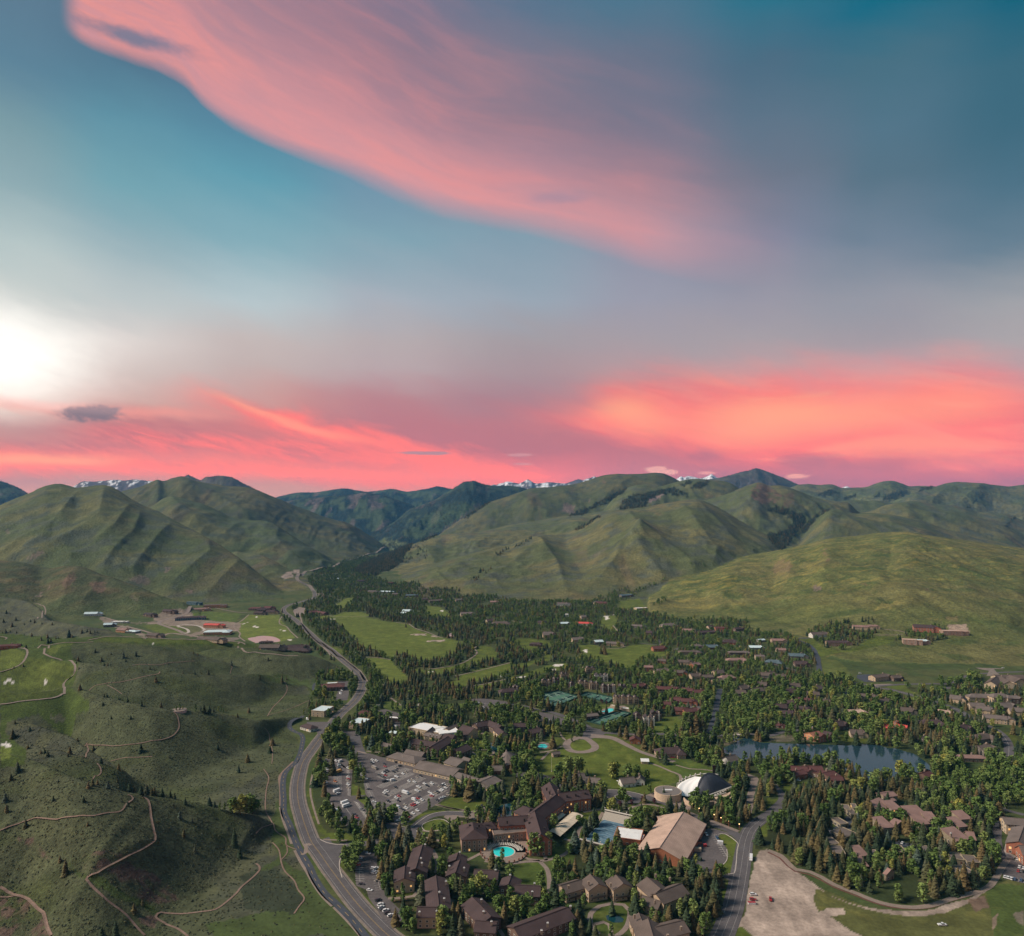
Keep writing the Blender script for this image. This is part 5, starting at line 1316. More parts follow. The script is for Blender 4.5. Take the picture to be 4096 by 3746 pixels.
# dirt trails over the sage hills
for s, w in (('C0 -60,560 0,545 70,515 150,490 215,470 270,450 330,452 410,460 480,452 560,438 650,428 740,428 850,405 930,400 970,375 995,335 1040,305 1048,290 1030,270 1005,263', 1.5), ('C0 1130,280 1165,305 1180,360 1190,440 1200,490 1215,560 1222,620 1150,680 1050,730 950,780 850,830 770,880 690,910 680,930 740,1000 840,1090 960,1180 1030,1250 1090,1320 1140,1370', 1.9),
			 ('C0 0,990 60,1030 120,1055 190,1075 240,1110 290,1160 340,1200 355,1250 370,1310 400,1378', 2.4), ('C0 0,1068 60,1070 120,1058', 1.4), ('C0 1480,1378 1400,1320 1290,1270 1225,1225 1240,1200 1270,1190 1380,1200 1500,1195 1620,1180 1700,1165 1780,1110 1860,1040 1900,990 1960,940 2016,890 C1 30,850 20,820 0,805', 1.8),
			 ('C0 765,15 790,50 795,90 770,115 730,140 700,165', 1.3), ('B0 640,1235 680,1210 695,1190 690,1165 670,1150 690,1143 760,1148 900,1152 1010,1140 1130,1125 1250,1105 1340,1080 1390,1040 1410,1000 1405,950 1395,910 1370,885', 1.6),
			 ('B0 700,715 740,680 820,662 920,650 1030,630 1130,605 1200,590 1250,580 1258,565', 1.6), ('B0 1040,515 1100,508 1200,510 1280,508 1360,492 1450,488 1540,482', 1.5), ('B0 1812,580 1820,550 1828,530 1810,510', 1.2), ('B0 870,1270 950,1250 1080,1240 1200,1235', 1.1), ('B0 840,670 900,700 960,740', 1.0),
			 ('B1 90,915 130,850 180,800 225,750 245,710 240,670 222,640', 1.4), ('B1 100,905 200,880 300,845 400,800 440,785', 1.4), ('B1 70,1010 100,1050 110,1110 130,1200 125,1290', 1.0), ('C1 60,60 100,130 80,230 75,380 120,470 150,540 230,600 240,660 320,695', 1.2), ('C1 0,570 60,520 130,495', 1.2), ('C1 130,640 180,700 200,800 230,870 300,940 330,1010 380,1080 340,1140 300,1200', 1.3), ('C1 240,660 245,720 200,775', 1.1)):
	ribbon('dirt_trail', s, w * 0.85, M_TRAIL, 0.30, step=2.5, pad=0.3)

# ================================================================== water
def water_mat(name, col, rough=0.06, bump=0.08, sc=0.6):
	m_, t, b = mat(name)
	b.inputs['Base Color'].default_value = tuple(col) + (1,)
	b.inputs['Roughness'].default_value = rough
	b.inputs['Specular IOR Level'].default_value = 0.6
	gp = t.node('ShaderNodeNewGeometry')
	f1, _ = t.noise(gp.outputs['Position'], sc, 4, 0.6)
	bn = t.node('ShaderNodeBump')
	bn.inputs['Strength'].default_value = bump
	bn.inputs['Distance'].default_value = 0.4
	t.put(bn.inputs['Height'], f1)
	t.put(b.inputs['Normal'], bn.outputs[0])
	return m_

M_LAKE = water_mat('lake_water', (0.018, 0.045, 0.06), 0.08, 0.08)
M_POOL = water_mat('pool_water', (0.01, 0.62, 0.60), 0.05, 0.25, 0.9)
M_POND = water_mat('pond_water', (0.008, 0.045, 0.055), 0.05, 0.08)
M_PINK = water_mat('pond_painted_sky', (0.40, 0.27, 0.25), 0.2, 0.02)  # pink sky reflection painted into the water colour
area('lake', 'B2 1640,1180 1700,1150 1790,1105 1850,1085 1950,1120 2016,1125 B3 0,1125 130,1130 300,1135 500,1140 640,1145 780,1135 860,1140 940,1165 1010,1170 1090,1195 1150,1210 1200,1245 1260,1290 1290,1340 1200,1378 C3 1250,60 1290,80 1200,90 1110,70 1040,70 1000,140 880,150 720,130 700,90 600,70 510,20 480,-10 B3 440,1270 300,1250 180,1230 60,1260 0,1250 B2 1900,1240 1820,1260 1760,1220 1700,1215', M_LAKE, 0.05, smooth_=True)
mark_exc([W3(q_)[:2] for q_ in trace('B2 1640,1180 1790,1100 2016,1120 B3 0,1290 B2 1900,1290 1700,1260')])
area('river', 'B2 1700,1100 1760,1110 1800,1080 1760,1060', M_LAKE, 0.06)
area('pond', 'C1 1885,400 1900,365 1960,335 2016,330 C2 20,345 45,365 40,400 20,430 C1 2016,445 1930,450 1885,440', M_POND, 0.06, smooth_=True)
area('pond', 'C2 740,1215 770,1205 840,1210 880,1240 870,1265 800,1268 750,1250', M_POND, 0.06, smooth_=True)
area('pond', 'B1 1810,1150 1850,1125 1900,1150 1960,1170 1965,1200 1900,1200 1830,1190', M_POND, 0.06, smooth_=True)
area('pond', 'B0 1950,305 2016,290 B1 0,288 60,282 140,290 190,315 170,330 60,335 0,338 B0 2016,340', M_PINK, 0.06, smooth_=True)
area('pond', 'B1 1512,282 1530,262 1560,265 1558,286', M_PINK, 0.06, smooth_=True)
area('pond', 'C3 1940,180 1975,140 2000,150 1985,220 1960,250', M_POND, 0.06, smooth_=True)

# ================================================================== labels that single things out by the landmark they stand at
LMK = {}

def landmark(name, tag, x, y):
	p = px(tag, x, y)
	w = W3(p)
	LMK[name] = (p[0], p[1], w[0], w[1])

for nm_, tg, x_, y_ in (('round turquoise pool', 'G', 720, 1097), ('tented pavilion', 'W', 1450, 300), ('long tan barn roof', 'W', 1120, 780), ('covered ice rink', 'W', 370, 780), ('dark hotel pond', 'G', 750, 540), ('front tennis courts', 'T', 1300, 780),
						('rear tennis courts', 'T', 600, 520), ('rectangular blue pool', 'T', 1300, 685), ('kidney-shaped pool', 'T', 405, 1160), ('grass roundabout', 'B2', 540, 1155), ('big parking lot', 'P', 1250, 500), ('bus parking lot', 'P', 400, 800),
						('village duck pond', 'V', 1600, 800), ('white-roofed village hall', 'V', 800, 550), ('white-roofed warehouse', 'B1', 520, 870), ('gravel lot', 'C3', 100, 900), ('lake', 'B3', 500, 1200), ('red-roofed lakeside house', 'B3', 980, 990), ('lakeside building site', 'B3', 400, 1050),
						('lake bridge', 'B2', 1790, 1060), ('curved valley road', 'B3', 1500, 870), ('right-edge timber hall', 'B3', 1850, 630), ('hill-foot office', 'B3', 900, 590), ('wooded knoll', 'B3', 620, 300), ('hillside terrace house', 'B3', 1480, 240),
						('tan condo towers', 'T', 1450, 540), ('long lawn fairway', 'B2', 900, 430), ('striped fairway', 'B1', 1040, 580), ('wide open field', 'B1', 1150, 260), ('left golf fairway', 'B0', 300, 560), ('pink golf pond', 'B1', 60, 310), ('log golf clubhouse', 'B1', 480, 100), ('highway bend', 'B1', 840, 660),
						('highway entrance', 'C1', 620, 680), ('canal path', 'C1', 300, 600), ('lower parking lot', 'C1', 880, 850), ('garden pond ring', 'C2', 810, 1240), ('brick hotel', 'G', 800, 750), ('zigzag trail', 'C0', 700, 900), ('garage court', 'Q', 1320, 900), ('right hand hotel', 'Q', 1950, 600),
						('red construction house', 'B0', 1700, 220), ('snowy range', 'A2', 1360, 230), ('valley mouth', 'A1', 900, 850), ('fenced water tank', 'B0', 1410, 860), ('wooded central slope', 'A1', 950, 880), ('pale scree slope', 'A2', 1140, 390), ('far highway curve', 'A1', 440, 1100)):
	landmark(nm_, tg, x_, y_)
ORD = ['closest', 'second closest', 'third closest', 'fourth closest', 'fifth closest', 'sixth closest', 'seventh closest', 'eighth closest', 'ninth closest', 'tenth closest', 'eleventh closest', 'twelfth closest'] + [w_ + ' closest' for w_ in 'thirteenth fourteenth fifteenth sixteenth seventeenth eighteenth nineteenth twentieth 21st 22nd 23rd 24th'.split()]
PENDING = []

def nth(k):
	return 'first' if k == 0 else '%d%s' % (k + 1, {1: 'nd', 2: 'rd', 20: 'st', 21: 'nd', 22: 'rd'}.get(k, 'th'))

def auto_label(o, adj, noun, cat, group=None):
	"""Remember a thing; the labels are settled together at the end."""
	o['category'] = cat
	PENDING.append((o, adj, noun, group))

def settle_labels():
	buckets = {}
	for o, adj, noun, group in PENDING:
		x, y, z = o.location
		u, v = proj(x, y, z)
		best = sorted(LMK.items(), key=lambda kv: (kv[1][2] - x) ** 2 + (kv[1][3] - y) ** 2)[0]
		nm, (lu, lv, lx, ly) = best
		du, dd = (u - lu), -(v - lv)
		if abs(du) > 1.3 * abs(dd):
			side = 'right of' if du > 0 else 'left of'
		else:
			side = 'behind' if dd > 0 else 'in front of'
		dist = math.hypot(lx - x, ly - y)
		buckets.setdefault((adj, noun, side, nm), []).append((dist, o, group))
	for (adj, noun, side, nm), L in buckets.items():
		L.sort(key=lambda t: t[0])
		for i, (dist, o, group) in enumerate(L):
			base_ = ('%s %s' % (adj, noun)).strip()
			if len(L) == 1:
				lab = '%s %s the %s' % (base_, side, nm)
			elif i < len(ORD):
				lab = '%s %s the %s, %s' % (base_, side, nm, ORD[i])
			elif i == len(L) - 1:
				lab = '%s %s the %s, farthest' % (base_, side, nm)
			else:
				lab = '%s farther off %s the %s' % (base_, side, nm)
			o['label'] = lab
			if group:
				o['group'] = group
			if 'farther off' in lab:
				o['group'] = lab

# ================================================================== building materials
def roof_mat(name, col, sc=0.7, amp=0.18):
	"""Shingle roof: courses give fine relief, patches of wear."""
	m_, t, b = mat(name)
	gp = t.node('ShaderNodeNewGeometry')
	f1, _ = t.noise(gp.outputs['Position'], 1.6, 5, 0.7)
	f2, _ = t.noise(gp.outputs['Position'], 0.12, 3, 0.5)
	sepz = t.node('ShaderNodeSeparateXYZ')
	t.put(sepz.inputs[0], gp.outputs['Position'])
	w = t.m('FRACT', t.m('MULTIPLY', sepz.outputs[2], 2.2))
	k = t.m('MULTIPLY', t.rng(f1, 0.3, 0.7, 1 - amp, 1 + amp), t.rng(f2, 0.3, 0.7, 0.85, 1.15))
	k = t.m('MULTIPLY', k, t.rng(w, 0.0, 0.3, 0.85, 1.0))
	t.put(b.inputs['Base Color'], t.vm('SCALE', tuple(col), scale=k))
	b.inputs['Roughness'].default_value = 0.85
	b.inputs['Specular IOR Level'].default_value = 0.25
	bn = t.node('ShaderNodeBump')
	bn.inputs['Strength'].default_value = 0.5
	bn.inputs['Distance'].default_value = 0.1
	t.put(bn.inputs['Height'], w)
	t.put(b.inputs['Normal'], bn.outputs[0])
	return m_

RM = {
	'brown': roof_mat('brown_shingles', (0.066, 0.044, 0.044)),
	'dark': roof_mat('dark_shingles', (0.05, 0.038, 0.04)),
	'grey': roof_mat('grey_brown_shingles', (0.112, 0.086, 0.074)),
	'lgrey': roof_mat('weathered_grey_shingles', (0.145, 0.118, 0.106)),
	'tan': roof_mat('tan_shakes', (0.44, 0.31, 0.245)),
	'pink': roof_mat('weathered_pink_shakes', (0.24, 0.15, 0.13)),
	'white': simple_mat('white_membrane_roof', (0.70, 0.70, 0.69), 0.6, 0.3, scale=0.3, amp=0.08),
	'metal': simple_mat('pale_metal_roof', (0.55, 0.66, 0.68), 0.4, 0.5, scale=0.3, amp=0.08),
	'red': roof_mat('red_roof', (0.55, 0.09, 0.075)),
	'rust': roof_mat('red_brown_shingles', (0.105, 0.045, 0.042)),
	'blue': roof_mat('blue_grey_roof', (0.09, 0.13, 0.15)),
	'orange': roof_mat('raw_roof_boards', (0.30, 0.13, 0.08)),
}
WM = {
	'brown': simple_mat('brown_timber_wall', (0.13, 0.085, 0.065), scale=0.8),
	'tan': simple_mat('tan_stucco_wall', (0.42, 0.31, 0.21), scale=0.8, amp=0.12),
	'cream': simple_mat('cream_wall', (0.42, 0.33, 0.23), scale=0.8, amp=0.12),
	'brick': simple_mat('red_brick_wall', (0.30, 0.115, 0.07), scale=2.0, amp=0.3),
	'stone': simple_mat('field_stone_wall', (0.30, 0.20, 0.15), scale=1.5, amp=0.35),
	'wood': simple_mat('orange_cedar_wall', (0.30, 0.115, 0.06), scale=1.0, amp=0.2),
	'olive': simple_mat('olive_plank_wall', (0.23, 0.19, 0.13), scale=1.0, amp=0.2),
	'white': simple_mat('white_wall', (0.60, 0.57, 0.52), scale=0.8, amp=0.08),
	'grey': simple_mat('grey_timber_wall', (0.15, 0.13, 0.115), scale=0.8),
	'raw': simple_mat('raw_sheathing_wall', (0.50, 0.23, 0.12), scale=0.8, amp=0.15),
	'blue': simple_mat('blue_wrapped_wall', (0.05, 0.12, 0.16), scale=0.8, amp=0.15),
}
M_FRAME = simple_mat('window_frame', (0.55, 0.50, 0.43), 0.6)
M_GLASS = simple_mat('window_glass', (0.03, 0.035, 0.04), 0.12, 0.7)
M_LIT = simple_mat('lit_window', (0.6, 0.35, 0.12), 0.4, emit=(1.0, 0.52, 0.16), es=0.7)
M_CHIM = simple_mat('chimney_stone', (0.30, 0.23, 0.175), scale=2.0)
M_CAP = simple_mat('chimney_cap_metal', (0.62, 0.62, 0.60), 0.35, 0.5)
M_DARKWOOD = simple_mat('dark_timber', (0.035, 0.028, 0.024), 0.8)
M_DOOR = simple_mat('door_paint', (0.11, 0.055, 0.035), 0.6)
M_BALC = simple_mat('balcony_timber', (0.14, 0.10, 0.08), 0.8)
_win = {}

def window_mesh(w, h, lit, horiz=False):
	key = (w, h, lit)
	if key not in _win:
		b = MB()
		b.box((0, 0, 0), (w + 0.5, 0.12, h + 0.45), mi=0)
		b.box((0, -0.07, 0), (w, 0.06, h), mi=1)
		b.box((0, -0.115, 0), (0.09, 0.05, h), mi=0)
		me = bpy.data.meshes.new('window')
		me.from_pydata(b.v, [], b.f)
		me.materials.append(M_FRAME)
		me.materials.append(M_LIT if lit else M_GLASS)
		me.polygons.foreach_set('material_index', b.mi)
		_win[key] = me
	return _win[key]

_brand = random.Random(11)

def add_part(name, me, parent, loc, rz=0.0):
	o = bpy.data.objects.new(name, me)
	COL.objects.link(o)
	o.parent = parent
	o.location = loc
	o.rotation_euler = (0, 0, rz)
	return o

def wing(root, base, A, B, w, he, hr, kind, roofm, wallm, win=True, over=0.7, litp=0.012, sp=4.4, balc=False, zg=0.0, door=False, wsz=(1.3, 1.3), front=6.0):
	"""One wing between the two ends of its ridge (world xy)."""
	A, B = np.array(A[:2]), np.array(B[:2])
	L = np.linalg.norm(B - A)
	d = (B - A) / max(L, 1e-6)
	n = np.array([-d[1], d[0]])
	hw = w / 2

	def P(s, t, z):
		q = A + d * s + n * t
		return (q[0] - base[0], q[1] - base[1], z + zg - base[2])
	wb = MB()
	rb = MB()
	th = 0.35
	hip = min(hw, L * 0.45) if kind == 'h' else 0.0
	s0, s1 = (-hip, L + hip) if kind == 'h' else (0.0, L)
	ew = hw - over
	e0, e1 = s0 + (over if kind != 'f' else 0), s1 - (over if kind != 'f' else 0)
	if kind == 'f':
		ew = hw
		wb.prism([P(e0, -ew, 0)[:2], P(e1, -ew, 0)[:2], P(e1, ew, 0)[:2], P(e0, ew, 0)[:2]], zg - base[2] - 1.5, zg - base[2] + he)
		rb.prism([P(e0 + .4, -ew + .4, 0)[:2], P(e1 - .4, -ew + .4, 0)[:2], P(e1 - .4, ew - .4, 0)[:2], P(e0 + .4, ew - .4, 0)[:2]], zg - base[2] + he + 0.005, zg - base[2] + he + 0.12)
		# parapet
		for (a, b_) in (((e0, -ew), (e1, -ew)), ((e1, -ew), (e1, ew)), ((e1, ew), (e0, ew)), ((e0, ew), (e0, -ew))):
			pa, pb = P(a[0], a[1], he + 0.2), P(b_[0], b_[1], he + 0.2)
			wb.bar(pa, pb, 0.32)
	else:
		slope = (hr - he) / hw
		ztop_wall = he + slope * over - 0.02
		corners = [(e0, -ew), (e1, -ew), (e1, ew), (e0, ew)]
		for i in range(4):
			a, b_ = corners[i], corners[(i + 1) % 4]
			wb.face([P(a[0], a[1], -1.5), P(b_[0], b_[1], -1.5), P(b_[0], b_[1], ztop_wall), P(a[0], a[1], ztop_wall)])
		if kind == 'g':
			wb.face([P(e1, -ew, ztop_wall), P(e1, ew, ztop_wall), P(e1, 0, hr - th)])
			wb.face([P(e0, ew, ztop_wall), P(e0, -ew, ztop_wall), P(e0, 0, hr - th)])
			for sg in (-1, 1):
				q = [P(s0, sg * hw, he), P(s1, sg * hw, he), P(s1, 0, hr), P(s0, 0, hr)]
				u = [(p[0], p[1], p[2] - th) for p in q]
				if sg > 0:
					q, u = q[::-1], u[::-1]
				rb.face(q)
				rb.face(u[::-1])
				for i in range(4):
					j = (i + 1) % 4
					rb.face([q[i], u[i], u[j], q[j]])
			rb.bar(P(s0, 0, hr + 0.08), P(s1, 0, hr + 0.08), 0.22)
		elif kind == 's':        # shed: high along +n side
			q = [P(s0, -hw, he), P(s1, -hw, he), P(s1, hw, hr), P(s0, hw, hr)]
			u = [(p[0], p[1], p[2] - th) for p in q]
			rb.face(q)
			rb.face(u[::-1])
			for i in range(4):
				j = (i + 1) % 4
				rb.face([q[i], u[i], u[j], q[j]])
			wb = MB()
			zl, zh = he - 0.3, hr - 0.5
			wb.face([P(e0, -ew, -1.5), P(e1, -ew, -1.5), P(e1, -ew, zl), P(e0, -ew, zl)])
			wb.face([P(e1, -ew, -1.5), P(e1, ew, -1.5), P(e1, ew, zh), P(e1, -ew, zl)])
			wb.face([P(e1, ew, -1.5), P(e0, ew, -1.5), P(e0, ew, zh), P(e1, ew, zh)])
			wb.face([P(e0, ew, -1.5), P(e0, -ew, -1.5), P(e0, -ew, zl), P(e0, ew, zh)])
		else:                     # hip
			r0, r1 = (P(0, 0, hr), P(L, 0, hr))
			c = [P(s0, -hw, he), P(s1, -hw, he), P(s1, hw, he), P(s0, hw, he)]
			rb.face([c[0], c[1], r1, r0])
			rb.face([c[2], c[3], r0, r1])
			rb.face([c[1], c[2], r1])
			rb.face([c[3], c[0], r0])
			rb.face([(p[0], p[1], p[2] - 0.02) for p in c[::-1]])
			for i in range(4):
				a, b_ = c[i], c[(i + 1) % 4]
				rb.bar((a[0], a[1], a[2] - .12), (b_[0], b_[1], b_[2] - .12), 0.16)
	wb.build('wall', wallm, root)
	rb.build('roof', roofm, root)
	# windows on the sides that look towards the picture's side of the place
	ctr = (A + B) / 2
	sides = (((e0, -ew), (e1, -ew), -n), ((e1, ew), (e0, ew), n), ((e1, -ew), (e1, ew), d), ((e0, ew), (e0, -ew), -d))
	bestdoor = None
	if win:
		for a, b_, nn in sides:
			pm = A + d * (a[0] + b_[0]) / 2 + n * (a[1] + b_[1]) / 2
			v = -pm / np.linalg.norm(pm)
			if np.dot(nn, v) < 0.12:
				continue
			Ls = math.hypot(a[0] - b_[0], a[1] - b_[1])
			if Ls < 3:
				continue
			k = max(1, int(round((Ls - 1.5) / sp)))
			st = max(1, int((he + 0.6) / 3.1))
			rz = math.atan2(nn[1], nn[0]) + math.pi / 2
			for q in range(k):
				f_ = (q + 0.5) / k
				for l in range(st):
					z = 1.7 + l * 3.0
					if door and l == 0 and q == k // 2 and bestdoor is None:
						c0 = P(a[0] + (b_[0] - a[0]) * f_, a[1] + (b_[1] - a[1]) * f_, 1.1)
						c0 = (c0[0] + nn[0] * 0.06, c0[1] + nn[1] * 0.06, c0[2])
						db = MB()
						db.box((0, 0, 0), (1.2, 0.14, 2.2))
						dd_ = db.build('door', M_DOOR, root, loc=c0, rz=rz)
						bestdoor = dd_
						continue
					if z + 1.0 > ztop(he, hr, kind):
						continue
					lit = _brand.random() < litp
					c0 = P(a[0] + (b_[0] - a[0]) * f_, a[1] + (b_[1] - a[1]) * f_, z)
					add_part('window', window_mesh(wsz[0], wsz[1], lit), root, (c0[0] + nn[0] * 0.05, c0[1] + nn[1] * 0.05, c0[2]), rz)
			if balc and Ls > 6 and st > 1:
				for l in range(1, st):
					pa = P(a[0] + (b_[0] - a[0]) * .1, a[1] + (b_[1] - a[1]) * .1, l * 3.0)
					pb = P(a[0] + (b_[0] - a[0]) * .9, a[1] + (b_[1] - a[1]) * .9, l * 3.0)
					bb = MB()
					cx, cy = (pa[0] + pb[0]) / 2 + nn[0] * 0.7, (pa[1] + pb[1]) / 2 + nn[1] * 0.7
					bb.box((cx, cy, pa[2] - 0.1), (Ls * .8, 1.4, 0.18), rz=rz)
					bb.box((cx + nn[0] * .66, cy + nn[1] * .66, pa[2] + 0.5), (Ls * .8, 0.08, 0.9), rz=rz)
					bb.build('balcony', M_BALC, root)
	if front:
		q0, q1 = ctr - np.array([L / 2 + 1, 0]) * 0.8, ctr + np.array([L / 2 + 1, 0]) * 0.8
		mark_exc([(q0[0], ctr[1] - hw - front), (q1[0], ctr[1] - hw - front), (q1[0], ctr[1]), (q0[0], ctr[1])])
	foot = [A + d * (s0 - 2.0) - n * (hw + 2.0), A + d * (s1 + 2.0) - n * (hw + 2.0), A + d * (s1 + 2.0) + n * (hw + 2.0), A + d * (s0 - 2.0) + n * (hw + 2.0)]
	mark_exc(foot)
	# ground mowed dark strip in front is left free of tall trees too, so the facade shows
	return ctr

def ztop(he, hr, kind):
	return he + (0.2 if kind != 'g' else 0.6)

def chimney(root, base, p, hr, zg=0.0, h=2.6, w=1.3, capped=True, mat_=None):
	q = W3(p, zg + hr + 0.8)
	b = MB()
	b.box((0, 0, 0), (w, w * 0.8, h))
	c = b.build('chimney', mat_ or M_CHIM, root, loc=(q[0] - base[0], q[1] - base[1], zg + hr + 0.8 - h / 2 - base[2]))
	if capped:
		b = MB()
		b.box((-w * 0.2, 0, h / 2 + 0.35), (w * 0.25, w * 0.25, 0.7))
		b.box((w * 0.2, 0, h / 2 + 0.35), (w * 0.25, w * 0.25, 0.7))
		b.box((0, 0, h / 2 + 0.04), (w * 1.1, w * 0.9, 0.08))
		b.build('chimney_cap', M_CAP, c)

def building(name, label, cat, spec, roof='brown', wall='brown', chim='', balc=False, group=None, litp=0.012, win=True, auto=None, capped=True, sp=4.4, wsz=(1.3, 1.3)):
	"""spec: lines 'kind tag x1,y1 x2,y2 width eave ridge [roof wall]': ends of each ridge traced in the picture"""
	W_ = []
	for ln in spec.strip().split(';'):
		t = ln.split()
		if not t:
			continue
		kind, tag = t[0], t[1]
		x1, y1 = map(float, t[2].split(','))
		x2, y2 = map(float, t[3].split(','))
		w, he, hr = map(float, t[4:7])
		rm = RM[t[7]] if len(t) > 7 else RM[roof]
		wm = WM[t[8]] if len(t) > 8 else WM[wall]
		pa, pb = px(tag, x1, y1), px(tag, x2, y2)
		# height of the ground under the wing
		g0 = gnd((pa[0] + pb[0]) / 2, (pa[1] + pb[1]) / 2 + hr * F / gnd((pa[0] + pb[0]) / 2, (pa[1] + pb[1]) / 2 + 2)[1])
		zg = float(g0[2]) if g0[2] > 1.0 else 0.0
		W_.append((kind, W3(pa, zg + hr), W3(pb, zg + hr), w, he, hr, rm, wm, zg))
	base = np.mean([(w[1][:2] + w[2][:2]) / 2 for w in W_], axis=0)
	zg = float(np.mean([w[8] for w in W_]))
	base = (base[0], base[1], zg)
	root = thing(name, base, 0, label, cat, group)
	for i, (kind, a, b, w, he, hr, rm, wm, zg_) in enumerate(W_):
		wing(root, base, a, b, w, he, hr, kind, rm, wm, win=win, balc=balc, litp=litp, zg=zg_, door=(i == 0), sp=sp, wsz=wsz)
	t = chim.split()
	if t:
		tag = t[0]
		for k in t[1:]:
			if k.isalpha() or (k[0].isalpha() and ',' not in k):
				tag = k
				continue
			x, y = map(float, k.split(','))
			chimney(root, base, px(tag, x, y), max(w[5] for w in W_), zg, capped=capped)
	if auto:
		auto_label(root, auto[0], auto[1], cat, group)
	return root

# ---- the brown roofed lodge condominiums in the foreground
GC = 'brown roofed condominiums in the foreground'
building('condominium', 'long brown-roofed condominium beside the lower parking lot, with a chimney at its far end', 'building', 'g D 645,105 550,425 17 8 11.5; g D 402,392 392,560 16 8 11 brown tan', chim='D 675,105 618,290 630,355 470,490', group=GC, litp=.05)
building('condominium', 'stepped brown-roofed condominium just below the path left of the round pool', 'building', 'g D 1120,212 1088,310 15 7.5 10.5; g D 1142,312 1085,480 16 7.5 11', chim='D 1140,210 1000,395 1198,420', group=GC)
building('condominium', 'brown condominium wing with one lit lamp at its wall, behind two tall aspens', 'building', 'g D 1330,442 1665,462 14 7 10 brown olive', chim='D 1620,448', group=GC, litp=.07)
building('condominium', 'longest brown-roofed condominium, running toward the bottom edge with three chimneys', 'building', 'g D 820,522 862,930 17 8 11; g D 565,952 862,950 14 7.5 10.5 brown tan', chim='D 955,600 865,745 930,830 598,1010 830,1000', group=GC, litp=.05)
building('condominium', 'diagonal brown-roofed condominium with a wide four-flue chimney, at the bottom centre', 'building', 'g D 1300,812 1560,1075 17 7.5 11; g D 1345,1130 1640,1150 15 7 10', chim='D 1430,845 1460,1005 1565,1140', group=GC)
building('condominium', 'brown-roofed condominium left of the curving garden path below the round pool', 'building', 'g D 1840,515 1795,640 15 7 10; g E 20,488 285,500 16 7 10.5', chim='D 1815,515 E 222,470 200,555', group=GC)
building('condominium', 'long low brown roof cut by the bottom edge left of the garden pond ring', 'building', 'g E 10,918 560,712 18 6.5 10', chim='E 355,870 293,945 585,700', group=GC)
GC2 = 'grey-brown shingled lodges around the garden pond'
building('condominium', 'grey-shingled three-gable lodge with balconies behind the garden pond ring', 'building', 'g E 485,492 690,432 14 7 10; g E 778,378 868,478 16 8.5 12.5; g E 1032,378 1118,474 16 8.5 12.5', roof='grey', wall='tan', chim='E 565,490 768,450 990,468', balc=True, group=GC2, litp=.02, capped=False)
building('condominium', 'grey-shingled lodge with two tall chimneys to the right of the garden pond', 'building', 'g E 1352,408 1492,530 18 8.5 12.5; g E 1440,575 1705,470 16 8 12; g E 1310,590 1500,655 12 5.5 8.5', roof='grey', wall='tan', chim='E 1443,378 1588,412 1437,640', group=GC2, capped=False)
building('condominium', 'grey-shingled lodge with a pale chimney cut by the bottom edge', 'building', 'g E 1272,768 1312,868 14 7 10; g E 1365,825 1420,1010 20 7.5 12; g E 1440,912 1725,842 16 7.5 11', roof='grey', wall='tan', chim='E 1230,785 1700,905 1565,985', group=GC2, capped=False)
# ---- the brick hotel
hotel = building('hotel', 'large red brick hotel with steep brown roofs wrapped round the pool terrace', 'hotel', 'g G 1455,312 1860,262 17 11 16; g G 1440,325 1110,570 18 11 16.5; g G 1335,160 1425,335 17 9 14; h G 985,480 1080,520 18 9 13; g G 1135,555 1225,860 19 12 18; g G 640,635 1050,612 15 11 15.5; h G 430,705 560,695 11 9 12.5; h G 300,700 320,800 22 10.5 15.5 brown stone; f G 575,830 1030,785 11 7.5 7.6 lgrey stone; f G 1240,690 1600,480 9 4.5 4.6 lgrey brick',
				 wall='brick', chim='G 1355,345 1250,425 1455,262 515,640 160,690 1060,595 1200,865', litp=.08, sp=3.6, capped=False, wsz=(1.2, 1.7))
hb = hotel.location
for x, y in ((1570, 340), (1690, 325), (1815, 305), (1410, 375), (1300, 245), (1340, 295), (1065, 705), (1190, 655), (1225, 710), (1270, 780), (635, 700), (770, 685), (1000, 655), (237, 675), (350, 665), (265, 740), (390, 735), (365, 770), (445, 680), (735, 610)):
	q = W3(px('G', x, y), 15.0)
	b = MB()
	b.box((0, 0, 0), (1.2, 1.2, 2.2))
	b.box((0, 0, 1.25), (1.6, 1.6, 0.3))
	b.build('roof_vent', M_DARKWOOD, hotel, loc=(q[0] - hb[0], q[1] - hb[1], 15.0 - 1.0 - hb[2]))
# ---- ice arena barn and its neighbours
barn = building('ice_arena', 'long barn-like arena with a huge tan shingle roof and a red timber front', 'arena', 'g W 1252,538 978,950 40 5.5 12.5; g W 950,600 1030,600 13 5 6.5', roof='tan', wall='wood', sp=7, group=None)
building('rink_house', 'orange-brown skate building with a flat white roof right of the covered rink', 'building', 'f W 640,730 600,850 22 5.5 5.6; f W 710,790 680,850 14 5.0 5.1', roof='white', wall='wood')
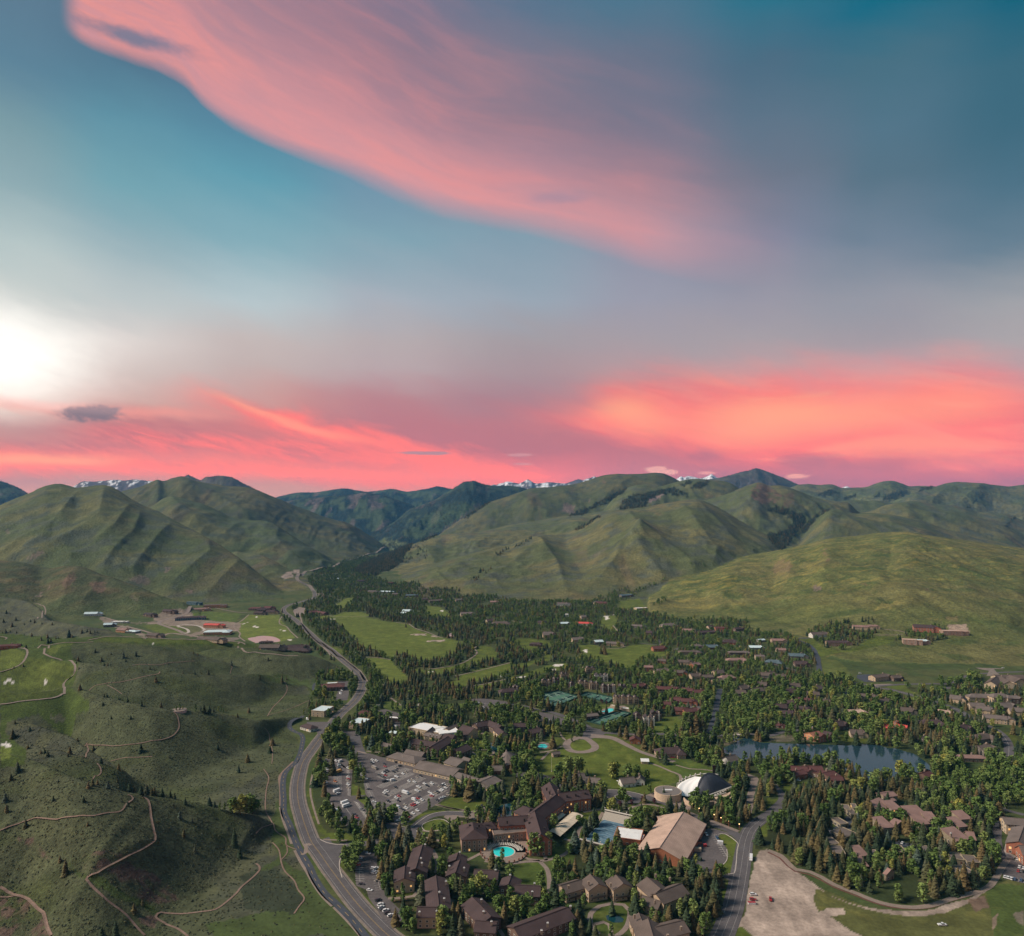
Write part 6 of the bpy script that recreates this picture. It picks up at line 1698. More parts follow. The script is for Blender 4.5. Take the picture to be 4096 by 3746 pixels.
# ---- village
GV = 'shingled buildings of the village centre'
building('lodge_hall', 'white flat-roofed hall complex with tan parapets in the village', 'building', 'f V 540,500 930,575 26 7.5 7.6 white cream; f V 840,590 1100,560 24 8.0 8.1 white white; g V 775,528 700,588 9 8 11; g V 1140,462 950,545 11 8 10.5', roof='grey', wall='tan', sp=6)
building('inn', 'dark brown inn with lit ground floor and wings at an angle, in the village', 'inn', 'g V 498,688 830,735 14 7 10.5; g V 985,655 755,790 17 8 12; g V 690,598 905,640 13 7 9.5 lgrey cream; g V 935,618 1075,640 13 8 11.5', roof='brown', wall='brown', litp=.16, chim='V 742,630 788,640 830,645', group=GV)
building('lodge', 'tall gabled brown lodge with a stone chimney beside the duck pond lawn', 'lodge', 'g V 1175,500 1335,545 21 8 13.5 brown cream; g V 1150,585 1260,610 12 6 9', litp=.07, chim='V 1362,492', group=GV)
building('lodge', 'winding brown-roofed lodge with three wings behind the village duck pond', 'lodge', 'g V 1335,478 1530,440 15 7 11; g V 1530,440 1700,512 14 7 11; g V 1640,525 1730,600 12 7 10.5 brown cream', litp=.1, chim='V 1435,442 1657,492 1565,410', group=GV)
building('lodge', 'brown gabled lodge with a cream gable end, left of the lawn squares', 'lodge', 'g V 1075,825 1235,757 17 7 11 brown brown', litp=.05, group=GV)
building('shop_row', 'low grey-brown shop with a pale eave on the edge of the big parking lot', 'building', 'h V 315,878 520,925 20 4 7.5', roof='lgrey', wall='tan', group=GV, litp=.2)
building('shop_row', 'narrow grey-brown shop behind the parking lot with a white vent on its roof', 'building', 'g V 420,830 670,872 13 4.5 7.5', roof='lgrey', wall='grey', group=GV, chim='V 598,848')
building('shop_row', 'longest low grey-brown shop row along the orange kerb of the parking lot', 'building', 'g V 600,985 1130,1100 25 4.5 8.5; g V 1110,1140 1390,1230 14 4.5 7', roof='lgrey', wall='cream', group=GV, litp=.07)
building('shop_row', 'grey-brown shops round a courtyard with one white front, below the brown lodge', 'building', 'g V 1010,930 1190,985 22 5 8.5; g V 1190,930 1290,960 14 5 8', roof='lgrey', wall='cream', group=GV, litp=.1, chim='V 1115,920')
building('shop_row', 'grey hall with a raised strip of roof, in front of the opera house', 'building', 'g V 1425,1265 1605,1185 21 6 8.5', roof='lgrey', wall='grey', group=GV)
building('shop_row', 'low grey-brown wing with reddish posts left of the pyramid roof', 'building', 'g V 1520,1052 1740,1048 13 4 7.5', roof='lgrey', wall='rust' if 'rust' in WM else 'brick', group=GV)
building('cabin', 'small grey cabin among trees left of the golden willow', 'cabin', 'g V 85,735 240,768 9 3.5 6', roof='lgrey', wall='grey')
building('storage_shed', 'long open shed with a bright white roof in the service yard', 'shed', 'f V 150,395 328,408 8 4.2 4.3', roof='white', wall='brown', win=False)
building('storage_shed', 'small pale-roofed shed below the white box truck', 'shed', 'g V 205,578 300,590 8 3 4.6', roof='metal', wall='grey', win=False)
# theatre with the pyramid roof
ap = W3(px('V', 1768, 850), 13.0)
ring = [W3(px('V', x, y), 5.0) for x, y in ((1655, 930), (1690, 1010), (1765, 1045), (1880, 1030), (1942, 985), (1900, 900), (1800, 865))]
th_ = thing('opera_house', (ap[0], ap[1], 0), 0, 'pyramid-roofed grey shingled theatre right of the village lawns', 'theatre')
b = MB()
for i in range(len(ring)):
	j = (i + 1) % len(ring)
	a, c = ring[i] - ap, ring[j] - ap
	b.face([(a[0], a[1], 5), (c[0], c[1], 5), (0, 0, 13)])
	b.face([(c[0], c[1], 5), (a[0], a[1], 5), (a[0], a[1], 4.6), (c[0], c[1], 4.6)])
b.build('roof', RM['lgrey'], th_)
b = MB()
b.prism([((r - ap)[0] * .9, (r - ap)[1] * .9) for r in ring], 0, 5.6)
b.build('wall', WM['brick'], th_)
b = MB()
b.cyl((0, 0, 12.4), 1.6, 2.4, 8, r2=0.1)
b.build('finial', RM['lgrey'], th_)
mark_exc([r[:2] for r in ring])
# ---- west side of the highway and service yard
building('warehouse', 'white flat-roofed tan warehouse left of the highway', 'warehouse', 'f B1 475,850 575,858 26 8 8.1', roof='metal', wall='cream', sp=7, litp=.05)
building('warehouse', 'white-roofed warehouse right of the highway, half hidden by poplars', 'warehouse', 'f B1 768,945 870,955 24 7.5 7.6', roof='metal', wall='tan', sp=7)
building('office', 'brown hip-roofed office in trees left of the highway bend', 'office', 'h B1 545,660 650,655 26 6 9; f B1 560,655 640,650 8 9.3 9.4 metal tan', roof='rust', wall='brown', win=True)
building('house', 'red-brown roofed house behind the white-roofed warehouse', 'house', 'h B1 830,870 880,872 17 5 8', roof='rust', wall='brown')
building('garage', 'brown-roofed white garage beside the highway, below the tan warehouse', 'garage', 'h B1 395,972 440,985 13 4 7', roof='brown', wall='white')
building('clubhouse', 'red-brown log clubhouse behind the wide golf field', 'clubhouse', 'g B1 420,85 480,80 18 5 9; g B1 480,85 550,95 16 5 9', roof='rust', wall='brown', chim='B1 470,75 510,78')
# ---- tan condominium towers with white capped chimneys
GT = 'tan condominium towers behind the tennis courts'
M_WCAP = simple_mat('white_flue_cap', (0.50, 0.41, 0.31), 0.5)

def tower(label, x1, x2, yt, yb, caps, tag='T', wall='tan', roof='dark', h=12.5, rot=0.0):
	a, c = px(tag, x1, yb), px(tag, x2, yb)
	A_, B_ = W3(a, 0.0), W3(c, 0.0)
	ctr = (A_ + B_) / 2 + np.array([0, 5.5, 0])
	root = thing('condo_tower', (ctr[0], ctr[1], 0), 0, label, 'building', GT)
	L = abs(B_[0] - A_[0])
	k = max(1, int(round(L / 7.0)))
	for i in range(k):
		cx = -L / 2 + (i + .5) * L / k
		zo = (i % 2) * 1.2
		wing(root, ctr, (ctr[0] + cx, ctr[1] - 5.5 + 1), (ctr[0] + cx, ctr[1] + 6.5), L / k + 0.8, h - 2.5 - zo, h + 0.5 - zo, 'g', RM[roof], WM[wall], balc=True, sp=3.0, over=0.35)
	for x in caps:
		xx = (px(tag, x, yb)[0] - CX) / F * A_[1] - ctr[0]
		b = MB()
		b.box((0, 0, h / 2 - 0.4), (1.0, 1.0, h - 0.8))
		ch = b.build('chimney', M_WCAP if wall == 'tan' else WM['white'], root, loc=(xx, -5.7, 0))
		b = MB()
		b.cyl((0, 0, h - 1.0), 0.6, 0.6, 8, r2=1.15)
		b.cyl((0, 0, h - 0.4), 1.15, 0.9, 8, r2=0.7)
		b.build('chimney_cap', M_WCAP, ch)
	mark_exc([(ctr[0] - L / 2 - 2, ctr[1] - 27), (ctr[0] + L / 2 + 2, ctr[1] - 27), (ctr[0] + L / 2 + 2, ctr[1] + 8), (ctr[0] - L / 2 - 2, ctr[1] + 8)])
	return root

tower('tan condo tower block directly above the rectangular blue pool, left half', 1368, 1530, 470, 595, (1392, 1470))
tower('tan condo tower block above the pool buildings, right half', 1540, 1700, 480, 600, (1556, 1634))
tower('brown condo tower with four white flue caps right of the rear tennis courts', 1200, 1395, 320, 440, (1215, 1290, 1352, 1374), wall='brown')
tower('tan condo tower with one central white chimney behind the rear tennis courts', 1036, 1165, 265, 400, (1060, 1128))
tower('tan condo tower left of the one with the central chimney', 890, 1020, 275, 385, (905, 970))
tower('brown condo block half hidden behind willow, nearest the rear courts fence', 765, 830, 330, 412, (780,), wall='brown')
tower('tan-sided condo block at the left end behind the rear courts', 392, 520, 275, 370, (400, 490))
tower('dark condo block next to the left end one', 540, 640, 270, 345, (560,), wall='brown')
tower('tan-gabled condo tower nearest the golf bunkers', 645, 750, 210, 275, (660,))
tower('tallest tan condo tower at the back of the group', 985, 1115, 120, 190, (945, 1000))
tower('white-trimmed condo block at the back right of the group', 1110, 1285, 195, 290, (1232, 1278), wall='white')
tower('white and black condo block above the right hand lawn', 1770, 1915, 760, 885, (1828, 1902), wall='white')
tower('brown condo block right of the blue pool, second from the lawn', 1870, 2010, 690, 820, (1970,), wall='brown')
tower('brown condo block with pale skylights between the spruces', 1635, 1735, 795, 850, (1660,), wall='brown')
tower('rear dark condo block beside the willows', 1435, 1540, 385, 440, (1450,), wall='brown')
tower('dark condo block at the left beside the car park trees', 0, 85, 390, 460, (10, 60), wall='brown')
# ---- houses and cabins elsewhere: (tag, x, y, length, width, eave, ridge, turn, roof, wall, look)
HS = '''C2 520,110 14 12 4 8 20 lgrey white;C2 640,140 15 11 3.5 7 -10 lgrey white;C2 905,140 16 12 4 8 15 lgrey white;C2 1010,125 12 10 4 8 80 lgrey white
B2 345,1200 10 7 3 5 20 lgrey stone;B2 1270,1175 26 16 4.5 9 8 brown stone;B2 970,1085 12 14 4 7 80 rust wood;B2 1720,1240 16 12 4 8 30 lgrey white;B2 190,1020 22 15 6 9 30 brown brown;B2 60,980 16 12 6 9 10 brown brown
B2 620,900 20 12 4 6 20 lgrey brown;B2 1290,770 16 14 6 8 0 rust rust;B2 1385,785 34 13 5 8 5 rust brick;B2 1210,810 16 13 5 8 0 rust brick;B2 1420,860 30 13 5 8 0 rust brick;B2 1330,855 20 12 5 8 0 rust brick;B2 1240,690 46 14 5 8 3 rust brown;B2 1380,700 18 12 5 8 0 rust brown;B2 1480,715 20 12 5 8 0 rust brown
B2 1010,665 30 13 4 7 0 rust brown;B2 1450,585 24 16 4 8 0 grey tan;B2 1620,560 20 16 4 8 20 grey tan;B2 1630,625 30 12 4 7 0 grey tan;B2 1540,595 18 14 4 7 10 grey grey;B2 1690,600 16 14 4 8 0 pink wood;B2 1830,680 22 14 4 8 10 grey grey;B2 1800,720 16 12 4 8 0 grey grey;B2 1960,655 18 14 4 8 0 grey grey;B2 1930,700 20 14 4 8 10 grey grey;B2 1990,580 18 12 4 8 0 grey grey
B2 1075,520 16 14 7 9 0 pink wood;B2 1200,545 24 14 5 8 0 grey tan;B2 1330,560 24 14 5 8 10 grey wood;B2 1370,480 30 14 4 7 0 grey tan;B2 1440,500 20 14 5 8 10 pink wood;B2 1180,470 16 12 4 7 0 grey wood
B2 1165,370 34 18 5 9 8 rust wood;B2 1420,400 40 14 5 7 0 grey stone;B2 1580,360 40 16 4 8 0 blue brown;B2 1730,320 26 16 4 9 5 brown wood;B2 1810,405 40 14 5 7 0 lgrey brown;B2 1790,462 36 14 6 9 0 pink tan;B2 1950,435 18 14 8 10 0 lgrey cream;B2 1930,365 34 14 4 7 0 metal grey;B2 1960,310 18 10 4 6 0 metal grey;B2 1450,355 16 12 4 7 0 lgrey grey
B2 1550,245 60 16 5 8 5 brown brown;B2 1645,215 30 16 8 11 0 rust raw;B2 1560,205 16 14 6 10 0 brown tan;B2 1790,220 30 12 5 8 0 brown brown;B2 1400,232 36 14 5 8 0 pink tan;B2 1245,190 34 18 6 11 0 lgrey cream;B2 1005,200 40 14 5 8 0 lgrey grey;B2 1080,250 16 14 5 9 0 brown brown;B2 295,260 32 20 7 13 10 lgrey tan;B2 525,300 34 18 5 9 0 lgrey tan;B2 680,320 20 14 5 8 0 metal grey;B2 820,335 44 14 4 7 6 lgrey tan;B2 710,190 0 0 0 0 0 brown brown
B2 580,178 46 16 5 8 0 red white;B2 560,125 16 14 9 12 0 lgrey tan;B2 420,178 30 14 4 7 0 metal brown;B2 240,170 24 14 4 7 0 brown tan;B2 430,105 10 10 7 12 0 white white;B2 200,340 22 12 4 7 0 brown brown
A2 415,1205 50 18 7 10 0 lgrey white;A2 720,1200 46 18 5 10 5 rust tan;A2 905,1138 60 20 5 8 5 blue grey;A2 1020,1238 44 16 4 7 0 white tan;A2 680,1195 20 12 4 8 0 lgrey tan
B1 1200,80 34 14 5 9 0 metal grey;B1 1165,98 16 12 4 7 0 metal grey;B1 1670,100 44 18 7 11 0 lgrey cream;B1 1850,155 26 18 6 10 20 brown cream;B1 1945,175 40 18 6 11 0 grey tan;B1 1880,10 30 16 4 7 0 pink tan;B1 1990,705 18 14 6 10 20 brown brown;B1 120,0 0 0 0 0 0 brown brown
A1 650,1010 28 14 3 5 0 metal white;A1 690,1013 20 12 3 5 0 metal white;A1 600,1005 20 12 3 5 0 white white;A1 840,1025 50 16 6 9 0 brown grey;A1 1065,1042 30 14 5 8 0 rust brown;A1 930,1110 40 14 5 8 0 lgrey tan;A1 1040,1112 60 16 5 7 0 metal grey;A1 1105,1130 30 16 8 11 0 lgrey cream;A1 1235,1140 50 16 5 8 0 blue grey;A1 1430,1180 60 18 7 10 0 grey brown;A1 1600,1175 30 16 4 7 0 lgrey tan;A1 1335,1170 20 14 4 7 0 brown brown
B0 1540,15 60 18 8 9 0 blue blue;B0 1720,35 64 20 8 10 0 grey raw;B0 1590,65 70 18 6 9 0 pink tan;B0 1535,130 80 18 6 9 0 brown blue;B0 1345,80 50 18 6 10 0 brown brown;B0 1190,108 46 16 6 10 0 dark brown;B0 745,100 50 16 5 9 5 metal white;B0 870,185 30 16 6 10 0 metal grey;B0 955,165 46 14 4 6 0 white white;B0 985,228 44 16 5 9 0 pink raw;B0 1055,240 26 12 4 6 0 metal grey;B0 1230,268 44 18 5 9 0 grey stone;B0 1700,190 60 18 7 10 0 red raw;B0 1740,240 56 20 7 11 5 metal raw;B0 1690,300 80 16 4 8 0 grey tan;B0 70,352 40 12 4 6 0 rust wood
B1 20,60 40 18 6 10 0 rust brown;B1 60,70 36 18 6 10 20 brown brown;B1 110,55 36 18 6 11 0 rust brown;B1 135,85 40 16 5 9 0 brown tan;B1 40,95 40 16 5 9 0 brown grey;B1 150,360 60 18 4 9 5 grey grey;B1 340,360 50 20 5 10 0 brown brown;B1 340,385 60 18 4 8 0 brown brown;B1 260,372 26 14 4 6 0 white grey;B1 80,325 20 10 3 5 0 brown brown
B3 90,310 36 18 6 9 10 pink tan;B3 100,385 20 12 4 7 0 pink tan;B3 245,430 40 16 4 8 0 blue grey;B3 270,490 30 18 5 10 0 brown brown;B3 60,480 24 14 4 8 0 blue grey;B3 15,575 18 14 4 8 0 grey grey;B3 110,595 22 14 4 8 0 grey grey;B3 200,665 20 14 4 8 0 grey grey;B3 385,685 20 14 4 8 30 grey grey;B3 170,710 18 14 4 8 0 brown brown
B3 420,260 54 18 6 11 0 grey white;B3 570,325 60 18 6 9 0 brown stone;B3 755,205 50 14 5 8 0 pink cream;B3 835,200 26 14 6 8 0 pink cream;B3 1260,205 60 22 9 14 0 brown brick;B3 1480,240 62 18 7 8 0 tan stone;B3 1140,310 38 18 9 10 0 tan stone;B3 1215,315 34 14 6 8 0 metal stone
B3 895,590 44 16 6 9 0 grey tan;B3 1015,600 22 14 5 8 0 grey brown;B3 800,750 44 12 4 7 0 grey tan;B3 1500,765 22 16 5 9 -40 lgrey tan;B3 1700,750 34 14 5 9 10 lgrey tan;B3 1835,745 22 18 9 13 0 lgrey tan;B3 1940,760 22 16 8 11 0 lgrey brown;B3 1640,820 20 14 6 10 0 lgrey cream;B3 1720,850 26 14 6 10 -30 lgrey tan;B3 1880,820 26 16 5 10 0 lgrey grey;B3 1830,920 40 14 6 9 -25 lgrey tan;B3 1960,860 20 14 5 9 0 lgrey tan
B3 290,775 34 10 3 5 -25 rust rust;B3 275,845 28 14 4 7 -35 brown brown;B3 180,800 22 14 4 7 -20 brown brown;B3 95,830 18 14 4 8 0 brown grey;B3 150,880 30 14 4 7 -15 brown grey;B3 65,975 28 9 3 4.5 -28 rust rust;B3 445,790 16 12 4 7 -20 grey grey;B3 355,730 18 12 4 7 0 grey grey
B3 690,870 34 16 6 8 0 tan raw;B3 560,965 24 16 5 9 20 brown brown;B3 715,1035 22 14 4 8 5 grey cream;B3 1315,955 24 16 5 9 0 brown brown;B3 1540,995 22 16 5 9 0 brown brown;B3 1700,1065 26 14 5 9 0 grey grey;B3 1720,1150 26 18 6 9 0 grey grey;B3 1400,875 30 10 4 6 -30 tan wood;B3 1110,860 22 12 4 8 0 grey grey;B3 920,785 26 12 4 7 0 grey grey;B3 1595,1225 20 12 4 6 -10 pink stone;B3 1230,1080 12 10 3 5 0 grey grey
C3 270,50 30 14 5 8 -10 rust stone;C3 220,80 20 14 5 7 20 rust brick;C3 350,45 20 12 5 8 5 rust tan;C3 475,95 16 28 4 8 25 rust brown;C3 530,125 14 10 4 7 0 rust brown;C3 1240,90 14 12 5 8 30 rust brown'''
HLOOK = {'rust': 'red-brown', 'lgrey': 'grey', 'grey': 'grey-brown', 'metal': 'pale'}
NOUN = {'white': 'white', 'tan': 'tan', 'cream': 'cream', 'brown': 'brown', 'grey': 'grey', 'stone': 'stone', 'wood': 'cedar', 'brick': 'brick', 'rust': 'red-brown', 'raw': 'unfinished', 'blue': 'blue-wrapped'}
WM['rust'] = simple_mat('red_brown_siding', (0.12, 0.05, 0.042), scale=0.8)
for ent in HS.replace('\n', ';').split(';'):
	t = ent.split()
	if not t or float(t[2]) == 0:
		continue
	tag = t[0]
	x, y = map(float, t[1].split(','))
	L, w, he, hr, rot = map(float, t[2:7])
	if hr <= 9 and tag[0] != 'C':
		he, hr = he * 1.1, hr * 1.1
	rf, wl = t[7], t[8]
	p = px(tag, x, y)
	g0 = gnd(p[0], p[1] + 2)
	Dg = g0[1]
	g0 = gnd(p[0], p[1] + (he + hr) / 2 * F / Dg)
	zg = float(g0[2]) if g0[2] > 1 else 0.0
	c = W3(p, zg + (he + hr) / 2) if (H - zg - (he + hr) / 2) > 0 and p[1] > HY + 3 else np.array([g0[0], g0[1], 0])
	if abs(c[1] - g0[1]) > 120:
		c = np.array([g0[0], g0[1], 0])
	base = (c[0], c[1], zg)
	far = c[1] > 1150
	root = thing('house', base, 0)
	r_ = R(rot + (_brand.uniform(-24, 24) if abs(rot) <= 10 else 0))
	d = np.array([math.cos(r_), math.sin(r_)])
	n = np.array([-d[1], d[0]])
	c2 = np.array([c[0], c[1]])
	kind = 'f' if rf in ('white',) or (rf == 'tan' and wl == 'stone') else ('g' if _brand.random() < 0.75 else 'h')
	if L > 20:
		kL = 0.62
		o1, o2 = -0.5 * L * 0.35, 0.5 * L * 0.55
		wing(root, base, c2 - d * L / 2, c2 + d * L * 0.18, w, he, hr, kind, RM[rf], WM[wl], zg=zg, door=True, sp=5.5 if far else 4.4, litp=.02, front=16)
		a = c2 + d * L * 0.26 - n * w * 0.42
		b_ = c2 + d * L * 0.26 + n * w * 0.45
		wing(root, base, a, b_, min(w * 0.85, L * .42), he * 0.93, hr * 0.9, kind, RM[rf], WM[wl], zg=zg, sp=5.5 if far else 4.4, litp=.02)
	else:
		wing(root, base, c2 - d * L / 2, c2 + d * L / 2, w, he, hr, kind, RM[rf], WM[wl], zg=zg, door=True, litp=.02, front=16)
	if kind != 'f':
		b = MB()
		b.box((0, 0, 0), (1.5, 1.3, 3.2))
		q = c2 + d * L * 0.1 + n * w * 0.12
		b.build('chimney', M_CHIM, root, loc=(q[0] - base[0], q[1] - base[1], hr + 0.2))
	size = 'large' if L > 38 else ('small' if L < 18 else '')
	auto_label(root, (size + ' ' + NOUN[wl]).strip(), '%s-roofed house' % HLOOK.get(rf, rf), 'house', 'houses spread through the valley trees')

# ---- shake-roofed condominiums and garages in the woods at the right
GQ = 'pinkish shake-roofed condominiums in the right hand woods'
QL = [('g Q 560,235 690,215 12 8 10; s Q 640,280 690,270 8 6 8', 'condominium with a small lower pink roof, nearest the lake'), ('s Q 500,350 620,300 14 6 9; s Q 620,340 730,330 14 6 9', 'double-roofed condominium left of the two biggest ones'), ('s Q 820,395 985,385 15 7 10.5', 'condominium with one broad pink roof above the biggest one'),
	  ('s Q 890,470 1000,460 16 7 11; s Q 1000,450 1120,455 15 7 10; s Q 960,540 1015,545 11 5 8', 'biggest condominium, with four stepped pink roof planes'), ('s Q 530,510 640,500 15 7 10.5; s Q 660,500 740,530 12 6 9', 'condominium with the greyest roof, left of the biggest one'),
	  ('s Q 1325,440 1440,430 12 8 11; s Q 1290,510 1385,500 14 7 10', 'stepped condominium between two spruces right of the biggest one'), ('s Q 1245,630 1390,610 16 8 12; g Q 1420,620 1510,630 13 6 10', 'condominium with a chimney on its roof, nearest the garage court'), ('s Q 300,800 395,790 12 5 8; s Q 340,910 410,905 10 4 7', 'pair of small pink roofs among spruces at the lower left of the woods'), ('g Q 630,990 670,1010 10 5 8', 'small grey roof peeking between spruces at the bottom of the woods')]
for sp_, lb in QL:
	building('condominium', 'pink shake-roofed ' + lb, 'building', sp_, roof='pink', wall='olive', group=GQ, chim='Q 1275,640' if 'garage court' in lb else '')
GG = 'tan row garages in the right hand woods'
for sp_, lb in (('f Q 1255,860 1395,880 12 3.6 3.7', 'tan triple garage, left one of the pair behind the blue lot'), ('f Q 1405,895 1545,905 12 3.6 3.7', 'tan triple garage, right one of the pair behind the blue lot'), ('f Q 1350,1010 1450,1000 12 3.6 3.7', 'tan garage roof at the bottom corner of the blue lot'), ('f Q 925,790 1065,805 12 3.6 3.7', 'tan garage beside the row of parked cars in the woods'),
				('f Q 105,520 185,510 13 3.6 3.7', 'tan double garage above the two parked cars at the left'), ('f Q 130,650 250,610 14 4 4.2', 'pale long garage roof along the left driveway'), ('f Q 20,720 110,715 12 4 4.1', 'tan flat garage at the left driveway end'), ('f Q 230,420 305,420 13 4 4.1', 'tan garage at the top of the left driveway'), ('f Q 150,370 250,380 12 4.2 4.3', 'long tan garage half behind the spruces, top left of the woods'), ('f Q 270,360 320,365 10 6 6.1', 'tall narrow tan block beside the top garage'), ('f Q 60,800 185,810 14 6 6.1', 'dull flat-roofed block at the lower left of the woods'), ('f Q 720,795 800,800 12 3.6 3.7', 'grey garage roof half hidden left of the parked cars'), ('f Q 465,835 530,840 10 4 4.1', 'small olive block among spruces in the lower woods')):
	building('garage', lb, 'garage', sp_, roof='lgrey', wall='olive', group=GG, sp=3.6, wsz=(2.4, 2.2))
building('hotel', 'red and cream hotel with grey roofs at the right edge', 'hotel', 'g Q 1790,475 2060,500 16 9 12 lgrey cream; g Q 2020,560 1960,720 18 8 12; g Q 1960,760 2080,770 14 8 13', roof='lgrey', wall='brick', litp=.12, wsz=(1.4, 1.6))
building('community_hall', 'big timber hall with five stone-trimmed gables at the right edge', 'hall', 'g B3 1750,640 1800,600 18 7 12; g B3 1830,600 1900,640 18 7 12; g B3 1900,590 1990,620 20 7 13; g B3 1780,590 2010,590 20 8 12', roof='grey', wall='cream', litp=.1, chim='B3 1775,585 1840,590 1890,580', capped=False)
# lakeside house with the red roof and the building site
building('house', 'red-roofed unfinished cedar house above the far shore of the lake', 'house', 'g B3 890,975 985,985 14 5 8; g B3 1010,975 1100,990 15 5 8.5; f B3 995,955 1020,960 8 9 9.1 lgrey wood', roof='red', wall='wood', litp=.05)
building('house', 'large raw timber house under construction on the lake shore, blue wrap at its base', 'house', 'g B3 320,1045 400,1030 16 6 9 orange raw; g B3 380,1035 440,1055 16 6 10 rust wood; g B3 440,1030 505,1045 14 6 9 brown wood', roof='orange', wall='wood', chim='B3 350,1000 415,990', litp=0)
# low open restaurant pavilion on the lawn
root = building('event_tent', 'white-roofed open shelter on the corner of the great lawn', 'shelter', 'g B2 1012,1248 1078,1250 9 3.2 5', roof='white', wall='pink' if 'pink' in WM else 'tan', win=False)

# ---- tensile pavilion
def WP(x, y, z):
	return W3(px('W', x, y), z)

M_TENT = simple_mat('white_tensile_fabric', (0.78, 0.77, 0.75), 0.55, 0.3)
M_BLACK = simple_mat('black_roof_membrane', (0.028, 0.033, 0.045), 0.55, 0.35, scale=0.6, amp=0.2)
M_STEEL = simple_mat('white_steel', (0.62, 0.58, 0.52), 0.5, 0.4)
M_TRAV = simple_mat('travertine_stone', (0.50, 0.37, 0.27), 0.85, 0.2, scale=0.7, amp=0.2)
pb = WP(1480, 360, 0)
pav = thing('pavilion', (pb[0], pb[1], 0), 0, 'concert pavilion with a white stretched tent roof and a black shell over curved stone walls', 'pavilion')

def rel(p):
	return (p[0] - pb[0], p[1] - pb[1], p[2])

arch = [(1403, 335, 2.0), (1412, 280, 6), (1430, 215, 10), (1455, 160, 13.5), (1490, 120, 16), (1540, 98, 17.2), (1590, 106, 16.5), (1640, 130, 14.5), (1690, 162, 12), (1740, 200, 9), (1802, 244, 6)]
front = [(1403, 337, 1.8), (1440, 338, 2.4), (1480, 339, 2.9), (1520, 338, 3.3), (1560, 336, 3.7), (1600, 325, 4.1), (1640, 311, 4.4), (1680, 297, 4.8), (1720, 282, 5.1), (1760, 266, 5.4), (1802, 248, 5.8)]

def loft(name, rowA, rowB, n, bulge, material, parent, thick=0.15, smooth=True):
	"""surface between two polylines; bulge lifts its middle"""
	V, Fc = [], []
	A_ = [np.array(rel(WP(*p))) for p in rowA]
	B_ = [np.array(rel(WP(*p))) for p in rowB]
	for k in range(n + 1):
		t = k / n
		for a, b_ in zip(A_, B_):
			p = a * (1 - t) + b_ * t
			p = p + np.array([0, 0, bulge(t) * np.linalg.norm(a - b_)])
			V.append(tuple(p))
	m_ = len(A_)
	for k in range(n):
		for i in range(m_ - 1):
			Fc.append((k * m_ + i, (k + 1) * m_ + i, (k + 1) * m_ + i + 1, k * m_ + i + 1))
	o = mesh_obj(name, V, Fc, material, parent, smooth=smooth)
	md = o.modifiers.new('thickness', 'SOLIDIFY')
	md.thickness = thick
	return o

def dens(row, k=4):
	q = spline([np.array(p) for p in row], 1e9)
	out = []
	P = [np.array(p, float) for p in row]
	for i in range(len(P) - 1):
		for j in range(k):
			out.append(P[i] * (1 - j / k) + P[i + 1] * (j / k))
	out.append(P[-1])
	return out

loft('shell_roof', dens(arch, 3), dens(front, 3), 14, lambda t: 0.16 * math.sin(math.pi * t), M_BLACK, pav)
al = [np.array(p, float) for p in arch[:6]]
tb_ = MB()
for i in range(len(arch) - 1):
	tb_.bar(rel(WP(*arch[i])), rel(WP(*arch[i + 1])), 0.8)
tb_.build('shell_rim', M_BLACK, pav)
left = [(1270, 360, 3.0), (1215, 348, 4.5), (1166, 335, 5.0), (1172, 290, 6), (1182, 240, 7.5), (1215, 205, 9), (1290, 165, 11), (1380, 130, 12.5), (1462, 140, 13)]
right_ = [(1400, 345, 3.0), (1402, 335, 3.4), (1405, 315, 4.2), (1412, 282, 6.2), (1422, 245, 8.4), (1432, 212, 10.3), (1445, 182, 12.2), (1458, 158, 13.6), (1478, 132, 14.8)]
loft('tent_roof', dens(left, 3), dens(right_, 3), 12, lambda t: -0.06 * math.sin(math.pi * t) + 0.012 * math.sin(t * math.pi * 6), M_TENT, pav)
loft('tent_roof', dens([(1625, 116, 12), (1650, 120, 12), (1700, 160, 9)], 3), dens([(1640, 132, 13), (1668, 148, 12.6), (1698, 168, 11)], 3), 4, lambda t: -0.03 * math.sin(math.pi * t), M_TENT, pav)
tb_ = MB()
ringp = [(1180, 250, 4), (1182, 225, 7), (1205, 195, 9), (1238, 172, 10.5), (1278, 150, 11.5), (1328, 132, 12.5), (1388, 115, 13.5), (1447, 106, 14.5), (1520, 98, 15), (1650, 108, 14)]
for i in range(1, len(ringp) - 1):
	tb_.bar(rel(WP(*ringp[i])), rel(WP(*ringp[i + 1])), 0.35)
tb_.build('ring_beam', M_STEEL, pav)
for p in ringp[1:-2]:
	t_ = rel(WP(*p))
	b = MB()
	b.bar((t_[0] - 1.6, t_[1] + 1.2, 0), (t_[0], t_[1], t_[2] + 1.2), 0.28)
	b.bar((t_[0] + 1.6, t_[1] + 1.2, 0), (t_[0], t_[1], t_[2] + 0.4), 0.28)
	b.box((t_[0], t_[1], t_[2] + 1.0), (1.0, 1.0, 1.3))
	b.build('mast', M_STEEL, pav)

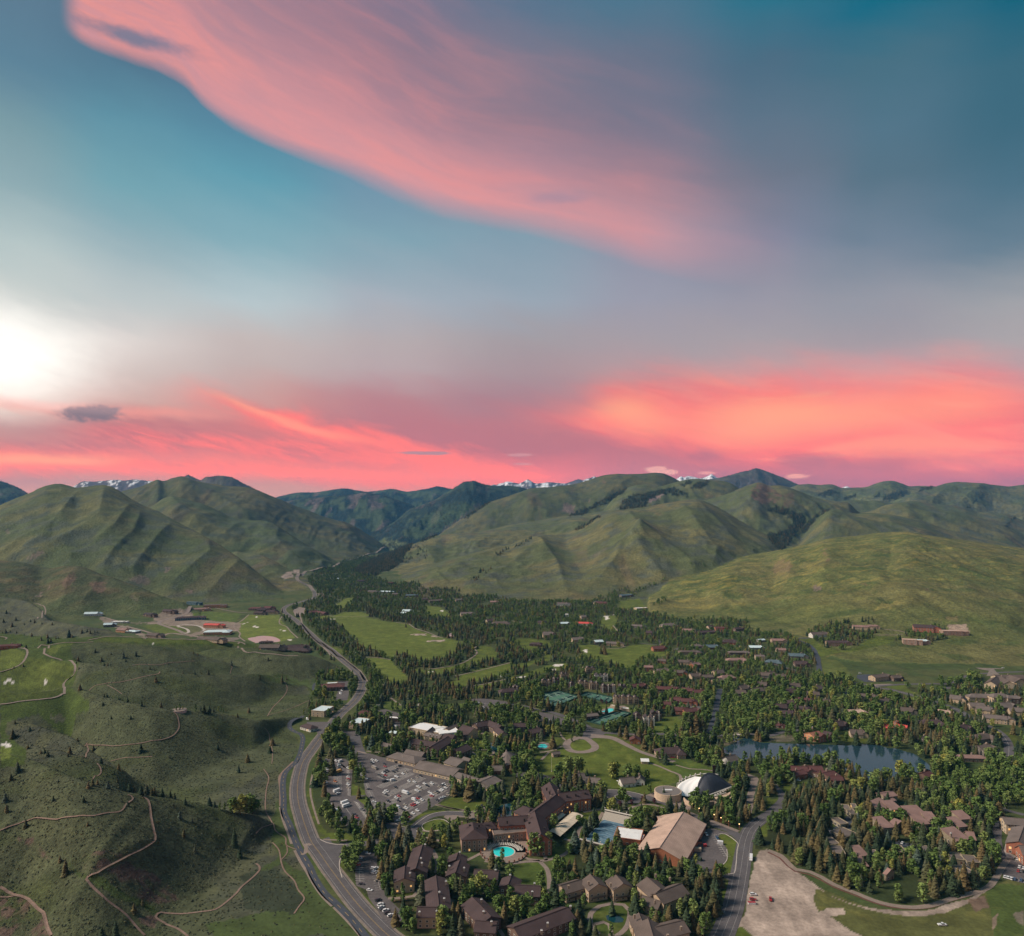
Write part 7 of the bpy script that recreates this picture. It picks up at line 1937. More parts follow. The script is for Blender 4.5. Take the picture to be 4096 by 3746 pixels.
def curved_wall(pts, z0, z1, w=1.2, name='stone_wall', cap=None):
	q = spline([np.array(rel(WP(x, y, z1))[:2]) for x, y in pts], 1.5)
	t = np.gradient(q, axis=0)
	t /= np.linalg.norm(t, axis=1)[:, None]
	nn = np.stack([-t[:, 1], t[:, 0]], 1) * w / 2
	b = MB()
	for i in range(len(q) - 1):
		a0, a1, c0, c1 = q[i] - nn[i], q[i + 1] - nn[i + 1], q[i] + nn[i], q[i + 1] + nn[i + 1]
		b.face([(*a0, z0), (*a1, z0), (*a1, z1), (*a0, z1)][::1])
		b.face([(*c1, z0), (*c0, z0), (*c0, z1), (*c1, z1)])
		b.face([(*a0, z1), (*a1, z1), (*c1, z1), (*c0, z1)])
	b.build(name, M_TRAV, pav)

curved_wall([(1612, 420), (1650, 432), (1720, 415), (1790, 375), (1830, 320), (1836, 275)], 0, 5.0)
curved_wall([(1620, 395), (1680, 378), (1760, 345), (1800, 300), (1808, 262)], 0, 6.5)
curved_wall([(1255, 375), (1275, 400), (1330, 425), (1390, 420)], 0, 4.2)
curved_wall([(1165, 345), (1120, 330), (1000, 320)], 0, 3.0)
b = MB()
c0 = rel(WP(1070, 300, 6.5))
b.cyl((c0[0], c0[1], 0), 13, 7.0, 28, mi=0)
b.cyl((c0[0], c0[1], 7.0), 12.2, 0.06, 28, mi=1)
b.box((c0[0], c0[1] + 1, 7.3), (9, 3, 0.5), mi=2)
b.build('stone_drum', [M_TRAV, simple_mat('drum_roof', (0.16, 0.14, 0.13), 0.9), M_CAP], pav)
fl = [rel(WP(x, y, 3.6))[:2] for x, y in ((1400, 400), (1600, 370), (1760, 320), (1800, 300), (1760, 360), (1680, 400), (1600, 420), (1480, 430))]
b = MB()
b.prism(fl, 0, 3.4)
b.build('terrace_floor', M_TRAV, pav)
for i in range(9):
	t = i / 8
	x, y = 1560 + 235 * t, 352 - 98 * t
	b = MB()
	p0, p1 = rel(WP(x, y + 25, 3.4)), rel(WP(x, y, 4.6 + 1.2 * t))
	b.bar(p0, (p0[0], p0[1], p1[2]), 0.3)
	if i < 8:
		p2 = rel(WP(x + 29, y + 13, 3.6))
		b.bar(p0, (p2[0], p2[1], 5.2 + t), 0.2)
	b.build('truss_post', M_STEEL, pav)
tb_ = MB()
tb_.bar(rel(WP(1545, 345, 4.2)), rel(WP(1800, 250, 6.0)), 0.4)
tb_.bar(rel(WP(1560, 372, 3.9)), rel(WP(1740, 318, 4.6)), 0.3)
tb_.build('edge_truss', M_STEEL, pav)
for poly in ([(1160, 150), (1500, 90), (1850, 230), (1850, 340), (1640, 450), (1260, 430), (970, 360), (970, 270)],):
	mark_exc([WP(x, y, 0)[:2] for x, y in poly])
b = MB()
q = WP(1600, 20, 14)
b.box((0, 0, 7), (2.6, 1.2, 14))
b.box((0, 0, 14.6), (3.2, 1.6, 1.6))
sc_ = b.build('speaker_tower', M_DARKWOOD, None, loc=(q[0], q[1], 0))
sc_['label'] = 'slim black sound tower behind the pavilion shell'
sc_['category'] = 'tower'

# ---- pools, rink, courts, marquee
def tagit(o, label, cat, group=None):
	o['label'] = label
	o['category'] = cat
	if group:
		o['group'] = group
	return o

def pool(name, label, cx_tag, x, y, rx, ry, square=None):
	pass

c = W3(px('G', 720, 1097), 0.9)
pl = thing('swimming_pool', (c[0], c[1], 0), 0, 'round turquoise swimming pool on the raised hotel terrace', 'pool')
b = MB()
b.cyl((0, 0, 0), 19.0, 0.8, 40)
b.box((9, 9, 0.4), (34, 20, 0.8))
deck = b.build('pool_deck', M_PATH, pl)
b = MB()
b.cyl((0, 0, 0.8), 9.6, 0.12, 40)
b.build('pool_rim', simple_mat('pool_coping', (0.50, 0.42, 0.36), 0.8), pl)
b = MB()
b.cyl((0, 0, 0.9), 8.6, 0.06, 40)
b.build('water', M_POOL, pl)
M_REDW = WM['brick']
for k in range(15):
	a0 = math.pi * (0.98 + k * 0.075)
	b = MB()
	b.box((18.6 * math.cos(a0), 18.6 * math.sin(a0), 1.2), (1.0, 1.0, 2.4))
	b.build('brick_pier', M_REDW, pl)
mark_exc([(c[0] + 21 * math.cos(t), c[1] + 21 * math.sin(t)) for t in np.linspace(0, 6.28, 16)])
mark_exc([(c[0] - 45, c[1] - 8), (c[0] + 34, c[1] - 30), (c[0] + 50, c[1] + 30), (c[0] - 45, c[1] + 30)])
mark_exc([(c[0] - 8, c[1]), (c[0] + 27, c[1]), (c[0] + 27, c[1] + 21), (c[0] - 8, c[1] + 21)])
M_FAB = simple_mat('white_canvas', (0.66, 0.62, 0.56), 0.8)
M_TEAL = simple_mat('teal_canvas', (0.03, 0.22, 0.28), 0.8)
lm = MB()
lm.box((0, 0, 0.35), (0.75, 1.5, 0.12))
lm.box((0, 0.95, 0.6), (0.75, 0.6, 0.12))
for sx in (-.3, .3):
	for sy in (-.6, .6):
		lm.box((sx, sy, 0.15), (0.08, 0.08, 0.3))
lme = lm.build('sun_lounger', M_FAB)
first = True
um = MB()
um.bar((0, 0, 0), (0, 0, 2.6), 0.05)
um.cyl((0, 0, 1.3), 0.32, 1.5, 8, r2=0.06)
ume = um.build('closed_umbrella', M_FAB)
nl = 0
for ring_, n_ in ((12.0, 26), (14.5, 28)):
	for k in range(n_):
		a0 = math.radians(8 + k * (165.0 / n_))
		q = (c[0] + ring_ * math.cos(a0), c[1] + ring_ * math.sin(a0) * 0.98, 0.8)
		o = lme if nl == 0 else lme.copy()
		if nl:
			COL.objects.link(o)
		o.location = q
		o.rotation_euler = (0, 0, a0 - math.pi / 2)
		tagit(o, 'white sun lounger, %s from the right in the %s curved row at the round pool' % (nth(k), 'inner' if ring_ < 13 else 'outer'), 'sun lounger', 'white sun loungers round the hotel pool')
		nl += 1
for k in range(12):
	a0 = math.radians(12 + k * 13.5)
	o = ume if k == 0 else ume.copy()
	if k:
		COL.objects.link(o)
	o.location = (c[0] + 16.4 * math.cos(a0), c[1] + 16.2 * math.sin(a0), 0.8)
	tagit(o, 'furled white umbrella, %s from the right behind the round pool loungers' % nth(k), 'umbrella', 'furled umbrellas round the hotel pool')
# kidney pool and rectangular pool
o, P = area('pool_surface', 'T 345,1150 380,1135 440,1135 468,1150 460,1180 430,1190 400,1178 370,1190 348,1175', M_POOL, 0.25, kind=None, smooth_=True)
del o['kind']
tagit(o, 'kidney-shaped turquoise pool among spruces left of the roundabout', 'pool')
area('paving', 'T 330,1120 400,1105 500,1120 530,1145 480,1190 400,1200 340,1190', M_PAVE, 0.2)
o, P = area('pool_surface', 'T 1195,695 1310,650 1400,665 1280,715', M_POOL, 0.25, kind=None)
del o['kind']
tagit(o, 'rectangular bright blue pool behind the front tennis courts', 'pool')
area('paving', 'T 1128,696 1300,628 1420,620 1500,615 1600,660 1560,690 1420,670 1240,735', M_PATH, 0.2)
building('pool_house', 'white-roofed pool house beside the rectangular pool', 'building', 'f T 1470,640 1590,655 7 3.4 3.5', roof='white', wall='cream', win=False)
building('pool_house', 'narrow white sunshade at the back edge of the rectangular pool', 'shelter', 'f T 1322,605 1415,622 3.5 2.8 2.9', roof='white', wall='cream', win=False)
M_COURT = simple_mat('green_court', (0.075, 0.165, 0.115), 0.85, 0.2, scale=0.25, amp=0.12)
M_COURT2 = simple_mat('inner_court', (0.055, 0.115, 0.095), 0.85, 0.2, scale=0.25, amp=0.12)
M_FENCE = simple_mat('green_windscreen', (0.014, 0.05, 0.042), 0.8)

def courts(label, outline, n_a, n_b):
	P = [W3(px('T', x, y))[:2] for x, y in outline]
	ctr = np.mean(P, axis=0)
	root = thing('tennis_court', (ctr[0], ctr[1], 0), 0, label, 'tennis courts')
	b = MB()
	b.prism([tuple(p - ctr) for p in P], 0.0, 0.12)
	b.build('court_surface', M_COURT, root)
	P = [p - ctr for p in P]

	def bil(s, t):
		return (P[0] * (1 - s) + P[1] * s) * (1 - t) + (P[3] * (1 - s) + P[2] * s) * t
	for i in range(n_a):
		for j in range(n_b):
			s0, s1 = (i + .2) / n_a, (i + .8) / n_a
			t0, t1 = (j + .16) / n_b, (j + .84) / n_b
			b = MB()
			q = [bil(s0, t0), bil(s1, t0), bil(s1, t1), bil(s0, t1)]
			b.face([(*p, 0.135) for p in q], 0)
			lines = [(q[0], q[1]), (q[1], q[2]), (q[2], q[3]), (q[3], q[0])]
			for a, e in lines:
				b.bar((*a, 0.15), (*e, 0.15), 0.12, 1)
			m0, m1 = bil((s0 + s1) / 2, t0), bil((s0 + s1) / 2, t1)
			b.build('inner_court', [M_COURT2, M_WHITE], root)
			b = MB()
			b.bar((*m0, 0.6), (*m1, 0.6), 0.35)
			b.build('net', M_FENCE, root)
	for i in range(4):
		a, e = P[i], P[(i + 1) % 4]
		b = MB()
		L = np.linalg.norm(e - a)
		rz = math.atan2(e[1] - a[1], e[0] - a[0])
		m_ = (a + e) / 2
		b.box((m_[0], m_[1], 0.9), (L, 0.1, 1.8), rz=rz)
		k = int(L / 6)
		for q in range(k + 1):
			p = a + (e - a) * q / max(k, 1)
			b.box((p[0], p[1], 1.6), (0.14, 0.14, 3.2))
		b.build('fence_panel', M_FENCE, root)
	mark_exc([p + ctr for p in P])
	mark_exc([p + ctr - np.array([0, 9]) for p in P])
	mark_exc([p + ctr - np.array([0, 18]) for p in P])

courts('green tennis courts in front of the rectangular blue pool', [(1000, 830), (1250, 892), (1590, 725), (1430, 690)], 2, 3)
courts('green tennis courts at the back left behind the row of poplars', [(380, 575), (560, 640), (760, 530), (600, 425)] and [(340, 470), (560, 640), (900, 500), (600, 420)], 2, 3)
courts('green tennis courts at the back right below the condo towers', [(900, 480), (1290, 580), (1370, 515), (1000, 435)], 3, 1)
# covered rink
M_COVER = simple_mat('blue_plastic_cover', (0.085, 0.16, 0.215), 0.65, 0.15, scale=0.35, amp=0.3, bump=0.5)
rk = [W3(px('W', x, y), 0.8)[:2] for x, y in ((320, 635), (360, 628), (560, 655), (605, 675), (608, 705), (420, 945), (385, 965), (150, 885), (128, 855), (140, 830))]
ctr = np.mean(rk, axis=0)
rink = thing('ice_rink', (ctr[0], ctr[1], 0), 0, 'outdoor rink under wrinkled blue plastic sheeting in front of the hotel', 'ice rink')
b = MB()
b.prism([tuple(p - ctr) for p in rk], 0, 0.8)
b.build('sheeting', M_COVER, rink)
b = MB()
kk = [p - ctr for p in rk]
for i in range(len(kk)):
	b.bar((*kk[i], 0.7), (*kk[(i + 1) % len(kk)], 0.7), 0.35)
b.build('board', M_STEEL, rink)
_rr = random.Random(5)
b = MB()
for k in range(12):
	t0 = (k + .5) / 12
	a = np.array(rk[0]) * (1 - t0) + np.array(rk[8]) * t0 - ctr
	e = np.array(rk[4]) * (1 - t0) + np.array(rk[5]) * t0 - ctr
	prev = None
	for q in range(9):
		f_ = 0.06 + 0.88 * q / 8
		p = a + (e - a) * f_ + np.array([0, _rr.uniform(-1.0, 1.0)])
		if prev is not None:
			b.bar((*prev, 0.86), (*p, 0.86), _rr.uniform(0.04, 0.11))
		prev = p
b.build('sheet_fold', simple_mat('sheet_fold', (0.26, 0.32, 0.36), 0.3, 0.5), rink)
mark_exc([p for p in rk])
for nm, pts, lb, cat in (('grandstand', [(345, 515), (680, 590)], 'long roofed grandstand with flag posts at the far side of the rink', 'grandstand'), ('timing_gantry', [(38, 850), (382, 935)], 'white beam gantry on posts along the near side of the rink', 'gantry')):
	a, e = WP(*pts[0], 6.0), WP(*pts[1], 6.0)
	m_ = (a + e) / 2
	root = thing(nm, (m_[0], m_[1], 0), 0, lb, cat)
	d = (e - a)[:2]
	L = np.linalg.norm(d)
	d /= L
	nn = np.array([-d[1], d[0]])
	rz = math.atan2(d[1], d[0])
	b = MB()
	b.box((0, 0, 6.2), (L, 0.7, 0.9), rz=rz)
	b.build('beam', M_STEEL, root)
	for k in range(5):
		q = d * (k / 4 - .5) * L
		b = MB()
		b.box((q[0], q[1], 3.9), (0.45, 0.45, 7.8))
		b.box((q[0], q[1], 7.9), (0.9, 0.9, 0.5))
		b.build('post', M_STEEL, root)
	if nm == 'grandstand':
		for k in range(6):
			b = MB()
			q = -nn * (1.5 + k * 1.4)
			b.box((q[0], q[1], (5.0 - k * .8) / 2), (L * .96, 1.3, 5.0 - k * .8), rz=rz)
			b.build('bench_row', simple_mat('bench_boards', (0.42, 0.38, 0.33), 0.8) if k == 0 else bpy.data.materials['bench_boards'], root)
		b = MB()
		b.box((0, 0, 5.2), (L, 0.4, 1.4), rz=rz)
		b.build('fascia', M_DARKWOOD, root)
	else:
		for k in range(4):
			b = MB()
			q = d * ((k + .5) / 4 - .5) * L
			b.box((q[0], q[1], 5.0), (L / 4 * .9, 0.15, 1.5), rz=rz)
			b.build('curtain', M_DARKWOOD, root)
		b = MB()
		b.box((-nn * 3)[0:2].tolist() + [0.6], (L, 2.0, 1.2), rz=rz)
		b.build('rink_step', M_WHITE, root)
	mark_exc([tuple(x) for x in (a[:2] - nn * 9, e[:2] - nn * 9, e[:2] + nn * 2, a[:2] + nn * 2)])
# marquee
M_CANV = simple_mat('tan_canvas', (0.52, 0.44, 0.34), 0.8, scale=0.5, amp=0.08)
for lb, cs in (('long pale canvas marquee behind the rink lawn, beside the hotel', ((1640, 560), (1795, 610), (1480, 892), (1330, 822))), ('shorter tan canopy between the hotel wall and the long marquee', ((1480, 575), (1555, 598), (1430, 690), (1368, 668)))):
	q = [W3(px('G', x, y), 4.5) for x, y in cs]
	m_ = np.mean(q, axis=0)
	root = thing('marquee', (m_[0], m_[1], 0), 0, lb, 'marquee')
	q = [p - m_ for p in q]
	npan = 6 if 'long' in lb else 2
	for k in range(npan):
		for half in (0, 1):
			def cp(s, t, z):
				p = (q[0] * (1 - t) + q[1] * t) * (1 - s) + (q[3] * (1 - t) + q[2] * t) * s
				return (p[0], p[1], z)
			s0, s1 = k / npan + .004, (k + 1) / npan - .004
			t0, t1 = half * .5, half * .5 + .5
			z0, z1 = (4.4, 5.2) if half == 0 else (5.2, 4.4)
			b = MB()
			b.face([cp(s0, t0, z0), cp(s1, t0, z0), cp(s1, t1, z1), cp(s0, t1, z1)])
			o = b.build('canopy_panel', M_CANV, root)
			md = o.modifiers.new('thickness', 'SOLIDIFY')
			md.thickness = 0.12
	for k in range(npan + 1):
		for t in (0.02, .98):
			p = (q[0] * (1 - t) + q[1] * t) * (1 - k / npan) + (q[3] * (1 - t) + q[2] * t) * (k / npan)
			b = MB()
			b.box((p[0], p[1], 2.2), (0.18, 0.18, 4.4))
			b.build('post', M_DARKWOOD, root)
	mark_exc([tuple((p + m_)[:2]) for p in q])
# bridge on the lake road
a, e = W3(px('B2', 1745, 1068), 0), W3(px('B2', 1850, 1066), 0)
root = thing('bridge', ((a[0] + e[0]) / 2, (a[1] + e[1]) / 2, 0), 0, 'pale concrete road bridge over the lake inlet', 'bridge')
L = e[0] - a[0]
b = MB()
b.box((0, 0, 0.4), (L, 10, 0.6))
b.build('bridge_deck', M_KERB, root)
for sy in (-5, 5):
	b = MB()
	b.box((0, sy, 1.2), (L, 0.4, 1.1))
	b.build('parapet', M_KERB, root)
# water tank
a = W3(px('B0', 1408, 872))
root = thing('water_tank', (a[0], a[1], a[2] - 1.0), 0, 'low round concrete tank on the sage slope with shrubs growing before it', 'water tank')
b = MB()
b.cyl((0, 0, -3), 8.5, 5.0, 28)
b.build('tank_wall', M_KERB, root)
b = MB()
b.cyl((0, 0, 2.0), 8.8, 0.3, 28)
b.build('tank_rim', M_PAVE, root)

# ================================================================== vehicles
PAINT = {k: simple_mat('car_paint_' + n, c, 0.3, 0.5, coat=0.4) for k, n, c in (('w', 'white', (0.66, 0.66, 0.66)), ('k', 'black', (0.02, 0.022, 0.026)), ('r', 'red', (0.33, 0.025, 0.025)), ('t', 'beige', (0.30, 0.26, 0.215)), ('g', 'grey', (0.16, 0.165, 0.175)), ('b', 'blue', (0.04, 0.09, 0.17)), ('o', 'orange', (0.42, 0.15, 0.06)), ('y', 'yellow', (0.62, 0.32, 0.04)))}
CNAME = {'w': 'white', 'k': 'black', 'r': 'red', 't': 'beige', 'g': 'grey', 'b': 'blue', 'o': 'orange', 'y': 'yellow'}
M_TYRE = simple_mat('tyre_rubber', (0.018, 0.018, 0.018), 0.9)
M_HUB = simple_mat('wheel_hub', (0.35, 0.35, 0.35), 0.4)
M_LAMPR = simple_mat('tail_lamp', (0.4, 0.01, 0.01), 0.3)

def hull(secs, mi=0, b=None):
	"""closed body from cross sections (x, halfwidth bottom, halfwidth top, z0, z1)"""
	b = b or MB()
	n0 = len(b.v)
	for x, w0, w1, z0, z1 in secs:
		zm = z0 + (z1 - z0) * .55
		b.v += [(x, -w0, z0), (x, w0, z0), (x, w0 * 1.03, zm), (x, w1, z1), (x, -w1, z1), (x, -w0 * 1.03, zm)]
	for i in range(len(secs) - 1):
		for k in range(6):
			j = (k + 1) % 6
			b.f.append((n0 + i * 6 + k, n0 + i * 6 + j, n0 + i * 6 + 6 + j, n0 + i * 6 + 6 + k)[::-1])
			b.mi.append(mi)
	b.f.append(tuple(n0 + k for k in range(6))[::-1][::-1])
	e = n0 + (len(secs) - 1) * 6
	b.f.append(tuple(e + k for k in range(6))[::-1])
	b.mi += [mi, mi]
	return b

CARS = {
	'car': dict(body=[(-2.3, .8, .75, .45, .85), (-2.1, .9, .82, .3, .98), (-0.9, .92, .84, .28, 1.0), (.9, .92, .84, .28, .98), (1.9, .9, .8, .3, .88), (2.3, .78, .7, .4, .75)], cab=[(-1.95, .8, .62, .92, 1.0), (-1.3, .8, .66, .92, 1.45), (.1, .8, .66, .92, 1.47), (1.0, .8, .62, .92, .98)], wx=(-1.4, 1.4), r=.33),
	'suv': dict(body=[(-2.4, .86, .82, .5, 1.0), (-2.25, .94, .88, .38, 1.12), (1.0, .95, .88, .36, 1.12), (2.1, .92, .84, .4, 1.05), (2.4, .82, .76, .5, .9)], cab=[(-2.25, .86, .72, 1.05, 1.7), (-1.9, .86, .74, 1.05, 1.78), (.2, .86, .74, 1.05, 1.78), (1.05, .86, .68, 1.05, 1.12)], wx=(-1.5, 1.45), r=.38),
	'pickup': dict(body=[(-2.9, .92, .9, .5, 1.1), (-.6, .95, .9, .42, 1.12), (1.5, .95, .88, .42, 1.12), (2.6, .93, .86, .45, 1.05), (2.9, .85, .8, .5, .95)], cab=[(-.75, .88, .72, 1.05, 1.72), (-.5, .88, .75, 1.05, 1.82), (.7, .88, .75, 1.05, 1.8), (1.4, .88, .7, 1.05, 1.14)], wx=(-1.9, 1.8), r=.42),
	'van': dict(body=[(-2.8, .98, .92, .4, 2.3), (-2.6, 1.0, .94, .35, 2.4), (1.5, 1.0, .94, .35, 2.4), (2.1, 1.0, .9, .35, 1.5), (2.8, .9, .84, .4, 1.1)], cab=[(1.3, .97, .9, 1.5, 2.3), (1.6, .96, .88, 1.45, 2.2), (2.1, .95, .86, 1.2, 1.52), (2.3, .9, .8, 1.2, 1.3)], wx=(-1.8, 1.8), r=.36),
	'bus': dict(body=[(-4.2, 1.15, 1.1, .5, 2.7), (-4.0, 1.2, 1.12, .45, 2.85), (2.9, 1.2, 1.12, .45, 2.85), (3.3, 1.18, 1.05, .45, 2.0), (4.1, 1.0, .95, .5, 1.4)], cab=[(2.5, 1.22, 1.14, 1.5, 2.5), (3.0, 1.2, 1.1, 1.4, 2.4), (3.35, 1.15, 1.0, 1.3, 1.98), (3.6, 1.0, .9, 1.3, 1.5)], wx=(-2.6, 2.9), r=.45),
}
_vm = {}

def car_mesh(kind, part, colr=None):
	k = (kind, part, colr)
	if k in _vm:
		return _vm[k]
	S = CARS[kind]
	if part == 'body':
		b = hull(S['body'])
		ms = [PAINT[colr]]
	elif part == 'cabin':
		b = hull(S['cab'])
		c = S['cab']
		x0, x1 = c[1][0], c[2][0]
		if kind != 'bus' and kind != 'van':
			b.box(((x0 + x1) / 2, 0, c[1][4] + .01), (x1 - x0 + .2, c[1][2] * 2.05, .07), mi=1)
		if kind in ('bus', 'van'):
			L = S['body'][1][0]
			for sy in (-1, 1):
				for i in range(5 if kind == 'bus' else 2):
					b.box((L + 1.0 + i * 1.25, sy * 1.165 if kind == 'bus' else sy * .975, 1.95 if kind == 'bus' else 1.7), (1.0, .08, .75 if kind == 'bus' else .5), mi=0)
		ms = [M_GLASS, PAINT[colr]]
	elif part == 'wheel':
		b = MB()
		r = S['r']
		n = 10
		for sy, rr in ((-.11, r), (.11, r)):
			b.v += [(rr * math.cos(2 * math.pi * i / n), sy, rr * math.sin(2 * math.pi * i / n)) for i in range(n)]
		for i in range(n):
			j = (i + 1) % n
			b.f.append((i, j, n + j, n + i))
			b.mi.append(0)
		b.f += [tuple(range(n)), tuple(range(n, 2 * n))[::-1]]
		b.mi += [1, 1]
		ms = [M_TYRE, M_HUB]
	me = bpy.data.meshes.new(part)
	me.from_pydata(b.v, [], b.f)
	for m_ in ms:
		me.materials.append(m_)
	me.polygons.foreach_set('material_index', b.mi)
	_vm[k] = me
	return me

def vehicle(kind, colr, p, vec, lot, detail=True):
	a = W3(p)
	q = W3((p[0] + vec[0], p[1] + vec[1]))
	rz = math.atan2(q[1] - a[1], q[0] - a[0]) + _brand.uniform(-.06, .06)
	root = thing({'car': 'parked_car', 'suv': 'parked_car', 'pickup': 'pickup_truck', 'van': 'parked_van', 'bus': 'shuttle_bus'}[kind], (a[0], a[1], max(a[2], 0) + 0.09), rz)
	add_part('body', car_mesh(kind, 'body', colr), root, (0, 0, 0))
	add_part('cabin', car_mesh(kind, 'cabin', colr), root, (0, 0, 0))
	if detail:
		S = CARS[kind]
		for x in S['wx']:
			for sy in (-1, 1):
				add_part('wheel', car_mesh(kind, 'wheel'), root, (x, sy * S['body'][1][1] * .93, S['r']))
	cat = {'car': 'car', 'suv': 'car', 'pickup': 'pickup', 'van': 'van', 'bus': 'bus'}[kind]
	noun = {'car': 'car', 'suv': 'tall car', 'pickup': 'pickup truck', 'van': 'high-roofed van', 'bus': 'shuttle bus'}[kind]
	auto_label(root, CNAME[colr], noun + ' in ' + lot if lot else noun, cat, 'vehicles ' + (('parked in ' + lot) if lot else 'on the roads'))
	return root

def fleet(tag, vec, s, lot, detail=True):
	f = {'D': .0744, 'E': .0992, 'G': .0744, 'P': .0744, 'V': .0744, 'T': .0744, 'W': .0868, 'Q': .0987}.get(tag, .127)
	v = (vec[0] * f, vec[1] * f)
	for e in s.split():
		x, y, c = e.split(',')
		kind = {'v': 'van', 'B': 'bus', 'p': 'pickup', 's': 'suv'}.get(c[1:], None) or _brand.choice(['car', 'car', 'suv'])
		vehicle(kind, c[0], px(tag, float(x), float(y)), v, lot, detail)

fleet('P', (60, 22), '185,215,k 183,240,k 186,268,w 188,298,k 190,335,w 186,382,w 184,408,w 182,440,t 180,472,k 178,508,w 176,548,k 172,640,w 318,220,w 365,318,k 478,315,w 478,440,w 482,460,r 470,480,t 478,540,w 480,578,t 305,498,o 660,876,gp 565,945,kp 590,980,r 622,1022,k 215,172,o', 'the bus lot')
fleet('P', (60, -22), '380,225,wv 355,258,w 360,280,w 345,660,w 330,628,wB 350,368,yB 435,785,wB 455,828,wB', 'the bus lot')
fleet('P', (30, 60), '340,915,wB', 'the bus lot')
fleet('P', (60, 3), '655,282,kp 655,320,wp 680,385,w 680,418,wv 708,460,wp 760,602,k 795,715,k 825,772,w 858,818,w', 'the strip lot')
fleet('P', (60, 22), '805,205,w 858,220,w 812,238,w 795,250,k 965,258,k 975,295,r 1120,313,t 1130,350,k 835,320,tB 950,385,w 1002,352,k 975,372,k 1090,368,k 1215,392,w 1258,370,t 895,410,k 930,430,k 982,414,r 955,436,k 1130,432,wp 1452,420,k 1405,440,t 1340,470,t 1297,492,w 1370,500,w 1505,525,w 1605,527,w 1120,578,k 1425,570,wp 1540,555,k 1450,600,t 1705,570,t 1755,550,kp 1770,535,wp 1822,553,t 1790,580,w 1745,602,w 1725,620,w 995,628,wp 965,650,w 990,675,k 1405,622,wp 1250,655,wB 1575,643,w 1610,672,w 1600,692,r 1655,652,t 1682,640,k 1160,693,r 1125,718,w 1155,757,k 1020,765,k 1365,745,wv 1415,725,r 1440,715,k 1470,747,w 1415,780,w 1380,797,w 1368,808,r 1342,822,r 1245,808,t 1145,848,wv 1258,855,w 1218,880,k 1100,882,t 1105,925,tp 1410,885,w 1352,925,w 1310,955,k 1285,972,r 1265,990,k 1675,750,k 1822,672,t', 'the big lot')
fleet('P', (60, -14), '1130,237,k 1178,288,k 970,498,kv 1018,485,w 1082,482,wv 1535,365,wp 1190,995,w 1165,1018,wp 1730,722,w 1760,708,w', 'the big lot')
fleet('C1', (60, 8), '882,730,w 925,850,ws 930,882,ws 960,942,t 895,1018,w', 'the lower lot')
fleet('C1', (60, 0), '815,770,w 805,792,k 800,818,r 830,970,k', 'the lower lot')
fleet('D', (60, -22), '12,440,ws 14,492,ws 35,600,t 75,925,w 85,957,w 105,985,k 145,1005,ws 165,1040,k 212,1072,ws 40,865,k', 'the lower lot')
fleet('C1', (-30, 40), '1775,358,k', 'the hotel drive')
fleet('C2', (50, 10), '548,168,k 568,172,k 842,158,w 862,190,w', 'the cottage drives')
fleet('C2', (40, 50), '1530,578,wp 1614,605,b', 'the arena yard')
fleet('C2', (-50, 28), '1920,458,k', '')
fleet('C2', (-4, 50), '1883,770,wB', '')
fleet('C2', (50, 0), '1900,1053,ws 1898,1093,rs', 'the gravel lot')
fleet('C3', (60, 0), '1372,1292,wp', 'the meadow')
fleet('C3', (-8, -60), '20,1090,rp', 'the gravel lot')
fleet('Q', (60, 30), '70,602,w 42,616,g', 'the woods drive')
fleet('Q', (40, -40), '752,735,k 785,745,w 845,755,k 880,768,g', 'the woods lot')
fleet('Q', (30, -60), '1950,908,w 1980,912,r 1972,990,w 1958,1028,r 1990,1030,g 1822,1088,w 1857,1098,w 1890,1108,w 1922,1112,b 1988,1122,b 2010,905,w 2012,1000,w', 'the right-edge lot')
fleet('C3', (60, 10), '240,152,w 345,125,k', 'the lake drive')
fleet('B1', (60, 10), '405,935,w 408,945,w 1100,1000,wv 965,940,w 790,1070,k 1115,950,w 740,680,w 745,695,w 675,715,w 665,732,w 665,742,w', 'the highway yards', False)
fleet('B1', (50, 20), '1750,812,w 1790,848,w 1820,865,k 1822,875,k 1848,872,k', 'the upper village lot', False)
fleet('B2', (50, -20), '105,900,k 152,912,w 180,915,k 205,918,w 108,932,w 262,935,w 298,950,w', 'the lower village lot', False)
fleet('B2', (10, 50), '1320,826,w 1345,826,k 1375,826,w 1400,826,w 1420,826,w', 'the motel court', False)
fleet('B2', (50, 0), '1265,1245,r 820,1003,w 838,1000,w', 'the village lanes', False)
fleet('B3', (50, 0), '725,580,w 895,618,w 915,618,b 932,630,wv 1852,537,w 1405,958,w 1425,970,k 60,1022,k 100,1002,w 125,1010,w 330,815,w 365,830,w 205,1060,k', 'the valley lots', False)
# stall lines
def stall_lines(name, tag, a, b_, n, vec, L):
	"""n painted lines from a to b, each reaching along vec"""
	A_, B_ = W3(px(tag, *a))[:2], W3(px(tag, *b_))[:2]
	Vv = W3(px(tag, a[0] + vec[0], a[1] + vec[1]))[:2] - A_
	Vv = Vv / np.linalg.norm(Vv) * L
	m_ = MB()
	for i in range(n):
		p = A_ + (B_ - A_) * i / (n - 1)
		m_.bar((*(p - Vv), .115), (*(p + Vv), .115), .09)
	m_.bar((*A_, .116), (*B_, .116), .09)
	return m_

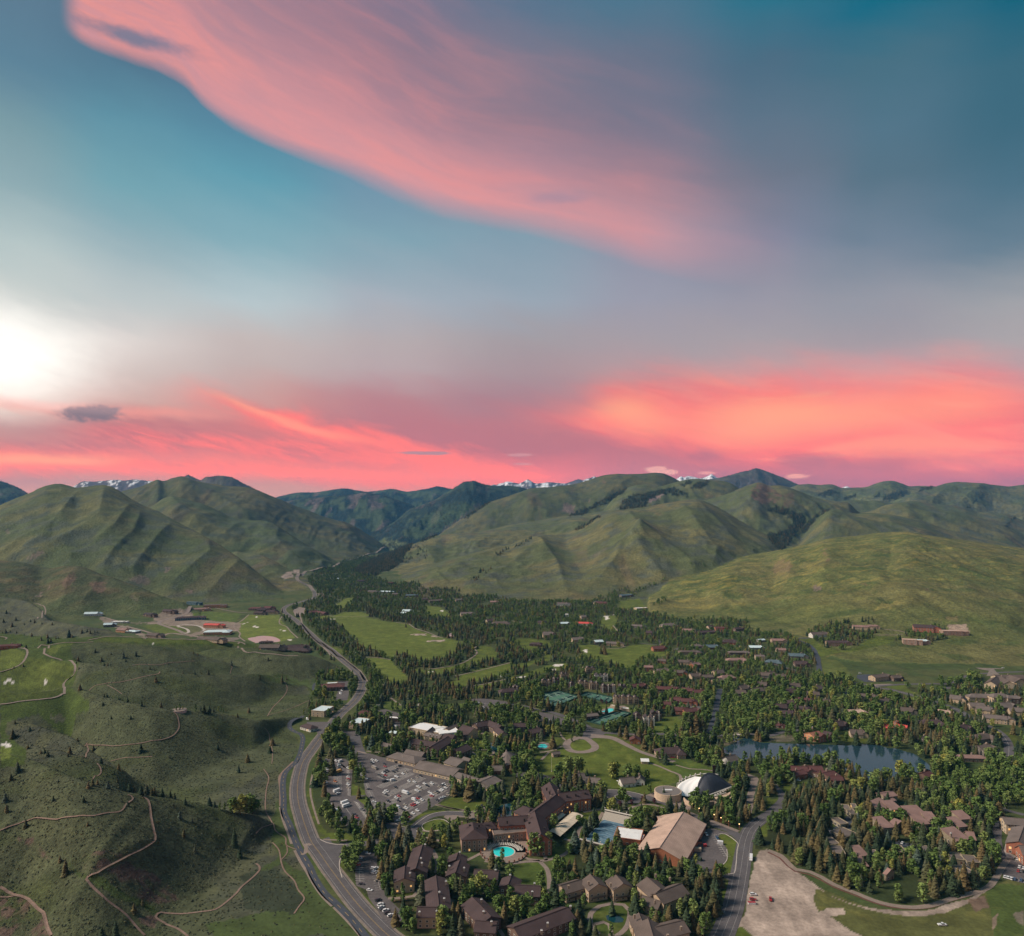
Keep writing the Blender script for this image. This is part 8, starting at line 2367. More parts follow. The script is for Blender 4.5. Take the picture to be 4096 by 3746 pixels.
sm = MB()
for tag, a, b_, n, vec, L in (('P', (880, 380), (1200, 265), 22, (60, 22), 5), ('P', (905, 440), (1290, 320), 26, (60, 22), 5), ('P', (900, 570), (1330, 380), 34, (60, 22), 5), ('P', (980, 690), (1480, 440), 40, (60, 22), 5), ('P', (1020, 790), (1640, 500), 48, (60, 22), 5),
							  ('P', (1080, 950), (1760, 600), 52, (60, 22), 5), ('P', (1150, 1040), (1420, 900), 22, (60, 22), 5), ('P', (335, 400), (335, 620), 22, (60, 6), 5), ('P', (180, 210), (160, 640), 32, (60, 16), 3), ('P', (478, 340), (490, 680), 26, (60, 22), 3), ('P', (370, 740), (600, 1060), 26, (60, -25), 5),
							  ('P', (260, 790), (440, 1080), 22, (60, 22), 3), ('P', (590, 770), (760, 1020), 18, (60, 22), 4), ('P', (720, 520), (880, 880), 26, (60, 3), 3), ('P', (1380, 330), (1800, 460), 26, (40, -25), 3), ('C1', (810, 800), (820, 960), 10, (60, 2), 3.5), ('C1', (930, 830), (980, 1010), 11, (60, -10), 3.5),
							  ('V', (1430, 210), (1780, 250), 22, (40, -30), 5), ('V', (1400, 290), (1640, 310), 16, (40, -30), 5), ('Q', (1830, 1080), (2016, 1130), 9, (30, -60), 3), ('Q', (1930, 920), (2016, 930), 5, (30, -60), 3), ('W', (1600, 800), (1750, 1050), 12, (60, 5), 3)):
	q = stall_lines('x', tag, a, b_, n, vec, L)
	o_ = len(sm.v)
	sm.v += q.v
	sm.f += [tuple(i + o_ for i in f_) for f_ in q.f]
	sm.mi += q.mi
sm.build('parking_marking', M_WHITE, kind='structure')

def boxy(name, tag, x, y, size, colr, label, cat, rz=0.0, lid_=None):
	a = W3(px(tag, x, y))
	root = thing(name, (a[0], a[1], 0.09), R(rz), label, cat)
	b = MB()
	L, w, h = size
	b.box((0, 0, h / 2), (L, w, h))
	for i in range(5):
		b.box((-L / 2 + (i + .5) * L / 5, -w / 2 - .04, h / 2), (.12, .08, h * .9))
	b.build('body', colr, root)
	b = MB()
	b.box((0, 0, h + .06), (L * 1.02, w * 1.02, .12))
	b.build('lid', lid_ or colr, root)
	return root

boxy('shipping_container', 'C2', 1455, 705, (7, 2.6, 2.6), WM['cream'], 'cream storage container in the yard right of the arena barn', 'container', -12)
boxy('dumpster', 'C2', 1470, 645, (5, 4, 2.2), WM['brick'], 'rust-red waste enclosure at the kerb right of the arena', 'enclosure', -8, M_DARKWOOD)
boxy('dumpster', 'C2', 1520, 668, (2.6, 2.2, 1.8), PAINT['r'], 'small bright red skip in the middle of the arena yard', 'skip', 5)
boxy('dumpster', 'C2', 1463, 775, (6, 2.6, 2.2), simple_mat('dark_green_steel', (0.03, 0.05, 0.035), .6), 'dark green long skip at the lower corner of the arena yard', 'skip', -40)
boxy('box_trailer', 'C2', 1640, 650, (4.5, 2.4, 2.4), PAINT['w'], 'white box trailer parked along the kerb of the arena yard', 'trailer', -15)
boxy('box_trailer', 'C2', 1888, 1122, (5.2, 2.0, 1.3), PAINT['w'], 'low white and red boat trailer, lowest of the row on the gravel lot', 'trailer', 0, PAINT['r'])
# posts and lamps
M_LAMP = simple_mat('lamp_glow', (0.9, 0.6, 0.3), 0.5, emit=(1.0, 0.6, 0.25), es=3.0)

def lamp(tag, x, y, h, label, name='path_lamp', r=0.16):
	a = W3(px(tag, x, y))
	root = thing(name, a, 0)
	b = MB()
	b.box((0, 0, h / 2), (r * 2, r * 2, h))
	b.build('post', WM['wood'] if name == 'path_lamp' else M_KERB, root)
	b = MB()
	b.box((0, 0, h + .25), (.6, .6, .5))
	b.build('lamp_head', M_LAMP, root)
	auto_label(root, 'glowing', 'timber path lamp', 'lamp', 'path lamps')

for x, y in ((1430, 565), (1515, 600), (1603, 638), (1682, 675), (1772, 712), (1893, 750), (1352, 510)):
	lamp('W', x, y, 5.0, 'timber path lamp along the paved drive')
for x, y, lb in ((293, 1200, 'white pole at the end of the lower parking lot'), (1205, 200, '')):
	if lb:
		a = W3(px('D', x, y))
		root = thing('utility_pole', a, 0, lb, 'pole')
		b = MB()
		b.cyl((0, 0, 0), .18, 11, 8, r2=.1)
		b.build('shaft', M_KERB, root)
		b = MB()
		b.box((0, 0, .4), (.7, .7, .8))
		b.build('base', M_KERB, root)
a = W3(px('B2', 312, 1352))
root = thing('flagpole', a, 0, 'pale flagpole standing at the left of the great lawn', 'pole')
b = MB()
b.cyl((0, 0, 0), .16, 17, 8, r2=.08)
b.build('shaft', M_STEEL, root)
b = MB()
b.cyl((0, 0, 0), .6, .5, 10)
b.build('base', M_KERB, root)
a = W3(px('P', 1205, 240))
root = thing('light_mast', a, 0, 'tall thin light mast at the edge of the big parking lot', 'mast')
b = MB()
b.cyl((0, 0, 0), .16, 14, 8, r2=.08)
b.build('shaft', M_STEEL, root)
b = MB()
b.box((0, 0, 14.1), (1.6, .4, .25))
b.build('lamp_arm', M_STEEL, root)

# ================================================================== trees
_tr = np.random.RandomState(23)

def leaf_mat(name, stops, nscale=1.2, amp=0.35):
	m_, t, b = mat(name)
	oi = t.node('ShaderNodeObjectInfo')
	c = t.ramp(oi.outputs['Random'], [(p, tuple(c_) + (1,)) for p, c_ in stops])
	gp = t.node('ShaderNodeNewGeometry')
	f1, _ = t.noise(gp.outputs['Position'], nscale, 2, 0.6)
	f2 = t.m('ADD', t.rng(f1, 0.3, 0.7, -amp, amp), t.rng(gp.outputs['Random Per Island'], 0, 1, 1 - amp, 1 + amp))
	t.put(b.inputs['Base Color'], t.vm('SCALE', c, scale=f2))
	b.inputs['Roughness'].default_value = 0.8
	b.inputs['Specular IOR Level'].default_value = 0.15
	return m_

M_NEEDLE = leaf_mat('spruce_needles', [(0, (0.028, 0.048, 0.025)), (.3, (0.041, 0.062, 0.029)), (.5, (0.076, 0.072, 0.030)), (.7, (0.132, 0.095, 0.041)), (.86, (0.109, 0.094, 0.038)), (1, (0.063, 0.092, 0.069))])  # warm brown stops put the sun's glow into the needle colour, random per tree
M_LEAF = leaf_mat('poplar_leaves', [(0, (0.067, 0.116, 0.027)), (.35, (0.098, 0.152, 0.039)), (.7, (0.128, 0.183, 0.051)), (.92, (0.165, 0.207, 0.061)), (1, (0.256, 0.244, 0.055))])
M_PLUM = leaf_mat('plum_leaves', [(0, (0.05, 0.016, 0.02)), (1, (0.08, 0.026, 0.03))])
M_BARK = simple_mat('bark', (0.09, 0.065, 0.05), 0.9, 0.1, scale=1.5)
M_ASPEN = simple_mat('pale_bark', (0.36, 0.33, 0.27), 0.9, 0.1, scale=1.5, amp=0.35)

def raw_mesh(name, V, Fc, ms):
	me = bpy.data.meshes.new(name)
	me.from_pydata([tuple(v) for v in V], [], Fc)
	for m_ in ms:
		me.materials.append(m_)
	return me

def conifer_mesh(seed, layers=17, blades=11, rad=0.20):
	r = np.random.RandomState(seed)
	V, Fc = [], []
	for l in range(layers):
		t = (l + .3 * r.rand()) / layers
		z = 0.05 + 0.93 * t
		rr = rad * (1 - t) ** 0.85 * (0.82 + .36 * r.rand()) + 0.008
		nb = max(4, int(blades * (1 - .5 * t)))
		ph = r.rand() * 6.28
		for k in range(nb):
			a = ph + 6.283 * (k + .5 * r.rand()) / nb
			L = rr * (0.75 + .5 * r.rand())
			w = 1.5 * 3.14 * rr / nb
			dz = -L * (0.28 + .25 * r.rand())
			c, s = math.cos(a), math.sin(a)
			zz = z + .03 * (r.rand() - .5)
			n = len(V)
			V += [(0, 0, zz + .035), (c * L * .55 - s * w, s * L * .55 + c * w, zz + dz * .45), (c * L, s * L, zz + dz), (c * L * .55 + s * w, s * L * .55 - c * w, zz + dz * .45)]
			Fc += [(n, n + 1, n + 2), (n, n + 2, n + 3)]
	n = len(V)
	V += [(0, 0, 1.02), (.02, 0, .9), (-.01, .017, .9), (-.01, -.017, .9)]
	Fc += [(n, n + 1, n + 2), (n, n + 2, n + 3), (n, n + 3, n + 1)]
	return raw_mesh('crown', V, Fc, [M_NEEDLE])

def leafy_mesh(seed, wide=0.33, lobes=11, leaves=30, low=0.22, size=.060, m_=None):
	r = np.random.RandomState(seed)
	V, Fc = [], []
	for l in range(lobes):
		f = l / (lobes - 1)
		zc = low + (0.92 - low) * f + .04 * (r.rand() - .5)
		prof = math.sin(math.pi * (0.16 + 0.72 * f)) ** .7
		a = r.rand() * 6.28
		off = wide * prof * (.25 + .45 * r.rand())
		cx, cy = off * math.cos(a), off * math.sin(a)
		R_ = wide * prof * (.52 + .25 * r.rand())
		for k in range(leaves):
			d = r.normal(size=3)
			d /= np.linalg.norm(d)
			if d[2] < -.5:
				d[2] *= -1
			p = np.array([cx, cy, zc]) + d * np.array([R_, R_, R_ * .95]) * (.7 + .4 * r.rand())
			nrm = d + .7 * r.normal(size=3)
			nrm /= np.linalg.norm(nrm)
			u = np.cross(nrm, [0, 0, 1.0])
			u /= np.linalg.norm(u) + 1e-6
			v = np.cross(nrm, u)
			s = size * (.7 + .7 * r.rand())
			n = len(V)
			V += [p - u * s, p - v * s * .8, p + u * s, p + v * s * .8 + nrm * s * .3]
			Fc += [(n, n + 1, n + 2), (n, n + 2, n + 3)]
	return raw_mesh('crown', V, Fc, [m_ or M_LEAF])

def trunk_mesh(seed, leafy=False, bark=None):
	b = MB()
	b.cyl((0, 0, -0.03), .022 if leafy else .016, .55 if leafy else .8, 6, r2=.008)
	if leafy:
		r = random.Random(seed)
		for k in range(5):
			a = r.random() * 6.28
			z = .22 + .07 * k
			b.bar((0, 0, z), (.16 * math.cos(a), .16 * math.sin(a), z + .2), .007)
	return raw_mesh('trunk', b.v, b.f, [bark or M_BARK])

CON = [conifer_mesh(s, rad=rd) for s, rd in ((1, .27), (2, .32), (3, .235), (4, .36))]
LEA = [leafy_mesh(11, .30), leafy_mesh(12, .36, 13, 32), leafy_mesh(13, .19, 12, 26, .12, .048), leafy_mesh(14, .15, 12, 24, .10, .042), leafy_mesh(15, .27, 12, 28, .15)]
PLU = leafy_mesh(16, .40, 8, 24, .25, .08, M_PLUM)
TRC = [trunk_mesh(1)]
TRL = [trunk_mesh(2, True), trunk_mesh(3, True, M_ASPEN)]

# ---- density of woodland: trees per square metre and share of conifers, over the ground grid
DENS = np.zeros(UU.shape)
CONF = np.full(UU.shape, 0.5)
LAWNM = np.zeros(UU.shape)
for P in LAWN_PX:
	q, m_ = mask_sl(P, jit=0.5)
	LAWNM[q] = np.maximum(LAWNM[q], m_)

def woods(s, dens_, conf, jit=3):
	q, m_ = mask_sl(s, jit)
	DENS[q] = np.where(m_ > 0, dens_, DENS[q])
	CONF[q] = np.where(m_ > 0, conf, CONF[q])

woods('A1 470,1100 430,1060 400,1000 480,960 640,920 760,890 860,880 930,900 1000,960 930,1010 1100,1050 1300,1050 1330,1090 1600,1095 1610,1150 1700,1140 1900,1150 2016,1180 A2 200,1190 640,1190 760,1130 860,1100 960,1060 900,1130 800,1235 840,1260 1000,1270 B2 1060,90 1240,125 1300,160 1500,150 1860,150 1860,240 2016,280 B3 150,265 230,320 330,370 380,390 400,560 540,620 700,650 760,690 860,720 1200,790 1500,870 1700,1000 1850,1110 1880,1300 2330,1330 C3 2330,380 1900,360 1790,480 1780,650 1840,790 1750,940 1600,1010 1300,1110 1140,1130 960,1110 700,1030 520,960 420,900 220,840 160,740 30,680 0,690 C2 2016,680 1900,690 1700,900 1560,1378 1100,1420 C1 1100,1378 900,1100 690,900 700,700 600,590 480,480 450,200 540,0 B1 640,1080 720,1000 780,880 900,720 900,640 840,540 720,440 600,350 500,290 380,180 300,110 280,60 340,30 A1 470,1170', 0.017, 0.38)
woods('A1 430,1060 400,1000 480,950 640,900 760,850 920,830 1000,900 760,960 900,1010 700,1080 760,1150 560,1160', 0.020, 0.15)
woods('B1 400,140 560,230 640,330 820,440 960,540 1040,640 1000,700 880,720 860,620 800,540 640,400 480,280 360,150', 0.016, 0.12)
for s in ('B1 620,140 680,135 780,270 740,300 640,220', 'B1 860,50 960,90 1100,140 1200,130 1460,160 1480,200 1200,190 1000,160 870,110', 'B1 1560,180 1700,230 1830,300 1800,350 1640,330 1540,240', 'B1 1080,420 1340,480 1560,420 1610,340 1660,360 1720,440 1560,510 1340,540 1200,540 1090,500', 'B1 1200,560 1450,600 1470,620 1900,560 1960,540 1960,560 1640,690 1400,720 1210,680', 'B1 1760,480 2016,400 2016,440 1840,520 1700,550 1600,560 1480,620', 'B1 1460,620 1530,560 1620,600 1500,640', 'B1 1560,640 1840,590 1890,590 1880,640 1660,690', 'B1 1890,340 2016,300 2016,400 1900,420', 'B2 0,380 200,460 440,440 300,520 0,600', 'B2 0,640 440,560 480,600 300,680 0,700', 'B1 1000,620 1180,600 1700,680 2016,640 2016,780 1660,770 1200,810 1000,760'):
	woods(s, 0.024, 0.9)
woods('B2 1600,600 2016,640 2016,1050 1620,1040 1640,760', 0.013, 0.06)
woods('B2 1340,890 1540,890 1520,1010 1380,1060', 0.014, 0.05)
woods('B3 0,270 160,265 230,330 340,380 380,420 390,560 200,600 0,560', 0.017, 0.45)
woods('C3 1030,110 1290,60 1500,0 B3 1280,1340 1500,1190 1700,1250 2330,1200 C3 2330,360 1830,350 1700,250 1600,300 1300,280 1020,200', 0.012, 0.03)
woods('C3 0,300 30,690 160,740 220,840 420,900 700,1030 960,1110 1140,1130 1300,1110 1600,1010 1750,940 1780,650 1700,400 1300,300 1000,220 840,150 700,130 500,170 200,260 100,320', 0.020, 0.62)
woods('C3 180,850 420,910 700,1035 960,1112 1140,1132 1140,1080 900,1000 600,900 300,780', 0.020, 0.25)
woods('B3 1190,740 1400,700 1740,700 2330,700 2330,1250 1960,1250 1930,1150 1850,1050 1620,920 1500,850 1250,770', 0.011, 0.6)
woods('B3 960,690 1100,690 1340,720 1340,690 1740,690 1900,680 1700,720 1500,760 1250,760', 0.010, 0.15)
woods('B3 1340,660 1500,620 1700,590 1720,540 1690,650 1480,680 1340,690', 0.016, 0.1)
woods('B3 300,250 340,235 500,175 680,175 710,230 840,240 850,280 780,330 620,390 480,390 370,330 360,290 300,280', 0.022, 0.45)
woods('B3 1170,230 1340,210 1390,190 1400,230 1430,290 1400,310 1260,330 1120,290 1010,330 1000,320 1080,280', 0.017, 0.4)
woods('B3 1180,180 1210,170 1200,240 1170,230', .02, .5)
woods('B3 740,150 760,145 850,150 840,185 745,180', .008, .8)
woods('A2 700,1190 800,1120 960,1110 1200,1020 1215,1035 1080,1080 960,1150 860,1200 770,1220', 0.014, 0.05)
woods('A2 1160,1180 1200,1155 1220,1180 1190,1210 1100,1240 1090,1230', 0.01, 0.0)
woods('A2 1390,870 1440,890 1520,880 1530,910 1480,930 1430,930', 0.004, 0.3)
woods('B1 470,600 560,570 660,560 740,580 740,620 690,640 500,640 490,700 560,750 620,770 600,800 520,800 440,760', 0.02, 0.25)
woods('B1 640,700 700,740 640,800 400,960 380,900 420,840 480,800 620,790', 0.012, 0.25)
woods('B1 630,820 660,810 670,870 640,930 560,950 530,930 530,890', 0.03, 0.5)
woods('B1 750,600 800,580 820,640 800,720 740,790 700,780 720,720', 0.02, 0.3)
woods('B1 640,1060 690,1060 800,1150 790,1240 640,1220 530,1180 540,1120', 0.022, 0.1)
woods('B1 500,1240 545,1130 540,1378 C1 530,50 560,300 620,420 700,490 840,540 760,610 680,610 560,570 490,490 440,260 450,120', 0.009, 0.45)
woods('C1 750,0 850,0 860,220 840,260 760,262', 0.011, 0.25)
woods('C1 470,-190 560,-260 720,-280 790,-200 770,-120 520,-120', 0.02, 0.1)
woods('B1 110,220 190,120 230,130 440,300 420,320 300,260 250,210', 0.011, 0.2)
woods('B1 380,290 560,440 540,460 440,380 350,310', 0.014, 0.2)
woods('C2 480,660 820,640 960,770 1160,800 1340,790 1420,850 1640,900 1660,960 1640,1160 1560,1340 1450,1380 1300,1230 1350,1100 1330,960 1100,880 900,860 740,890 400,880 420,780', 0.024, 0.6)
woods('C2 1350,760 1420,860 1300,880 1000,840 480,820 480,740 700,700 1000,780', 0.026, 0.9)
woods('C2 1420,270 1600,260 1610,380 1660,300 1760,330 1740,480 1600,460 1430,390', 0.018, 0.15)
woods('C2 1670,80 1860,60 1900,330 1840,420 1780,480 1720,400 1760,290 1780,180', 0.016, 0.2)
woods('C2 820,370 880,380 860,430 940,480 1070,440 1100,520 1060,560 1000,500', 0.014, 0.6)
woods('C1 700,650 780,570 900,500 1000,420 1060,430 1050,540 980,600 860,620', 0.012, 0.5)
woods('C1 690,690 840,650 1040,640 1220,560 1200,700 1110,820 1080,1010 1020,1050 960,940 940,730 830,690 780,740 760,960 680,930', 0.018, 0.5)
woods('C1 1100,400 1500,250 2016,0 C2 1300,0 1300,500 700,700 200,1100 C1 2016,1378 1100,1378 1080,1000 1200,600', 0.015, 0.36)
woods('C2 480,660 820,640 960,770 1160,800 1340,790 1420,850 1640,900 1660,960 1640,1160 1560,1340 1450,1380 1300,1230 1350,1100 1330,960 1100,880 900,860 740,890 400,880 420,780', 0.024, 0.6)
woods('B2 400,1290 460,1220 560,1270 550,1378', 0.010, 0.4)
# stands on the mountain sides
HILLW = np.zeros(UU.shape)
for s, dn_ in (('A1 750,950 900,870 1000,820 1080,800 1150,755 1240,735 1230,755 1150,850 1170,880 1050,950 980,960 960,990 840,985 780,960', 0.011), ('A2 455,515 500,490 700,400 830,330 910,292 890,330 780,395 640,455 560,512', 0.009), ('A2 840,445 870,400 950,350 1100,330 1280,298 1380,350 1370,365 1280,360 1225,340 1140,360 1070,395 1050,445 840,468', 0.008), ('A2 1320,285 1400,238 1425,248 1345,292', 0.008),
			   ('A2 1400,300 1440,268 1550,236 1540,262 1490,295', 0.008), ('A3 0,448 160,465 280,520 300,570 240,640 180,720 110,785 60,760 0,700 0,655 60,660 150,620 205,580 150,520 0,475', 0.010), ('A3 280,600 400,490 490,458 485,470 380,535 300,640 230,665', 0.010), ('A3 390,350 480,312 560,332 450,375', 0.006),
			   ('A3 890,400 960,335 1100,325 1010,385', 0.007), ('A3 1175,328 1220,295 1300,283 1290,305', 0.010), ('A3 1550,455 1690,352 1705,360 1570,455', 0.010), ('A3 1865,598 1950,518 1970,522 1885,600', 0.008), ('A3 590,385 680,345 690,360 610,395', 0.005), ('A3 830,370 870,345 880,365 840,385', 0.006), ('A1 1640,535 1740,460 1840,408 1835,420 1740,480 1650,545', 0.008),
			   ('A1 1300,715 1420,665 1430,672 1310,722', 0.004), ('A2 490,635 600,575 680,520 690,530 600,590 500,640', 0.004), ('A2 0,775 100,720 150,690 160,700 60,760', 0.002), ('A1 1020,0 1090,900 1100,905', 0.0), ('A1 160,1070 250,1000 300,980 330,990 300,1030 200,1090', 0.0), ('A1 1840,850 1980,770 1990,780 1860,870', 0.0012), ('A1 1680,1020 1760,960 1860,930 1850,950 1720,1030', 0.0016), ('A1 1140,780 1330,745 1360,860 1180,900', 0.0007),
			   ('A1 1000,750 1060,725 1110,740 1100,770 1020,770', 0.002)):
	if dn_:
		q, m_ = mask_sl(s, 3)
		HILLW[q] = np.maximum(HILLW[q], m_ * dn_)
fw = forest & (fbm(XX / 170.0, DD / 300.0, 5, 77) < 0.56)
HILLW = np.maximum(HILLW, fw * 0.0011 * VIS)
cellA = np.gradient(US)[:, None] / F * DD * np.gradient(DS)[None, :]
gap = sstep(fbm(XX / 35.0, DD / 35.0, 3, 99), 0.24, 0.34)
dd_ = DENS * np.interp(DD, [700, 950, 1400, 2500], [2.0, 1.4, 0.72, 0.42]) * (1 - LAWNM) * (EXC < .5) * gap
pr = np.where(HILLW > 0, HILLW, dd_) * cellA
inview = (UU > -140) & (UU < 1240)
pr = pr * inview
k_ = _tr.poisson(np.clip(pr, 0, 6))
ii, jj = np.nonzero(k_)
rep = k_[ii, jj]
ii, jj = np.repeat(ii, rep), np.repeat(jj, rep)
gu = np.gradient(US)
gd = np.gradient(DS)
D_s = DS[jj] + (_tr.rand(len(jj)) - .5) * gd[jj]
U_s = US[ii] + (_tr.rand(len(ii)) - .5) * gu[ii]
X_s = (U_s - CX) / F * D_s
hill_s = HILLW[ii, jj] > 0
cf = CONF[ii, jj] + (fbm(X_s / 40.0, D_s / 40.0, 3, 101) - .5) * 1.6 * (CONF[ii, jj] < .85) * (CONF[ii, jj] > .1)
isc = np.where(hill_s, True, _tr.rand(len(ii)) < cf)
order = _tr.permutation(len(ii))
cells = {}
keep_i = []
for n_ in order:
	x, y = X_s[n_], D_s[n_]
	if hill_s[n_]:
		keep_i.append(n_)
		continue
	dmin = 4.0 if isc[n_] else 4.8
	ck = (int(x // 5), int(y // 5))
	ok = True
	for a in (-1, 0, 1):
		for b_ in (-1, 0, 1):
			for (xx, yy) in cells.get((ck[0] + a, ck[1] + b_), ()):
				if (xx - x) ** 2 + (yy - y) ** 2 < dmin * dmin:
					ok = False
	if ok:
		cells.setdefault(ck, []).append((x, y))
		keep_i.append(n_)
keep_i = np.array(keep_i)
TREES = []                                  # x, y, z, conifer?, height, variant
zz_ = hgt(X_s[keep_i], D_s[keep_i])
for n_, z in zip(keep_i, zz_):
	c = bool(isc[n_])
	if c:
		h = _tr.uniform(9, 18) * (0.74 if D_s[n_] > 1000 else 1) if not hill_s[n_] else _tr.uniform(9, 17)
		v = _tr.randint(0, 4)
	else:
		h = _tr.uniform(8, 16) * (0.8 if D_s[n_] > 1200 else 1)
		v = int(_tr.choice([0, 1, 2, 3, 4], p=[.2, .18, .24, .16, .22]))
	TREES.append((X_s[n_], D_s[n_], z, c, h, v))

def lone(tag, s, hrange=(8, 14), conif=True, var=None):
	"""single trees by the pixel of their foot: x,y[,height]"""
	for e in s.split():
		t = [float(v) for v in e.split(',')]
		p = px(tag, t[0], t[1])
		a = W3(p)
		h = t[2] * F and (t[2] * (0.127 if tag[0] in 'ABC' else 0.0744)) * a[1] / F if len(t) > 2 else _tr.uniform(*hrange)
		if tag in ('B0', 'C0') and conif:
			h *= 0.82
			var = 2
		TREES.append((a[0], a[1], float(hgt(a[0], a[1])), conif, h, var if var is not None else int(_tr.randint(0, 4))))

lone('B0', '50,108,40 80,112,22 125,162,44 95,210,50 28,176,40 240,172,28 330,188,20 272,180,40 410,198,36 192,195,20 45,260,44 130,262,26 80,255,22 20,262,20 190,280,24 250,286,36 325,318,40 378,340,60 400,335,50 375,300,44 440,305,28 460,305,22 543,295,90 568,296,34 645,262,44 685,252,36 710,265,44 745,255,26 765,258,24 865,240,16 205,376,36 168,360,28 120,366,22 214,388,22 16,384,40 182,524,36 110,538,28 602,500,26 655,492,16 622,545,28 615,482,50 750,412,40 800,482,50 875,430,30 972,455,64 1070,440,52 990,486,34 820,518,36 848,520,36 870,512,20 1180,545,34 1212,552,24 1325,508,20 1440,580,30 1535,588,40 1590,590,20 1640,592,60 1510,462,20 1560,460,16 1525,425,34 1558,436,28 1822,515,50 630,710,66 820,765,40 842,765,44 935,785,36 965,795,34 1005,806,50 1115,836,60 1268,850,70 1228,645,60 810,830,44 875,935,32 1030,938,46 1605,890,90 1648,890,84 1580,880,50 1680,880,40 1640,893,44 1960,888,60 1870,925,46 118,975,44 100,1085,90 140,1075,26 235,1032,50 610,1110,50 220,1170,46 550,1212,76 535,1232,40 322,1208,40 352,1205,46 375,1230,60 1110,1195,86 735,1185,58 1335,1245,36 1715,1175,56 1950,1278,90 795,1285,60 655,1276,26 935,1340,78 1880,1360,78 138,1340,90')
lone('C0', '85,145,70 140,85,90 40,315,90 52,398,84 420,310,60 658,320,66 458,165,36 695,210,66 768,185,60 730,190,76 850,212,76 898,100,40 925,165,50 1005,350,56 690,505,46 203,520,84 1020,240,110 1058,250,88 1110,262,98 1155,250,96 1195,270,90 1215,262,80 1278,272,84 1340,280,70 1375,296,66 1295,280,30 935,235,24 1458,336,66 1415,450,84 1512,478,54 1448,590,76 1535,715,74 1888,755,96 1846,665,180 515,890,160 472,790,70 1055,1190,100 910,1378,160 800,1378,100 1650,350,96 1690,360,60 1120,1130,60')
lone('B1', '385,410,60 30,625,50 205,650,66 95,478,36 130,1145,66 110,1205,60 240,625,30 590,470,50 615,480,44 940,445,60 955,440,56 1180,215,36 900,420,80 880,440,70 205,100,40')
lone('C1', '1685,300,190 745,555,80 880,520,66 810,290,100', (8, 14))
lone('D', '750,560,270 1090,800,300 620,920,330 1080,790,250')
lone('E', '1005,790,220 555,460,170 440,740,300 410,600,280 1240,770,270 1570,860,220 820,375,150 1180,630,190 1790,805,180 1880,990,200 610,1000,250 690,1000,230')
lone('W', '800,770,200 700,620,100 535,530,70 600,560,70 765,500,80 1255,560,0.1', (8, 10))
lone('C2', '500,185,150 590,150,100 430,215,80 470,60,60', (10, 14))
lone('C2', '440,130,170 520,110,150 790,135,130 820,120,120 910,160,140 985,145,120 1060,150,90 865,300,105 880,302,100 700,300,150 850,180,50 380,60,60', (10, 14), False, 4)
lone('B2', '700,425,60 735,430,60 725,420,70 620,470,50 1400,1050,170 1450,1050,160 1500,1050,140 1590,1120,110 275,390,60')
lone('P', '265,400,300 ', (8, 12))
lone('V', '330,830,240 1350,1180,220 1420,1200,200 130,610,150', (9, 12), False, 1)
lone('G', '1150,1140,300 1190,1140,280 1310,1120,280 1330,1100,260 1610,1130,150 450,340,110 230,400,0.1', (9, 13), False, 4)
lone('B0', '1415,872,60 1390,872,40 1440,872,44 1540,880,60 1720,875,40 1740,880,50 1760,885,36', (6, 9), False, 1)
lone('C0', '1840,400,120 1890,410,140 1940,412,150 1990,415,150 1730,380,60 1770,385,60 1910,395,120 1965,400,130', (8, 9), False, 1)
lone('W', '545,390,160 525,380,140 1330,880,120 1460,760,90 1525,690,50 1510,720,50 890,570,110 965,560,100', (8, 10), False, 4)
PLUM = []
for tag, s in (('W', '780,425 655,465 915,450 520,485 1072,490 80,275 345,440'), ('G', '1640,240 1770,250 1390,160 1260,190'), ('T', '1210,590 1265,600 1190,570')):
	for e in s.split():
		x, y = map(float, e.split(','))
		a = W3(px(tag, x, y))
		PLUM.append(a)
TREES = [t for t in TREES if t[4] > 1.0]
vis = []
for k, t in enumerate(TREES):
	u, v = proj(t[0], t[1], t[2] + t[4] * .6)
	vis.append(0 < u < 1024 and v < 936 + 4)
near_c = sorted([k for k, t in enumerate(TREES) if t[3] and vis[k]], key=lambda k: -TREES[k][4] / TREES[k][1])[:300]
near_l = sorted([k for k, t in enumerate(TREES) if not t[3] and vis[k]], key=lambda k: -TREES[k][4] / TREES[k][1])[:300]
solo = set(near_c) | set(near_l)
print('TREES', len(TREES), 'conifers', sum(t[3] for t in TREES))
src_c, src_l = {}, {}
for k in near_c + near_l:
	x, y, z, c, h, v = TREES[k]
	root = thing('spruce_tree' if c else ('poplar_tree' if v in (2, 3) else 'cottonwood_tree'), (x, y, z - 0.1), _tr.uniform(0, 6.28))
	wd = _tr.uniform(.9, 1.18)
	root.scale = (h * wd, h * wd, h)
	cr = add_part('crown', CON[v] if c else LEA[v], root, (0, 0, 0))
	add_part('trunk', TRC[0] if c else TRL[1 if _tr.rand() < .45 else 0], root, (0, 0, 0))
	(src_c if c else src_l).setdefault(v, cr)
	size = 'tall' if h > (13.5 if c else 12) else ('short' if h < (9.5 if c else 9) else 'mid-height')
	if c:
		adj, noun, grp_ = size + [' slender', ' broad', ' narrow', ' wide-skirted'][v], 'spruce', 'spruces and firs'
	else:
		adj, noun, grp_ = size + ('' if v in (2, 3) else ' round-crowned'), 'columnar green poplar' if v in (2, 3) else 'cottonwood', 'poplars and cottonwoods'
	auto_label(root, adj, noun, 'tree', grp_ + ' of the valley')
for i, a in enumerate(PLUM):
	root = thing('plum_tree', a, i * 1.3)
	root.scale = (5.0, 5.0, 5.5)
	add_part('crown', PLU, root, (0, 0, 0))
	add_part('trunk', TRL[0], root, (0, 0, 0))
	auto_label(root, 'small', 'purple-leaved plum tree', 'tree', 'purple plum trees')

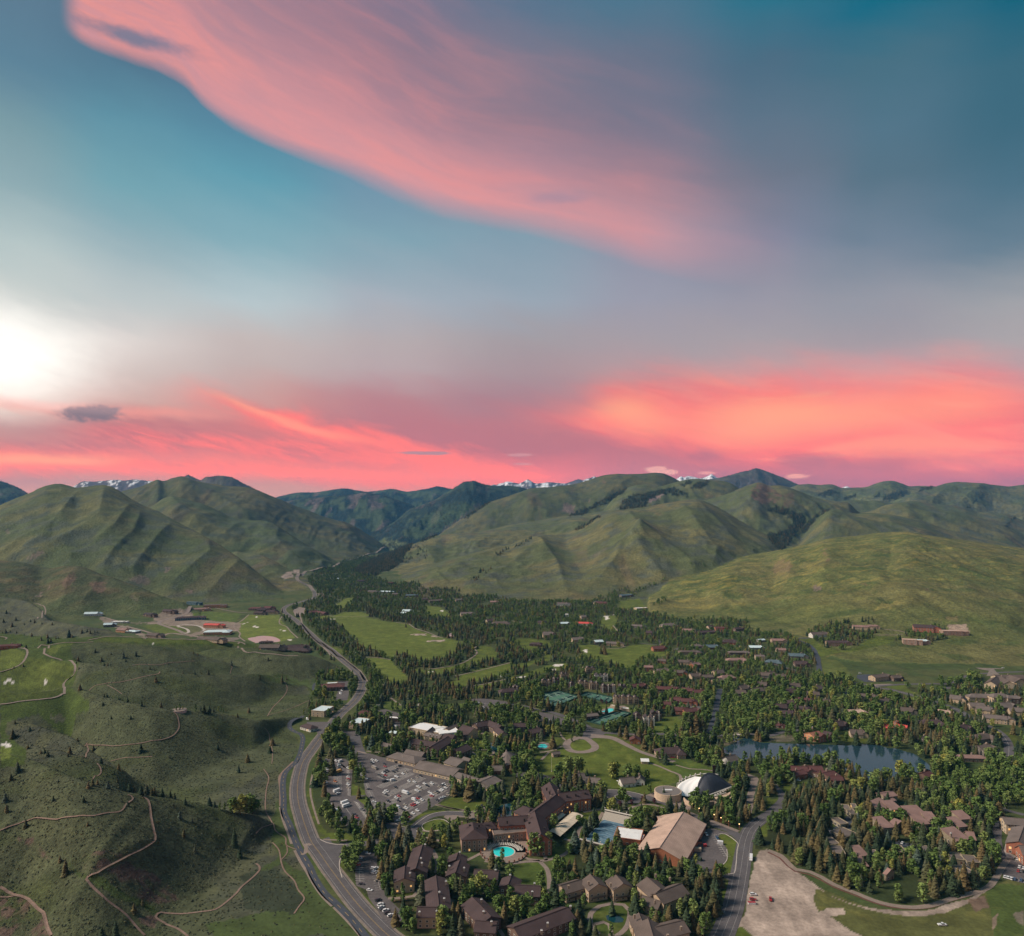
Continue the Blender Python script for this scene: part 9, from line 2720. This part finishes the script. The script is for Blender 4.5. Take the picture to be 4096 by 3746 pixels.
def scatter(name, pts, scales, idx, sources, rots=None):
	"""One object: every point carries an instance of one of the source meshes."""
	me = bpy.data.meshes.new(name)
	n = len(pts)
	me.vertices.add(n)
	me.vertices.foreach_set('co', np.asarray(pts, np.float32).ravel())
	for nm, typ, arr in (('scl', 'FLOAT_VECTOR', scales), ('rotz', 'FLOAT', rots if rots is not None else _tr.rand(n) * 6.28), ('pick', 'INT', idx)):
		at = me.attributes.new(nm, typ, 'POINT')
		at.data.foreach_set('vector' if typ == 'FLOAT_VECTOR' else 'value', np.asarray(arr, np.int32 if typ == 'INT' else np.float32).ravel())
	o = bpy.data.objects.new(name, me)
	COL.objects.link(o)
	o['kind'] = 'stuff'
	ng = bpy.data.node_groups.new(name, 'GeometryNodeTree')
	ng.interface.new_socket('Geometry', in_out='INPUT', socket_type='NodeSocketGeometry')
	ng.interface.new_socket('Geometry', in_out='OUTPUT', socket_type='NodeSocketGeometry')
	N = ng.nodes
	gi, go_ = N.new('NodeGroupInput'), N.new('NodeGroupOutput')
	iop = N.new('GeometryNodeInstanceOnPoints')
	ng.links.new(gi.outputs[0], iop.inputs['Points'])
	g2i = N.new('GeometryNodeGeometryToInstance')
	for s in sources:
		oi = N.new('GeometryNodeObjectInfo')
		oi.inputs['Object'].default_value = s
		oi.inputs['As Instance'].default_value = False
		oi.transform_space = 'ORIGINAL'
		ng.links.new(oi.outputs['Geometry'], g2i.inputs[0])
	ng.links.new(g2i.outputs[0], iop.inputs['Instance'])
	iop.inputs['Pick Instance'].default_value = True

	def na(nm, typ):
		a = N.new('GeometryNodeInputNamedAttribute')
		a.data_type = typ
		a.inputs['Name'].default_value = nm
		return a.outputs['Attribute']
	ng.links.new(na('pick', 'INT'), iop.inputs['Instance Index'])
	ng.links.new(na('scl', 'FLOAT_VECTOR'), iop.inputs['Scale'])
	cx = N.new('ShaderNodeCombineXYZ')
	ng.links.new(na('rotz', 'FLOAT'), cx.inputs[2])
	ng.links.new(cx.outputs[0], iop.inputs['Rotation'])
	ng.links.new(iop.outputs[0], go_.inputs[0])
	md = o.modifiers.new('scatter', 'NODES')
	md.node_group = ng
	return o

def source_list(d, meshes):
	return [d[k] for k in sorted(d)]

for nm, cflag, srcd in (('spruce_forest', True, src_c), ('cottonwood_forest', False, src_l)):
	T_ = [t for k, t in enumerate(TREES) if bool(t[3]) == cflag and k not in solo]
	srcs = source_list(srcd, None)
	keys = sorted(srcd)
	wd = _tr.uniform(.88, 1.2, len(T_))
	sc = [(t[4] * w, t[4] * w, t[4]) for t, w in zip(T_, wd)]
	ix = [keys.index(t[5]) if t[5] in keys else 0 for t in T_]
	scatter(nm, [(t[0], t[1], t[2] - .2) for t in T_], sc, ix, srcs)
# ---- sagebrush on the open hills, as ground cover
r_ = np.random.RandomState(4)

def shrub_mesh(seed, n=14):
	r = np.random.RandomState(seed)
	V, Fc = [], []
	for k in range(n):
		d = r.normal(size=3)
		d[2] = abs(d[2])
		d /= np.linalg.norm(d)
		p = d * np.array([.5, .5, .42]) * (.5 + .5 * r.rand())
		u = r.normal(size=3)
		u /= np.linalg.norm(u)
		v = np.cross(d, u)
		s = .26
		m_ = len(V)
		V += [p - u * s, p - v * s, p + u * s, p + v * s]
		Fc += [(m_, m_ + 1, m_ + 2), (m_, m_ + 2, m_ + 3)]
	return V, Fc

M_SHRUB = leaf_mat('sage_leaves', [(0, (0.045, 0.058, 0.035)), (.5, (0.075, 0.088, 0.052)), (.8, (0.10, 0.105, 0.06)), (1, (0.13, 0.125, 0.045))], 0.5, 0.3)
shr = []
for s in (1, 2):
	V, Fc = shrub_mesh(s)
	a = W3(px('C0', 600 + 100 * s, 1000))
	o = mesh_obj('sage_bush', [(v[0] * 1.6, v[1] * 1.6, v[2] * 1.6) for v in V], Fc, M_SHRUB, kind='stuff', loc=tuple(a))
	shr.append(o)
pS = np.clip(SAGEMASK, 0, 1) * (EXC < .5) * cellA * 0.14 * (DD < 1400) * inview * sstep(fbm(XX / 9.0, DD / 9.0, 3, 111), 0.25, 0.5)
k_ = r_.poisson(np.clip(pS, 0, 3))
ii, jj = np.nonzero(k_)
D_s = DS[jj] + (r_.rand(len(jj)) - .5) * gd[jj]
X_s = (US[ii] + (r_.rand(len(ii)) - .5) * gu[ii] - CX) / F * D_s
zz_ = hgt(X_s, D_s)
s_ = r_.uniform(.55, 1.35, len(ii))
print('SHRUBS', len(ii))
scatter('sagebrush', np.stack([X_s, D_s, zz_ - .1], 1), np.stack([s_, s_, s_ * .8], 1), r_.randint(0, 2, len(ii)), shr)
settle_labels()

# ================================================================== forest floor: litter and tree shade painted into albedo, then the terrain meshes themselves
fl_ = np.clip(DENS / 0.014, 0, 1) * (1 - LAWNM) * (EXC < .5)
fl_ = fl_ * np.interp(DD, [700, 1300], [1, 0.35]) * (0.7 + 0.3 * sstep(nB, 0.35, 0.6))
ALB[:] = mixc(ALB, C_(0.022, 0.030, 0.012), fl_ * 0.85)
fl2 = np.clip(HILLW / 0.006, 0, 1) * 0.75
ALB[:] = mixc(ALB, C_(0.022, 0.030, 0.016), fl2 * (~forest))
LF = LID[:-1, :-1]

def lset(*names):
	return np.isin(LF, [RID.index(n) + 1 for n in names])

grp = {
	'far_mountains': (M_FAR, ['snow_range_west', 'snow_range_north', 'snow_peak_east', 'blue_mountain_west', 'peak_behind_ridge', 'blue_mountain_back', 'blue_mountain_front', 'forested_mountain', 'rocky_peak_east', 'ridge_east_back', 'ridge_east_far']),
	'mountain_slopes': (M_HILL, ['long_green_ridge', 'green_shoulder', 'rocky_knob', 'rolling_ridge_back', 'rolling_ridge_mid', 'rolling_ridge_front', 'valley_side_ridge', 'central_green_hill', 'dark_green_mountain', 'green_bench_left', 'low_spur_left', 'big_green_hill']),
	'meadow_hill': (M_HILL, ['front_meadow_hill', 'brown_foothill']),
	'sagebrush_hills': (M_SAGE, ['knoll', 'terrace_back', 'golf_terrace', 'sage_hill_back', 'sage_hill_road', 'sage_hill_middle', 'sage_hill_trail', 'sage_hill_gully', 'sage_hill_draw', 'sage_hill_left']),
}
done = np.zeros(LF.shape, bool)
dmax = DD[:-1, :-1]
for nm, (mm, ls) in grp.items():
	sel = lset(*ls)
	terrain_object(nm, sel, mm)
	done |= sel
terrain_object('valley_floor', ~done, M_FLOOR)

# ================================================================== air: one closed box of thin even haze round the whole scene
hm = bpy.data.materials.new('haze_air')
hm.use_nodes = True
for n in list(hm.node_tree.nodes):
	hm.node_tree.nodes.remove(n)
ho = hm.node_tree.nodes.new('ShaderNodeOutputMaterial')
hv = hm.node_tree.nodes.new('ShaderNodeVolumePrincipled')
hv.inputs['Color'].default_value = HAZE_COL + (1,)
hv.inputs['Density'].default_value = HAZE
hv.inputs['Anisotropy'].default_value = 0.0
hm.node_tree.links.new(hv.outputs[0], ho.inputs['Volume'])
bm = bmesh.new()
bmesh.ops.create_cube(bm, size=1.0)
me = bpy.data.meshes.new('haze')
bm.to_mesh(me)
bm.free()
me.materials.append(hm)
hz_ = bpy.data.objects.new('haze', me)
ZB, ZT = -2.5, float(Z.max()) + 120
hz_.scale = (52000, 30000, ZT - ZB)
hz_.location = (0, 11000, (ZT + ZB) / 2)
COL.objects.link(hz_)
hz_['kind'] = 'stuff'
